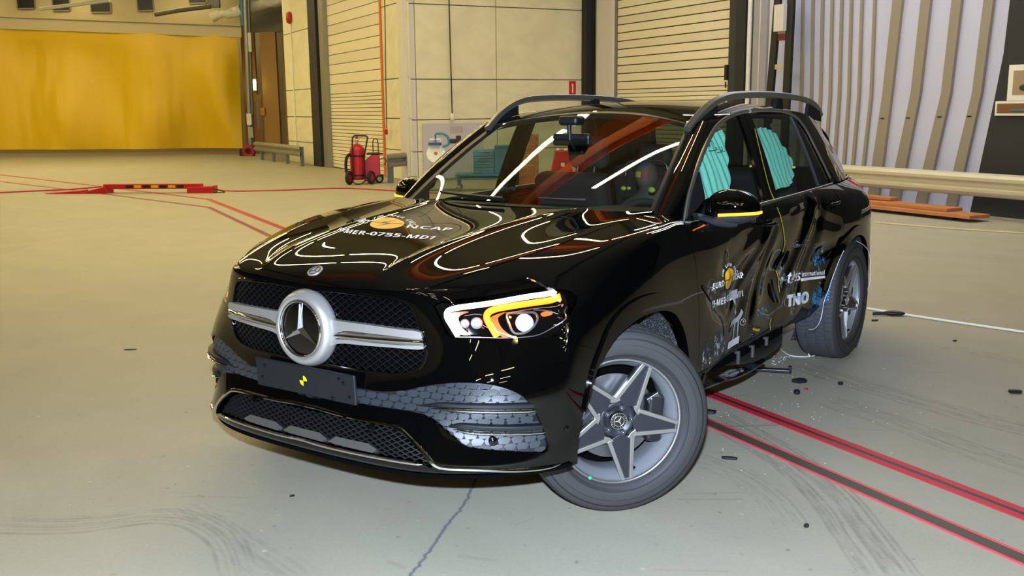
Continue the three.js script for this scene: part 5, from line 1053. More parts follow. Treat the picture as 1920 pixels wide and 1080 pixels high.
const farTex = canvasTex(1024, 1024, (c, w, h) => concrete(c, w, h, 9)); farTex.repeat.set(5, 5);
{
  const floor = new THREE.Group(); floor.name = 'floor'; floor.userData.kind = 'structure'; scene.add(floor);
  const n = new THREE.BoxGeometry(NEAR.x1 - NEAR.x0, 0.2, NEAR.z1 - NEAR.z0).translate((NEAR.x0 + NEAR.x1) / 2, -0.1, (NEAR.z0 + NEAR.z1) / 2);
  const p = n.attributes.position, uv = n.attributes.uv; for (let i = 0; i < p.count; i++) uv.setXY(i, (p.getX(i) - NEAR.x0) / (NEAR.x1 - NEAR.x0), (p.getZ(i) - NEAR.z0) / (NEAR.z1 - NEAR.z0));
  part('floor_slab', n, mat(0xffffff, 0.62, 0, { map: nearTex }), floor);
  const fm = mat(0xffffff, 0.62, 0, { map: farTex });
  for (const [x0, x1, z0, z1] of [[-48, 22, -52, NEAR.z0], [-48, NEAR.x0, NEAR.z0, NEAR.z1], [NEAR.x1, 22, NEAR.z0, NEAR.z1], [-48, 22, NEAR.z1, 22]]) {
    const g = new THREE.BoxGeometry(x1 - x0, 0.2, z1 - z0).translate((x0 + x1) / 2, -0.1, (z0 + z1) / 2), q = g.attributes.position, w = g.attributes.uv; for (let i = 0; i < q.count; i++) w.setXY(i, q.getX(i) / 70, q.getZ(i) / 70);
    part('floor_slab', g, fm, floor);
  }
}
// ceiling, outer walls
const CEIL = 7.6;
struct('ceiling', box(74, 0.3, 78, -13, CEIL + 0.15, -15), R.ceil);
struct('wall_rear', box(74, 8, 0.4, -13, 4, 22), mat(0x5c5a50, 0.85));
struct('wall_left', box(0.4, 8, 78, -48, 4, -15), mat(0x8a7d5c, 0.85));
struct('wall_right', box(0.4, 8, 40, 17, 4, 3), mat(0x2c2b28, 0.85));
struct('wall_back', box(60, 8, 0.4, -20, 4, -47), mat(0xb9ab86, 0.85));

// wall A: light panels, roller door, pipe
const yOf = (F, list) => list.map(([x, y]) => F.at(x, y)[1]);
{
  const g = new THREE.Group(); g.name = 'wall_far_left'; g.userData.kind = 'structure'; scene.add(g); FA.put(g);
  const x = (px, py = 200) => FA.at(px, py)[0];
  const L = 10.93, dl = x(596), dr = x(719);
  part('wall_core', [LB(0, dl, 0, 7.6, -0.4, -0.02), LB(dr, L, 0, 7.6, -0.4, -0.02), LB(dl, dr, 5.2, 7.6, -0.4, -0.02), LB(dl - 0.3, dr + 0.3, 0, 5.3, -0.6, -0.42)], R.seam, g);
  const rowsL = [0, ...yOf(FA, [[565, 266], [565, 219], [565, 168], [565, 57]]), 5.6, 7.6], rowsR = [0, ...yOf(FA, [[748, 281], [748, 222], [748, 147], [748, 5]]), 5.6, 7.6];
  for (let i = 0; i < 6; i++) { part('wall_panel', LB(0.0, dl - 0.02, rowsL[i] + 0.012, rowsL[i + 1] - 0.012, -0.02, 0.03), R.wall, g); part('wall_panel', LB(dr + 0.16, x(770), rowsR[i] + 0.012, rowsR[i + 1] - 0.012, -0.02, 0.03), R.wall, g); }
  part('pier', LB(x(757), L + 0.03, 0, 7.6, -0.02, 0.10), R.pier, g);
  part('door_post', LB(x(590), x(604), 0, 5.3, -0.02, 0.10), R.dark, g);
  part('door_rail', LB(x(606), x(614), 0, 5.3, -0.10, 0.04), R.galv, g);
  part('orange_pipe', bar([x(722.5), 0.02, 0.06], [x(722.5), 7.5, 0.06], 0.03), R.orange, g);
  const d = new THREE.Group(); d.name = 'door_1'; d.userData.kind = 'structure'; scene.add(d); FA.put(d, -0.12);
  const y0 = FA.at(660, 176)[1]; let y = 0.02, k = 0; const sl = 0.098;
  const slat = (h) => { const w = dr - dl - 0.3, s = new THREE.Shape(); s.moveTo(0, 0); s.lineTo(0.012, 0.006); s.lineTo(0.03, h * 0.3); s.lineTo(0.03, h * 0.75); s.lineTo(0.012, h - 0.012); s.lineTo(0, h - 0.010); return new THREE.ExtrudeGeometry(s, { depth: w, bevelEnabled: false }).rotateY(-Math.PI / 2).translate(0, 0, 0).scale(-1, 1, 1).rotateY(Math.PI).translate(0, 0, 0); };
  const gA = (h) => { const q = box(dr - dl, h - 0.014, 0.045, (dl + dr) / 2, h / 2, 0, 0.012); return q; };
  void slat; const ga = gA(sl), gb = gA(0.27);
  while (y < 5.2) { const big = y > y0, m = part('door_slat', big ? gb : ga, k++ % 3 ? R.slat : R.slat2, d); m.position.y = y; y += big ? 0.27 : sl; }
  part('door_backing', LB(dl, dr, 0, 5.3, -0.10, -0.05), mat(0x6b6245, 0.8), d);
}
// wall B: light panels between the two doors
{
  const g = new THREE.Group(); g.name = 'wall_far_middle'; g.userData.kind = 'structure'; scene.add(g); FB.put(g);
  const x = (px, py = 150) => FB.at(px, py)[0];
  part('wall_core', LB(0, 4.9, 0, 7.6, -0.4, -0.02), R.seam, g);
  const rows = [0, ...yOf(FB, [[900, 281], [900, 223], [900, 149], [900, 12]]), 5.4, 7.6], cols = [0, x(779), x(930), x(1091)];
  for (let i = 0; i < 6; i++) for (let j = 0; j < 3; j++) part('wall_panel', LB(cols[j] + 0.01, cols[j + 1] - 0.01, rows[i] + 0.012, rows[i + 1] - 0.012, -0.02, 0.03), j ? R.wall : R.pier, g);
  part('dark_pillar', LB(x(1089), x(1123), 0, 7.6, -0.02, 0.25), R.dark, g);
}
// wall C: second roller door, dark posts, ribbed sheeting
{
  const g = new THREE.Group(); g.name = 'wall_far_right'; g.userData.kind = 'structure'; scene.add(g); FC.put(g);
  const x = (px, py = 120) => FC.at(px, py)[0];
  const d0 = x(1151), d1 = x(1368);
  part('wall_core', [LB(-0.3, d0 - 0.02, 0, 7.6, -0.4, -0.02), LB(d1, 18, 0, 7.6, -0.4, -0.02), LB(d0 - 0.02, d1, 5.2, 7.6, -0.4, -0.02), LB(d0 - 0.3, d1 + 0.3, 0, 5.3, -0.6, -0.42)], R.seam, g);
  part('door_jamb', LB(x(1122), d0 - 0.01, 0, 7.6, -0.02, 0.06), R.pier, g);
  part('door_post', LB(x(1369), x(1388), 0, 7.6, -0.02, 0.05), mat(0x3a3c3e, 0.7), g); part('door_post', LB(x(1388), x(1406), 0, 7.6, -0.02, 0.14), R.dark, g);
  part('door_latch', [LB(x(1365), x(1370), 2.15, 2.45, 0.05, 0.09), bar([x(1366.5), 2.12, 0.07], [x(1366.5), 2.0, 0.07], 0.015)], R.black, g);
  part('white_pipe', bar([x(1411), 0, 0.10], [x(1411), 7.5, 0.10], 0.045), R.white, g);
  part('cable_duct', LB(x(1418), x(1443), 0, 7.6, -0.02, 0.10), mat(0x9d9da6, 0.5), g); part('duct_edge', [LB(x(1444), x(1449), 0, 7.6, 0, 0.06), LB(x(1430), x(1431.2), 0, 7.6, 0.1, 0.115)], R.pier, g);
  const d = new THREE.Group(); d.name = 'door_2'; d.userData.kind = 'structure'; scene.add(d); FC.put(d, -0.12);
  const y0 = FC.at(1260, 172)[1]; let y = 0.02, k = 0; const sm = 0.092, bg = 0.188;
  const ga = box(d1 - d0, sm - 0.013, 0.045, (d0 + d1) / 2, sm / 2, 0, 0.012), gb = box(d1 - d0, bg - 0.020, 0.05, (d0 + d1) / 2, bg / 2, 0, 0.014);
  while (y < 5.2) { const big = y > y0, m = part('door_slat', big ? gb : ga, k++ % 3 ? R.slat : R.slat2, d); m.position.y = y; y += big ? bg : sm; }
  part('door_backing', LB(d0, d1, 0, 5.3, -0.10, -0.05), mat(0x6b6245, 0.8), d);
  // ribbed sheet
  const poly = (L, m, z0, z1, name, p = g) => { const s = new THREE.Shape(L.map((q) => new THREE.Vector2(...q))); return part(name, new THREE.ExtrudeGeometry(s, { depth: z1 - z0, bevelEnabled: false }).translate(0, 0, z0), m, p); };
  part('wall_sheet', LB(x(1450), 12.6, 0, 7.6, -0.02, 0.01), R.sheet, g); part('dark_sheet', LB(12.6, 18, 0, 7.6, -0.02, 0.02), R.board, g);
  const f = (a, b) => FC.at(a, b);
  const thin = [[1506, 1503, 1494], [1525, 1522, 1512], [1543, 1539, 1530], [1561, 1557, 1547], [1579, 1574, 1564], [1597, 1592, 1582], [1617, 1611, 1599], [1641, 1634, 1619]];
  for (const [a, b, c] of thin) { const e = c - (b - c) * 0.9, top = a + (a - b) * 1.5; poly([f(top, -140), f(a, 0), f(b, 180), f(c, 310), f(e, 420), f(e + 5.5, 420), f(c + 5.5, 310), f(b + 4.5, 180), f(a + 4.5, 0), f(top + 4.5, -140)].reverse(), R.ribs, 0.005, 0.05, 'wall_rib'); }
  for (const [a, b, c] of [[1679, 1660, 1640], [1732, 1713, 1684], [1790, 1770, 1737], [1850, 1828, 1795]]) { const e = c - (b - c) * 0.75; poly([f(a + 12, -140), f(a, 0), f(b, 175), f(c, 310), f(e, 420), f(e + 20, 420), f(c + 20, 310), f(b + 17, 175), f(a + 18, 0), f(a + 30, -140)].reverse(), R.ribs, 0.005, 0.07, 'wall_rib'); }
  for (const [px, py] of [[1660, 222], [1708, 221], [1767, 219], [1823, 218]]) part('rib_bolt', new THREE.SphereGeometry(0.03, 10, 6).scale(1.6, 0.4, 0.5).translate(...f(px, py), 0.07), R.dark, g);
}
// brown panel wall with exit door behind the mast, back wall with windows over the curtain
const FD = frame(-23, -38.6, 1, 0);
{
  const g = new THREE.Group(); g.name = 'wall_exit'; g.userData.kind = 'structure'; scene.add(g); FD.put(g);
  const q = (a, b) => FD.at(a, b);
  const rect = (a, b, c, d, z0, z1) => { const p = q(a, b), r = q(c, d); return LB(p[0], r[0], r[1], p[1], z0, z1); };
  for (const [a, c, m] of [[450, 487, 0xa5793a], [487, 527, 0xb5873f], [527, 565, 0x8f6b34]]) { const p = q(a, 60), r = q(c, 275), t = LB(p[0], r[0], 0, p[1], -0.2, m === 0xb5873f ? 0.04 : 0); part('wall_panel', t, mat(m, 0.55), g); }
  part('wall_head', LB(q(452, 55)[0], q(560, 55)[0], q(500, 60)[1], 7.6, -0.2, 0.02), mat(0x77745f, 0.7), g);
  const d = new THREE.Group(); d.name = 'door_3'; d.userData.kind = 'structure'; scene.add(d); FD.put(d);
  part('door_leaf', rect(476, 178, 496, 292, 0.0, 0.06), mat(0x9b7037, 0.6), d); part('door_glass', rect(481, 192, 488, 242, 0.06, 0.07), mat(0x8b98a4, 0.2), d); part('door_handle', rect(490, 202, 498, 216, 0.06, 0.16), mat(0xd98a1e, 0.5), d);
}
{
  const g = new THREE.Group(); g.name = 'wall_windows'; g.userData.kind = 'structure'; scene.add(g); const FW = frame(-46, -41.3, 1, 0); FW.put(g);
  const q = (a, b) => FW.at(a, b);
  part('wall_core', LB(0, 40, 0, 7.6, -0.2, 0), mat(0xb7ab86, 0.8), g);
  for (const [a, c, b, dd] of [[-20, -4, -60, 16], [27, 66, -60, 15], [94, 132, -60, 19], [171, 208, 5, 22], [254, 288, -60, 19], [352, 388, -60, 5]]) { const p = q(a, b), r = q(c, dd), w = new THREE.Group(); w.name = 'window_' + (1 + g.children.length); g.add(w); part('window_pane', LB(p[0], r[0], r[1], p[1], 0, 0.03), mat(0x17181a, 0.3), w); part('window_frame', [LB(p[0] - 0.04, p[0], r[1], p[1], 0, 0.06), LB(r[0], r[0] + 0.04, r[1], p[1], 0, 0.06), LB(p[0], r[0], r[1] - 0.05, r[1], 0, 0.08)], R.seam, w); }
}
// orange crane girders and roof beams overhead
const along = V(0.452, 0, 0.892), across = V(0.892, 0, -0.452);
function girder(label, c, dir, L, h, w, y) {
  const t = thing('crane_girder', label, 'beam', [c[0], y, c[1]], Math.atan2(-dir.z, dir.x));
  part('flange', box(L, 0.03, w, 0, h / 2, 0), R.orange, t); part('flange', box(L, 0.03, w, 0, -h / 2, 0), R.orange, t); part('web', box(L, h, 0.02), R.orange, t);
}
girder('orange crane girder running across under the roof beyond the car', [-1.3, -9.0], V(0.80, 0, -0.60), 13, 0.7, 0.45, 6.3);
girder('orange crane girder running across under the roof behind the photographer', [0.6, 3.6], across, 14, 0.7, 0.45, 6.3);
for (let i = 0; i < 5; i++) { const t = struct('ceiling_beam', box(0.25, 0.45, 74), mat(0x55564c, 0.7)); t.position.set(-30 + i * 11, CEIL - 0.225, -14); }
// fluorescent lights: glowing tubes in trays, each with its own light
{
  const bodyG = box(0.20, 0.07, 2.92, 0, 0.05, 0, 0.01), tubeG = box(0.11, 0.02, 2.86, 0, 0, 0, 0.008);
  const glowOf = (c) => new THREE.MeshStandardMaterial({ color: 0xffffff, emissive: new THREE.Color(...c), emissiveIntensity: LIGHT.tubeGlow }), warm = glowOf([1, 0.90, 0.70]), cool = glowOf([0.88, 0.94, 1]);
  const proto = thing('ceiling_light', 'long warm fluorescent light in a row under the roof', 'light', [0, 0, 0], 0, 'warm fluorescent ceiling lights');
  part('tray', bodyG, R.galv, proto); part('light_tube', tubeG, warm, proto);
  const protoCool = thing('ceiling_light', 'long cool white fluorescent light in the row along the ribbed wall', 'light', [0, 0, 0], 0, 'cool white lights along the ribbed wall');
  part('tray', bodyG, R.galv, protoCool); part('light_tube', tubeG, cool, protoCool);
  const used = new Set(), ang = Math.atan2(0.83, -0.558), side = (F, p) => (p.x - F.o.x) * F.n.x + (p.z - F.o.z) * F.n.z;
  const rowDir = V(0.83, 0, -0.558), rowStep = V(0.558, 0, 0.83);
  for (let a = -9; a <= 1; a++) for (let b = -9; b <= 4; b++) {
    const p = V(-1.9, 0, -10.9).addScaledVector(rowStep, a * 2.9).addScaledVector(rowDir, b * 3.05 + (a & 1) * 1.2);
    if (p.x < -30 || p.x > 8 || p.z < -40 || p.z > -10.2 && p.x < -3) continue; if (p.z > -8.6) continue;
    if (p.z > -25.2 && side(FC, p) < (p.z > -17 ? 1.9 : 3.0)) continue; if (p.z < -22.5 && side(FA, p) < 1.6) continue; if (p.x > -3 && side(FB, p) < 1.6) continue;
    if (((b + 20 + a * 2) % 4) === 3 || (p.x < -7 && p.z > -25 && (a & 1))) continue;
    lamp(p, proto);
  }
  for (let a = -2; a <= 1; a++) for (let b = 0; b < 4; b++) lamp(V(a * 4.2 - 0.5, 0, 6 + b * 3.3), proto, 0.35);
  for (let k = 0; k < 4; k++) lamp(V(-27 + k * 4.6, 0, -39.4), proto);
  for (let k = 0; k < 3; k++) lamp(FC.world(7.6 + k * 3.05, 0, 1.5), protoCool);
  function lamp(p, src, k = 1) {
    let o = src; if (used.has(src)) { o = src.clone(); o.name = numbered('ceiling_light'); scene.add(o); } used.add(src);
    o.position.set(p.x, 6.9, p.z); o.rotation.set(0, ang, 0);
    const L = new THREE.RectAreaLight(src === proto ? new THREE.Color(...LAMP_COLOR) : new THREE.Color(0.66, 0.88, 1.45), LIGHT.tubes * k * (src === proto ? 1 : 0.62), 0.11, 2.86); L.position.set(p.x, 6.885, p.z); L.rotation.set(-Math.PI / 2, 0, 0); L.rotateZ(ang); scene.add(L);
  }
}
// photographer's flash over the lens
{
  const f = thing('camera_flash', 'white flash lamp held above the lens', 'lamp', [-0.02, 1.86, 0.06]);
  part('flash_body', box(0.09, 0.07, 0.09, 0, 0, 0.05, 0.01), R.black, f); part('flash_face', box(0.075, 0.05, 0.004, 0, 0, 0.002), new THREE.MeshStandardMaterial({ color: 0xffffff, emissive: 0xffffff, emissiveIntensity: 4 }), f);
  const L = new THREE.RectAreaLight(new THREE.Color(0.71, 0.87, 1.14), LIGHT.flash / 0.00375, 0.075, 0.05); L.position.set(-0.02, 1.86, 0.058); scene.add(L); L.lookAt(0.3, 0.5, -6);
}

// ------------------------------------------------------------------ guide rails in the floor
function strip(pts, half, h, dx = 0) {                    // flat strip along floor points, shifted sideways by dx
  const P = [], n = pts.length;
  for (let i = 0; i < n; i++) { const a = pts[Math.max(0, i - 1)], b = pts[Math.min(n - 1, i + 1)], t = b.clone().sub(a).normalize(), s = V(-t.z, 0, t.x); P.push([pts[i].x + s.x * dx, h / 2, pts[i].z + s.z * dx]); }
  return sweep(P, P.map(() => [0, 1, 0]), rectSec(half, h / 2, 0.0008));
}
function rail(name, label, L, w, edge, m, red) {
  const t = thing(name, label, 'floor rail'); const p = L.map(([a, b]) => floorPt(a, b));
  part('channel', strip(p, w, 0.004), m, t); part('painted_edge', strip(p, edge, 0.005, w + edge), red, t); part('painted_edge', strip(p, edge, 0.005, -w - edge), red, t);
}
rail('guide_rail', 'narrow dark floor rail with broad red edges, nearer the crushed doors', [[2700, 1265.6], [2100, 1034.4], [1310, 730], [540, 432], [392, 374], [150, 345], [-60, 321], [-250, 299.5]], 0.014, 0.020, mat(0x2a2620, 0.5), mat(0xc01e34, 0.55));
rail('guide_rail', 'wide brown floor rail with thin pink-red edges, nearer the front wheel', [[2700, 1388], [2100, 1128], [1310, 785], [500, 440], [392, 389], [180, 362], [-60, 333], [-250, 310]], 0.034, 0.007, mat(0x4a4032, 0.55), mat(0xd8485a, 0.55));
// ropes, wires, cords on the floor
const onFloor = (L, h) => L.map(([a, b]) => floorPt(a, b, h));
tag(part('rope', tube(onFloor([[1626, 578], [1700, 590], [1800, 605], [1960, 628], [2350, 684]], 0.012), 0.009, 40, 8), R.white, scene), 'white rope stretched over the floor behind the rear wheel', 'rope');
{ const p = floorPt(1676, 587, 0.02); const g = new THREE.SphereGeometry(1, 16, 10).scale(0.085, 0.02, 0.035).rotateY(-0.25).translate(p.x, p.y, p.z); tag(part('rope_clamp', [g, bar([p.x - 0.16, 0.015, p.z - 0.015], [p.x - 0.05, 0.02, p.z], 0.012)], R.black, scene), 'black clamp lying on the white rope', 'clamp'); }
tag(part('rope', tube(onFloor([[1640, 417], [1760, 427], [1960, 440]], 0.01), 0.012, 30, 6), mat(0xcbbf9b, 0.7), scene), 'thin pale cord on the floor in front of the stacked boards', 'cord');
tag(part('cable', tube(onFloor([[-300, 379], [0, 361], [130, 355], [190, 350]], 0.03), 0.016, 30, 6), R.red, scene), 'red cable reaching the striped barrier from the left', 'cable');
tag(part('cable', tube(onFloor([[402, 352], [430, 358], [520, 357], [640, 353], [760, 359], [860, 364]], 0.012), 0.014, 50, 6), R.red, scene), 'red cable curving over the floor towards the far door mirror', 'cable');
// low red barrier with black and yellow beam
{
  const a = floorPt(195, 362), b = floorPt(404, 361), d = b.clone().sub(a), L = d.length(), t = thing('floor_barrier', 'low red barrier with a black and yellow striped beam', 'barrier', [a.x, 0, a.z], Math.atan2(-d.z, d.x));
  const wedge = (x0, x1, h, h2) => { const s = new THREE.Shape(); s.moveTo(x0, 0); s.lineTo(x1, 0); s.lineTo(x1, h2); s.lineTo(x0, h); return new THREE.ExtrudeGeometry(s, { depth: 0.34, bevelEnabled: true, bevelSize: 0.008, bevelThickness: 0.008, bevelSegments: 1 }).translate(0, 0, -0.17); };
  part('end_block', wedge(-0.42, 0.12, 0.01, 0.14), R.red, t); part('ramp', wedge(-1.15, -0.42, 0.005, 0.055), R.red, t); part('end_block', wedge(L - 0.52, L - 0.02, 0.11, 0.13), R.red, t);
  part('beam', box(L - 0.30, 0.10, 0.16, L / 2 - 0.12, 0.135, 0, 0.01), R.red, t);
  for (let k = 0; k < 7; k++) part('stripe', box(0.145, 0.055, 0.012, 0.58 + k * 0.178, 0.135, 0.082), k % 2 ? mat(0xe0b020, 0.5) : R.black, t);
  part('end_wire', tube([[L - 0.02, 0.10, 0.1], [L + 0.24, 0.01, 0.1], [L - 0.02, 0.01, 0.1]], 0.012, 16, 6), R.black, t);
}
// guard rails
function wBeam(x0, x1, yb, m, h = 0.31) {
  const s = [[0, 0], [0.05, 0.02], [0.08, 0.06], [0.08, 0.10], [0.02, 0.135], [0.02, 0.175], [0.08, 0.21], [0.08, 0.25], [0.05, 0.29], [0, 0.31]], k = h / 0.31, sh = new THREE.Shape();
  [...s.map(([a, b]) => [a, b * k]), ...[...s].reverse().map(([a, b]) => [a - 0.008, b * k])].forEach((q, i) => i ? sh.lineTo(...q) : sh.moveTo(...q));
  const g = new THREE.ExtrudeGeometry(sh, { depth: x1 - x0, bevelEnabled: false }).rotateY(Math.PI / 2).translate(x0, yb, 0); const p = g.attributes.position; for (let i = 0; i < p.count; i++) p.setZ(i, -p.getZ(i)); const n = p.count; for (let i = 0; i < n; i += 3) for (const at of Object.values(g.attributes)) for (let c = 0; c < at.itemSize; c++) { const q = at.array[i * at.itemSize + c]; at.array[i * at.itemSize + c] = at.array[(i + 1) * at.itemSize + c]; at.array[(i + 1) * at.itemSize + c] = q; } g.computeVertexNormals(); return g;
}
function guard(label, A, B, top, posts, m, ext = [0, 0], h = 0.31) {
  const d = B.clone().sub(A), L = d.length(), t = thing('guard_rail', label, 'guard rail', [A.x, 0, A.z], Math.atan2(-d.z, d.x));
  part('rail', wBeam(-ext[0], L + ext[1], top - h, m, h), m, t);
  for (const x of posts) part('post', box(0.12, top - 0.03, 0.10, x * L, (top - 0.03) / 2, -0.06, 0.01), R.steelBlue, t);
  return t;
}
guard('short grey guard rail in front of the exit wall', floorPt(481, 298.5), floorPt(566, 312), 0.60, [0.1, 0.38, 0.68, 0.97], R.galv);
guard('grey guard rail on blue-grey posts behind the red trolley', floorPt(737, 343), floorPt(776, 337.5), 0.66, [0, 0.95], R.galv, [0.28, 2.0]);
{
  const off = 0.55, a = FC.at(1560, 400, off)[0], b = FC.at(2300, 400, off)[0], A = FC.world(a, 0, off), B = FC.world(b, 0, off); const t = FC.at(1700, 316, off)[1];
  guard('long weathered guard rail in front of the ribbed wall', A, B, t, [0.02, 0.98], mat(0xc9c4b0, 0.5, 0.35), [0, 0], 0.34);
}
// boards on the floor at the ribbed wall
{
  const off = 0.75, put = (name, label, px0, px1, y, w, h, o, m) => { const a = FC.at(px0, 395, off + o)[0], b = FC.at(px1, 395, off + o)[0], t = tag(part(name, box(b - a, h, w, (a + b) / 2, y, off + o, 0.004), m, scene), label, 'board'); FC.put(t); return t; };
  put('plank', 'long bare board lying lowest beside the ribbed wall', 1560, 1838, 0.075, 0.42, 0.05, 0.25, R.wood);
  put('plank', 'second long board stacked on the lowest one', 1560, 1790, 0.127, 0.34, 0.045, 0.15, R.wood);
  put('plank', 'short narrow board on top of the stacked boards', 1560, 1676, 0.185, 0.18, 0.05, 0.05, R.wood);
  put('batten', 'dark batten under the stacked boards', 1570, 1800, 0.025, 0.30, 0.05, 0.2, R.dark);
}
// dark leaning board with white-framed pictures
{
  const f = (a, b) => FC.at(a, b, 0.16), s = new THREE.Shape([[1902, -60], [1898, 0], [1886, 100], [1868, 190], [1842, 310], [1822, 402], [2120, 430], [2160, -60]].map((q) => new THREE.Vector2(...f(...q))));
  const t = thing('display_board', 'tall dark board leaning by the right end of the ribbed wall', 'board'); FC.put(t, 0.16); part('board_panel', new THREE.ExtrudeGeometry(s, { depth: 0.05, bevelEnabled: false }), R.board, t);
  const pic = (label, a, b, c, d, tone, tone2) => { const p = FC.at(a, b, 0.23), r = FC.at(c, d, 0.23), o = thing('picture', label, 'picture'); FC.put(o, 0.215); part('picture_frame', LB(p[0], r[0], r[1], p[1], 0, 0.03), R.white, o); const w = r[0] - p[0], h = p[1] - r[1], e = Math.min(w, h) * 0.16; part('picture_print', LB(p[0] + e, r[0] - e, r[1] + e, p[1] - e, 0.03, 0.034), mat(tone, 0.5), o); part('print_shape', new THREE.SphereGeometry(1, 14, 8).scale(w * 0.16, h * 0.10, 0.006).translate(p[0] + w * 0.42, r[1] + h * 0.36, 0.036), mat(tone2, 0.5), o); };
  pic('white-framed brownish picture, upper one on the dark board', 1894, 122, 1975, 188, 0xa08a70, 0x33301c);
  pic('low white-framed picture with a teal patch, under the upper one', 1868, 190, 1975, 217, 0x7a5236, 0x2c6a70);
}
// step ladder between the duct and the ribs
{
  const f = (a, b) => FC.at(a, b, 0.35), t = thing('ladder', 'black ladder with pale rungs leaning by the cable duct', 'ladder'); FC.put(t, 0.35);
  const post = (a, b, w) => { const s = new THREE.Shape([[a - w, -60 * 0 + -30], [a + w, -30], [b + w, 330], [b - w, 330]].map((q) => new THREE.Vector2(...f(...q)))); return new THREE.ExtrudeGeometry(s, { depth: 0.06, bevelEnabled: false }); };
  part('side_rail', post(1464, 1434, 5.5), R.black, t); part('side_rail', post(1488, 1470, 6), R.black, t);
  for (const [y, a, b] of [[125, 1456, 1479], [180, 1450, 1476], [235, 1444, 1474], [58, 1455, 1481]]) { const p = f(a, y - 4), q = f(b, y + 4); part('rung', LB(p[0], q[0], q[1], p[1], 0.01, 0.05), mat(0xb8ae8a, 0.5), t); }
  { const p = f(1463, 10), q = f(1479, 58); part('top_box', LB(p[0], q[0], q[1], p[1], 0.02, 0.14), R.pier, t); const r = f(1462, 64), s = f(1478, 75); part('red_brace', LB(r[0], s[0], s[1], r[1], 0.0, 0.05), mat(0x6e1220, 0.5), t); }
}
// hanging cables with box and socket, sign, sheet on wall B
{
  const top = 7.5, h = (F, px, py0, py1) => F.at(px, py1)[1];
  const y1 = h(FA, 736, 0, 241), xA = FA.at(735, 150)[0], xA2 = FA.at(733, 10)[0]; let t = thing('hanging_switch', 'red switch box hanging on a long dark cable beside the roller door', 'switch'); FA.put(t, 0.15);
  part('cable', tube([[xA2 - 0.1, top, 0], [xA2, 4.2, 0], [xA, 2.6, 0], [FA.at(736.5, 241)[0], y1, 0]], 0.012, 30, 6), R.black, t); { const p = FA.at(735, 247); part('switch_box', box(0.10, 0.13, 0.07, p[0], p[1], 0, 0.02).rotateZ(0), R.red, t); }
  t = thing('hanging_socket', 'white socket hanging on a dark cable before the light wall', 'socket'); FB.put(t, 0.12); const p = FB.at(844, 214); part('cable', tube([[p[0] - 0.02, top, 0], [p[0] - 0.02, 4, 0], [p[0], p[1], 0]], 0.014, 20, 6), R.black, t); part('socket', lathe([[0, -0.14], [0.05, -0.13], [0.05, -0.03], [0.02, 0.02], [0, 0.02]], 16).translate(p[0], p[1], 0), R.white, t);
  { const a = FB.at(1065.5, 152), b = FB.at(1077.5, 180), s = thing('fire_sign', 'small red sign with a white upright mark on the light wall', 'sign'); FB.put(s, 0.035); part('sign_plate', LB(a[0], b[0], b[1], a[1], 0, 0.02), mat(0xc41a22, 0.5), s); const w = b[0] - a[0], hh = a[1] - b[1]; part('sign_mark', [LB(a[0] + w * 0.42, a[0] + w * 0.60, b[1] + hh * 0.22, a[1] - hh * 0.2, 0.02, 0.024), LB(a[0] + w * 0.36, a[0] + w * 0.44, b[1] + hh * 0.68, a[1] - hh * 0.18, 0.02, 0.024)], R.white, s); }
  { const a = FB.at(790, 232), b = FB.at(905, 330), s = thing('white_board', 'pale lilac sheet on the light wall behind the far door mirror', 'board'); FB.put(s, 0.05); part('sheet', LB(a[0], b[0], b[1], a[1], 0, 0.02), mat(0xc6bfc6, 0.6), s); const c = FB.at(842, 237), d = FB.at(866, 249); part('notice', LB(c[0], d[0], d[1], c[1], 0.02, 0.025), mat(0xb7a9ac, 0.6), s); }
}
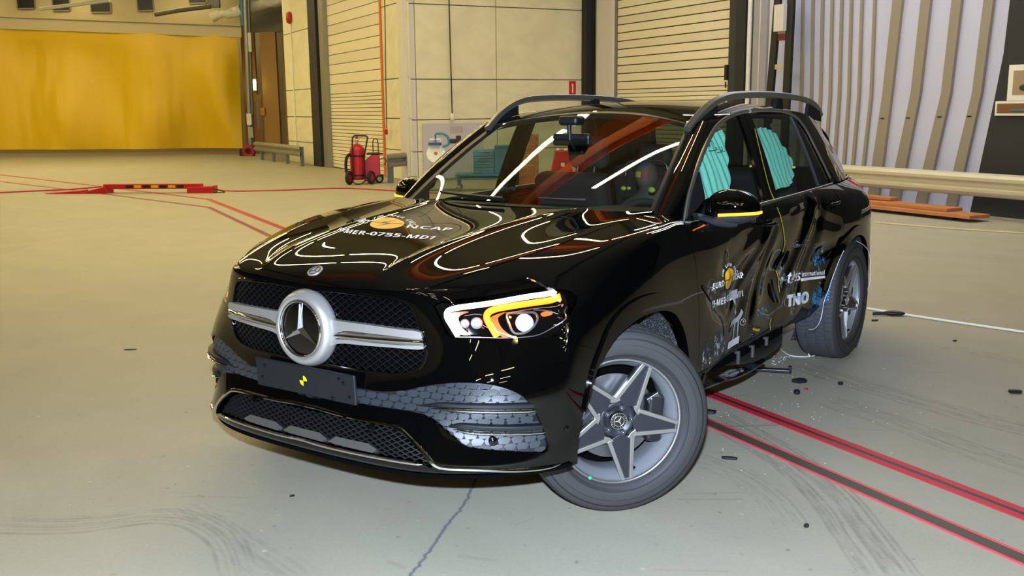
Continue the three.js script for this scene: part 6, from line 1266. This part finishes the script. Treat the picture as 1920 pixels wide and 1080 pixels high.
// yellow curtain on its beam
{
  const A = floorPt(-560, 304.4), B = floorPt(457, 290.5), d = B.clone().sub(A), L = d.length(), ang = Math.atan2(-d.z, d.x);
  const t = thing('curtain', 'tall yellow industrial curtain hanging across the hall', 'curtain', [A.x, 0, A.z], ang);
  const FQ = frame(A.x, A.z, d.x, d.z), nx = 400, ny = 26, pos = [], idx = [], q0 = FQ.at(0, 33), q1 = FQ.at(452, 50), topR = q1[1], topL = q1[1] + (q0[1] - q1[1]) * q1[0] / (q1[0] - q0[0]), botL = FQ.at(-560, 284.7)[1], botR = FQ.at(448, 278)[1];
  for (let j = 0; j <= ny; j++) for (let i = 0; i <= nx; i++) {
    const u = i / nx, v = j / ny, x = u * L, s = 0.10 + 0.20 * sstep(0.7, 1, u);
    const z = s * Math.sin(x * 2.1 + 1.4 * noise.noise(x * 0.3, v * 1.4, 2)) * (0.15 + 0.85 * v) + (0.45 * noise.noise(x * 0.5, v * 1.6, 7.7) + 0.05 * noise.noise(x * 2.4, v * 3, 1.1)) * sstep(0, 0.25, v);
    pos.push(x, lerp(lerp(topL, topR, u), lerp(botL, botR, u), v), z);
  }
  for (let j = 0; j < ny; j++) for (let i = 0; i < nx; i++) { const p = j * (nx + 1) + i; idx.push(p, p + nx + 1, p + 1, p + 1, p + nx + 1, p + nx + 2); }
  const g = new THREE.BufferGeometry(); g.setAttribute('position', new THREE.Float32BufferAttribute(pos, 3)); g.setIndex(idx); g.computeVertexNormals(); g.setAttribute('uv', new THREE.BufferAttribute(new Float32Array(pos.length / 3 * 2), 2));
  part('curtain_cloth', g, mat(new THREE.Color(0.66, 0.42, 0.006), 0.5, 0, { side: THREE.DoubleSide }), t);
  const sb = thing('curtain_beam', 'long beige steel beam carrying the yellow curtain', 'beam', [A.x, 0, A.z], ang);
  part('beam_web', box(L + 0.4, 0.42, 0.12, L / 2, 0, 0).rotateZ((topR - topL) / L).translate(0, (topL + topR) / 2 + 0.21 - (topR - topL) / 2 + (topR - topL) / 2, 0), mat(0xb9ac88, 0.6), sb);
  part('beam_flange', box(L + 0.4, 0.05, 0.34, L / 2, 0.22, 0).rotateZ((topR - topL) / L).translate(0, (topL + topR) / 2 + 0.21, 0), mat(0xb9ac88, 0.6), sb);
  // slanting brace and crumpled white duct above
  const w = (px, py, o = 0) => { const q = FQ.at(px, py, o); return FQ.world(q[0], q[1], o); };
  tag(part('brace', bar(w(74, 17, -1), w(205, 1, -1), 0.07), mat(0xc9cdbd, 0.5), scene), 'thin pale brace slanting above the curtain beam', 'brace');
  const lump = (L2, r, s) => { const gg = tube(L2, r, 60, 16), p = gg.attributes.position; for (let i = 0; i < p.count; i++) { const k = 0.28 * r * noise.noise(p.getX(i) * 4 / r * 0.2, p.getY(i) * 5, p.getZ(i) * 4 + s); p.setXYZ(i, p.getX(i) + k, p.getY(i) + k * 1.3, p.getZ(i) + k); } gg.computeVertexNormals(); return gg; };
  tag(part('wrapped_duct', lump([w(396, 32, 0.4), w(415, 25, 0.4), w(435, 24, 0.4), w(452, 18, 0.4)], 0.18, 1), mat(0xd8d2bf, 0.7), scene), 'crumpled white wrapped duct over the curtain beam end', 'duct');
  tag(part('wrapped_duct', lump([w(462, 12, 0.2), w(485, 8, 0.2), w(510, 3, 0.2), w(545, -4, 0.2)], 0.20, 4), mat(0xd8d2bf, 0.7), scene), 'crumpled white wrapped duct above the brown exit wall', 'duct');
  const gr = (a, b, c, e, m, o) => { const p = FQ.at(a, b, o), q = FQ.at(c, e, o); const bx = LB(p[0], q[0], q[1], p[1], o, o + 0.3).translate(0, 0, 0); const me = part('roof_unit', bx, m, scene); FQ.put(me, 0); return me; };
  tag(gr(391, -30, 414, 15, mat(0x9a9b90, 0.5), -2), 'grey control cabinet above the curtain beam', 'cabinet');
  tag(part('ceiling_duct', tube([w(290, 27, -1.5), w(345, 18, -1.5), w(395, 12, -1.5)], 0.09, 20, 10), mat(0x6f6a55, 0.5), scene), 'dark duct curving above the curtain beam', 'duct');
}
// mast with control boxes at the curtain's edge
{
  const b0 = floorPt(470, 292), F = frame(b0.x, b0.z, 1, 0), q = (a, b) => F.at(a, b), t = thing('mast', 'grey steel mast with control boxes at the edge of the yellow curtain', 'mast'); F.put(t);
  const tall = (a0, a1, y0, y1, r, m) => { const p = q(a0, y0), s = q(a1, y1); return bar([p[0], p[1], 0], [s[0], s[1], 0], r); };
  part('post', tall(458, 471, -40, 293, 0.085), R.galv, t); part('post', tall(465, 476, -40, 293, 0.05), mat(0x6f6f60, 0.5, 0.3), t); part('blue_pipe', tall(451, 455, -40, 48, 0.045), mat(0x3a78ac, 0.5), t);
  const bx = (a, b, c, d, z) => { const p = q(a, b), s = q(c, d); return LB(p[0], s[0], s[1], p[1], z, z + 0.16); };
  part('lamp_box', bx(467, 62, 475, 98, 0.05), mat(0xb4b7a6, 0.5), t); part('control_box', bx(465, 213, 475, 234, 0.08), R.pier, t); part('control_box', bx(468, 238, 478, 258, 0.08), mat(0x9c9a84, 0.5), t);
  const p = q(470, 284); part('hose_reel', new THREE.TorusGeometry(0.17, 0.09, 12, 24).translate(p[0], p[1], 0.25), mat(0x8e1422, 0.5), t); part('reel_base', bx(452, 278, 480, 293, 0.1), R.black, t);
  const s = thing('exit_sign', 'lit green-white emergency exit sign on the brown wall', 'sign'); FD.put(s, 0.05); const a = FD.at(474, 148, 0.05), c = FD.at(482, 170, 0.05);
  part('sign_box', LB(a[0], c[0], c[1], a[1], -0.04, 0.06), R.pier, s); part('sign_face', LB(a[0] + 0.02, c[0] - 0.02, c[1] + 0.03, a[1] - 0.03, 0.06, 0.065), new THREE.MeshStandardMaterial({ color: 0xffffff, emissive: 0xe8f0b8, emissiveIntensity: 0.7 }), s); part('sign_arrow', LB((a[0] + c[0]) / 2 - 0.015, (a[0] + c[0]) / 2 + 0.015, c[1] + 0.08, a[1] - 0.10, 0.065, 0.067), mat(0x2d8a4a, 0.5), s);
  const gl = new THREE.PointLight(0xe8f0b8, 0.35); gl.castShadow = true; gl.position.copy(FD.world((a[0] + c[0]) / 2, (a[1] + c[1]) / 2, 0.25)); scene.add(gl);
  const al = thing('alarm_bell', 'red alarm sounder high on the edge of the light wall', 'alarm'); FA.put(al, 0.06); const z = FA.at(546, 34); part('bell', lathe([[0, 0.12], [0.12, 0.10], [0.15, 0.02], [0.14, 0]].reverse(), 20).rotateX(Math.PI / 2).scale(1, 1.3, 1).translate(z[0] + 0.1, z[1], 0), R.red, al); part('conduit', bar([z[0] + 0.12, z[1] - 0.1, 0], [z[0] + 0.12, 0.3, 0], 0.018), R.white, al);
}
// wheeled fire extinguisher
{
  const p = floorPt(672, 345), t = thing('fire_extinguisher', 'large red fire extinguisher on a two-wheeled hand cart', 'extinguisher', [p.x, 0, p.z], 0.15);
  part('cylinder', lathe([[0, 0.10], [0.13, 0.10], [0.165, 0.14], [0.168, 0.74], [0.15, 0.81], [0.09, 0.87], [0.04, 0.895], [0, 0.90]].reverse(), 32), R.red, t);
  part('valve', [bar([0, 0.88, 0], [0, 0.98, 0], 0.03), box(0.10, 0.03, 0.04, 0.01, 0.99, 0, 0.01)], mat(0xb9a98a, 0.3, 0.7), t); part('valve_cap', new THREE.SphereGeometry(0.03, 12, 8).translate(0, 1.03, 0), R.red, t);
  part('band', lathe([[0.170, 0.61], [0.174, 0.61], [0.174, 0.65], [0.170, 0.65]].reverse(), 32), R.black, t); part('band', lathe([[0.170, 0.18], [0.174, 0.18], [0.174, 0.22], [0.170, 0.22]].reverse(), 32), R.black, t);
  part('cart_frame', tube([[-0.10, 0.12, 0.16], [-0.11, 0.6, 0.17], [-0.10, 0.9, 0.12], [-0.07, 1.06, 0.08], [0.10, 1.07, 0.08], [0.23, 1.05, 0.06], [0.21, 0.9, 0.1], [0.155, 0.6, 0.14], [0.15, 0.12, 0.16]], 0.018, 70, 8), R.black, t);
  part('hose', tube([[-0.15, 0.68, 0.05], [-0.23, 0.60, 0.05], [-0.26, 0.42, 0.05], [-0.24, 0.25, 0.05], [-0.17, 0.17, 0.06]], 0.035, 40, 10), R.rubber, t);
  for (const x of [-0.19, 0.29]) { const w = part('wheel', new THREE.TorusGeometry(0.115, 0.04, 12, 28).scale(1, 1, 1.1).rotateY(Math.PI / 2 - 0.5).translate(x, 0.15, 0.14), R.rubber, t); part('wheel_disc', new THREE.CylinderGeometry(0.085, 0.085, 0.05, 24).rotateX(Math.PI / 2).rotateY(Math.PI / 2 - 0.5).translate(x, 0.15, 0.14), R.red, w); }
  part('axle', bar([-0.19, 0.15, 0.14], [0.29, 0.15, 0.14], 0.015), R.black, t); part('foot_loop', tube([[-0.12, 0.08, 0.2], [-0.05, 0.02, 0.24], [0.08, 0.03, 0.22], [0.16, 0.10, 0.18]], 0.014, 24, 6), R.black, t);
  const m = floorPt(702, 342.5), k = thing('red_trolley', 'small red machine trolley with a tall thin handle', 'trolley', [m.x, 0, m.z], 0.1);
  const s = new THREE.Shape([[-0.20, 0.06], [0.13, 0.06], [0.12, 0.62], [-0.02, 0.62], [-0.20, 0.46]].map((q) => new THREE.Vector2(...q))); part('body', new THREE.ExtrudeGeometry(s, { depth: 0.34, bevelEnabled: true, bevelSize: 0.015, bevelThickness: 0.015, bevelSegments: 2 }).translate(0, 0, -0.17), mat(0xc21d22, 0.42), k);
  part('control_panel', box(0.24, 0.02, 0.33, 0, 0, 0).rotateZ(0.72).translate(-0.118, 0.555, 0), mat(0x4a5048, 0.5), k); part('top_tray', [box(0.30, 0.04, 0.36, -0.0, 0.66, 0, 0.015), box(0.10, 0.03, 0.2, 0.17, 0.655, 0.02, 0.01)], mat(0x1e1f2c, 0.5), k);
  part('handle', tube([[0.0, 0.62, 0.05], [0.0, 0.92, 0.05], [0.02, 0.98, 0.05], [0.09, 0.98, 0.05], [0.11, 0.92, 0.05], [0.11, 0.62, 0.05]], 0.012, 40, 6), R.black, k); part('cable_hanger', tube([[0.13, 0.52, 0.1], [0.24, 0.56, 0.1], [0.28, 0.48, 0.1], [0.22, 0.40, 0.1], [0.13, 0.42, 0.1]], 0.01, 24, 6), R.black, k);
  for (const z of [0.14, -0.14]) { const w = part('wheel', new THREE.TorusGeometry(0.065, 0.03, 10, 22).rotateY(0.2).translate(0.12, 0.095, z + 0.03), R.rubber, k); part('wheel_disc', new THREE.CylinderGeometry(0.05, 0.05, 0.05, 18).rotateX(Math.PI / 2).rotateY(0.2).translate(0.12, 0.095, z + 0.03), R.galv, w); }
}
// things behind the car, seen beside and through it
{
  const Z = 20, at = (px, py, z = Z) => { const r = camRay(px, py), k = z / -r.z; return [camPos.x + r.x * k, camPos.y + r.y * k, -z]; };
  const rp = at(818, 290), t = thing('paper_roll_stand', 'big white paper roll on a stand with blue clamps', 'roll stand', [rp[0], 0, rp[2]]);
  part('paper_roll', lathe([[0.03, -0.12], [0.185, -0.12], [0.19, -0.10], [0.19, 0.10], [0.185, 0.12], [0.03, 0.12]].reverse(), 36).rotateX(Math.PI / 2 - 0.25).translate(0, rp[1], 0), R.white, t); part('roll_core', new THREE.CylinderGeometry(0.035, 0.035, 0.26, 16).rotateX(Math.PI / 2 - 0.25).translate(0.0, rp[1], 0), R.brown, t);
  part('side_arm', [box(0.03, 0.36, 0.03, 0.10, rp[1] + 0.14, 0.12, 0.006), box(0.22, 0.03, 0.03, 0.0, rp[1] + 0.31, 0.12, 0.006)], R.white, t); part('blue_clamp', [box(0.26, 0.06, 0.06, -0.01, rp[1] + 0.22, 0.14, 0.01), box(0.03, 0.16, 0.03, -0.0, rp[1] + 0.33, 0.12, 0.005)], mat(0x27508a, 0.45), t);
  part('blue_tube', tube([[0.0, rp[1] + 0.42, 0.1], [0.14, rp[1] + 0.42, 0.1], [0.24, rp[1] + 0.36, 0.1], [0.26, rp[1] + 0.22, 0.1], [0.14, rp[1] + 0.16, 0.1]], 0.025, 40, 8), mat(0x3b86ad, 0.45), t); part('black_clamp', [box(0.22, 0.09, 0.08, 0.40, rp[1] + 0.27, 0.1, 0.015), box(0.10, 0.10, 0.06, 0.46, rp[1] + 0.33, 0.1, 0.015)], R.black, t);
  part('stand_leg', [bar([0.10, rp[1], 0], [0.10, 0, 0], 0.025), bar([-0.2, 0.03, 0], [0.5, 0.03, 0], 0.025)], R.steelBlue, t);
  // blue tool chest on a wheeled table
  const a = at(855, 327), b = at(972, 327), tw = b[0] - a[0], k = thing('tool_cart', 'blue wheeled work table carrying a tool chest', 'cart', [(a[0] + b[0]) / 2, 0, a[2]]), hh = a[1];
  part('table_top', box(tw, 0.05, 0.6, 0, hh, 0, 0.01), R.blue, k); part('shelf', box(tw - 0.1, 0.04, 0.55, 0, 0.26, 0, 0.01), R.blue, k);
  for (const x of [-1, 1]) for (const z of [-1, 1]) { part('leg', box(0.05, hh - 0.12, 0.05, x * (tw / 2 - 0.06), 0.12 + (hh - 0.12) / 2, z * 0.24, 0.006), R.blue, k); part('caster', lathe([[0.02, -0.025], [0.06, -0.022], [0.065, 0], [0.06, 0.022], [0.02, 0.025]].reverse(), 16).rotateX(Math.PI / 2).translate(x * (tw / 2 - 0.06), 0.066, z * 0.24), R.galv, k); }
  const c0 = at(888, 281), c1 = at(967, 324), ch = thing('tool_chest', 'blue steel tool chest with drawers standing on the work table', 'tool chest', [(c0[0] + c1[0]) / 2, hh + 0.026, c0[2]]), cw = c1[0] - c0[0], chh = c0[1] - hh - 0.03;
  part('cabinet', [box(cw * 0.5, chh, 0.45, -cw * 0.25, chh / 2, 0, 0.012), box(cw * 0.5, chh + 0.05, 0.47, cw * 0.25, (chh + 0.05) / 2, 0.01, 0.012)], R.blue, ch);
  for (let i = 0; i < 4; i++) { const d = part('drawer', box(cw * 0.46, chh / 4 - 0.012, 0.02, -cw * 0.25, (i + 0.5) * chh / 4, 0.232, 0.005), mat(0x4a90b0, 0.42), ch); part('drawer_handle', box(cw * 0.34, 0.012, 0.02, -cw * 0.25, (i + 0.85) * chh / 4 - 0.012, 0.25, 0.004), R.galv, d); }
  part('lid', box(cw * 0.5, 0.06, 0.48, cw * 0.25, chh + 0.06, 0.01, 0.01), mat(0x2f6d8c, 0.45), ch);
  const w0 = at(962, 251, 21), w1 = at(1010, 320, 21), pn = thing('wooden_crate', 'brown wooden crate board standing behind the tool chest', 'crate', [(w0[0] + w1[0]) / 2, 0, w0[2]]); const pw = w1[0] - w0[0]; for (let i = 0; i < 5; i++) part('plank', box(pw, w0[1] / 5 - 0.01, 0.05, 0, (i + 0.5) * w0[1] / 5, 0, 0.006), R.wood, pn); part('batten', box(0.06, w0[1] - 0.02, 0.04, -pw * 0.4, w0[1] / 2, 0.045), R.wood, pn); part('batten', box(0.06, w0[1] - 0.02, 0.04, pw * 0.4, w0[1] / 2, 0.045), R.wood, pn);
  const yl = at(976, 296, 19.2), y2 = thing('yellow_hose', 'short yellow hose hanging beside the tool chest', 'hose'); part('hose', tube([[yl[0] - 0.05, yl[1] + 0.10, yl[2]], [yl[0] + 0.03, yl[1] + 0.05, yl[2]], [yl[0] + 0.05, yl[1] - 0.1, yl[2]]], 0.03, 20, 8), mat(0xd8b21c, 0.5), y2); part('hook', bar([yl[0] - 0.05, yl[1] + 0.16, yl[2]], [yl[0] - 0.06, 0, yl[2]], 0.03), R.black, y2);
  const sg = at(986, 276, 20.97), ts = thing('paper_note', 'white pointed paper note pinned to the wooden crate', 'note', [sg[0], sg[1], sg[2]]); part('paper', new THREE.ExtrudeGeometry(new THREE.Shape([[-0.07, 0.08], [0.07, 0.08], [-0.01, -0.09]].reverse().map((q) => new THREE.Vector2(...q))), { depth: 0.01, bevelEnabled: false }), R.white, ts);
  const r0 = at(1032, 286, 19), r1 = at(1072, 335, 19), rd = thing('red_cabinet', 'red tapered cabinet with a small white label behind the car', 'cabinet', [(r0[0] + r1[0]) / 2, 0, r0[2]]); const rw = r1[0] - r0[0];
  part('body', new THREE.ExtrudeGeometry(new THREE.Shape([[-rw * 0.62, 0], [rw * 0.62, 0], [rw * 0.34, r0[1]], [-rw * 0.22, r0[1]]].map((q) => new THREE.Vector2(...q))), { depth: 0.4, bevelEnabled: true, bevelSize: 0.02, bevelThickness: 0.02, bevelSegments: 2 }).translate(0, 0.02, -0.2), mat(0xc01818, 0.45), rd); part('label_plate', box(0.07, 0.07, 0.01, 0.02, r0[1] * 0.72, 0.225), R.white, rd); part('cap_lamp', [new THREE.SphereGeometry(0.04, 12, 8).translate(-0.06, r0[1] + 0.04, 0), new THREE.SphereGeometry(0.04, 12, 8).translate(0.1, r0[1] + 0.04, 0)], R.white, rd);
  const bl = at(775, 338, 22); tag(part('rubber_block', box(0.3, 0.07, 0.14, bl[0], 0.036, bl[2], 0.02), mat(0x6b4630, 0.7), scene), 'small brown block on the floor by the guard rail posts', 'block');
}
// ------------------------------------------------------------------ pieces broken off the car, lying on the floor
{
  const chip = (px, py, w, h, d, turn, label, m = R.black, name = 'plastic_shard') => { const p = floorPt(px, py), n = 9, L = []; for (let i = 0; i < n; i++) { const a = i / n * 2 * Math.PI, k = 0.75 + 0.35 * rnd(); L.push(new THREE.Vector2(Math.cos(a) * w / 2 * k, Math.sin(a) * d / 2 * k)); } const g = new THREE.ExtrudeGeometry(new THREE.Shape(L), { depth: h, bevelEnabled: true, bevelSize: h * 0.3, bevelThickness: h * 0.3, bevelSegments: 1 }).rotateX(-Math.PI / 2); g.computeBoundingBox(); g.translate(0, -g.boundingBox.min.y, 0); const o = tag(part(name, g, m, scene), label, 'debris'); o.position.copy(p); o.rotation.y = turn; return o; };
  chip(1500, 717, 0.085, 0.014, 0.05, 0.2, 'oval black shard on the floor behind the loose sill trim');
  chip(1576, 721, 0.035, 0.010, 0.03, 0.9, 'small black shard farther right than the oval one');
  chip(1494, 739, 0.030, 0.016, 0.03, 1.4, 'small black lump on the floor under the oval shard');
  chip(1367, 861, 0.075, 0.008, 0.018, -0.25, 'thin black splinter on the floor right of the front wheel');
  chip(1322, 774, 0.14, 0.012, 0.04, -0.45, 'black trim scrap lying on the brown floor rail behind the front tyre');
  chip(1903, 737, 0.085, 0.012, 0.035, -0.2, 'black shard near the right edge of the floor');
  chip(1640, 602, 0.05, 0.008, 0.015, 0.1, 'tiny black splinter beside the rear wheel');
  chip(1512, 988, 0.018, 0.008, 0.018, 0, 'black pebble alone on the floor right of the front wheel');
  chip(1512, 731, 0.025, 0.006, 0.015, 0.5, 'tiny red chip on the floor near the oval shard', R.red, 'red_chip');
  chip(548, 931, 0.018, 0.005, 0.008, 0.3, 'tiny dark flake on the floor before the bumper');
  chip(245, 656, 0.10, 0.004, 0.02, 0, 'dark flake on the floor left of the car');
  chip(1790, 640, 0.03, 0.006, 0.02, 0.2, 'dark speck on the floor under the white rope');
  const a = floorPt(1383, 694), b = floorPt(1484, 700), d = b.clone().sub(a), L = d.length(); const g = [box(L, 0.024, 0.045, 0, 0.013, 0, 0.006), box(0.02, 0.045, 0.045, L / 2 - 0.01, 0.023, 0, 0.005)]; const o = tag(part('trim_strip', g, phys({ color: 0x0b0b0c, roughness: 0.25 }), scene), 'long black trim strip lying on the floor under the crushed doors', 'trim'); o.position.set((a.x + b.x) / 2, 0, (a.z + b.z) / 2); o.rotation.y = Math.atan2(-d.z, d.x);
  tag(part('wire', tube([...onFloor([[1462, 652], [1470, 660], [1484, 667], [1505, 669], [1518, 668]], 0.005), ...onFloor([[1524, 668], [1532, 660]], 0.02), floorPt(1530, 655, 0.045), floorPt(1521, 654, 0.05), floorPt(1516, 662, 0.03), floorPt(1518, 669, 0.006)], 0.004, 90, 6), R.white, scene), 'thin white wire with a loop on the floor by the rear tyre', 'wire');
  chip(1533, 667, 0.05, 0.014, 0.03, 0.1, 'black plug lying beside the wire loop', R.black, 'plug');
  const crumbs = []; for (let k = 0; k < 150; k++) { const t = rnd(), px = t < 0.6 ? rr(1310, 1560) : rr(1330, 1760), py = t < 0.6 ? rr(655, 790) : rr(690, 900); const p = floorPt(px, py), s = rr(0.002, 0.006); crumbs.push(new THREE.TetrahedronGeometry(s, 0).scale(1, 0.45, 1).rotateY(rr(0, 6)).translate(p.x, s * 0.2, p.z)); }
  for (let k = 0; k < 40; k++) { const p = floorPt(rr(1445, 1480), rr(664, 684)), s = rr(0.003, 0.009); crumbs.push(new THREE.TetrahedronGeometry(s, 0).scale(1, 0.5, 1).rotateY(rr(0, 6)).translate(p.x, s * 0.2, p.z)); }
  tag(part('debris', crumbs, mat(0xe4e4de, 0.6), scene), 'white crumbs of broken plastic scattered on the floor by the doors', 'debris', null, 'stuff');
}
renderer.render(scene, camera);
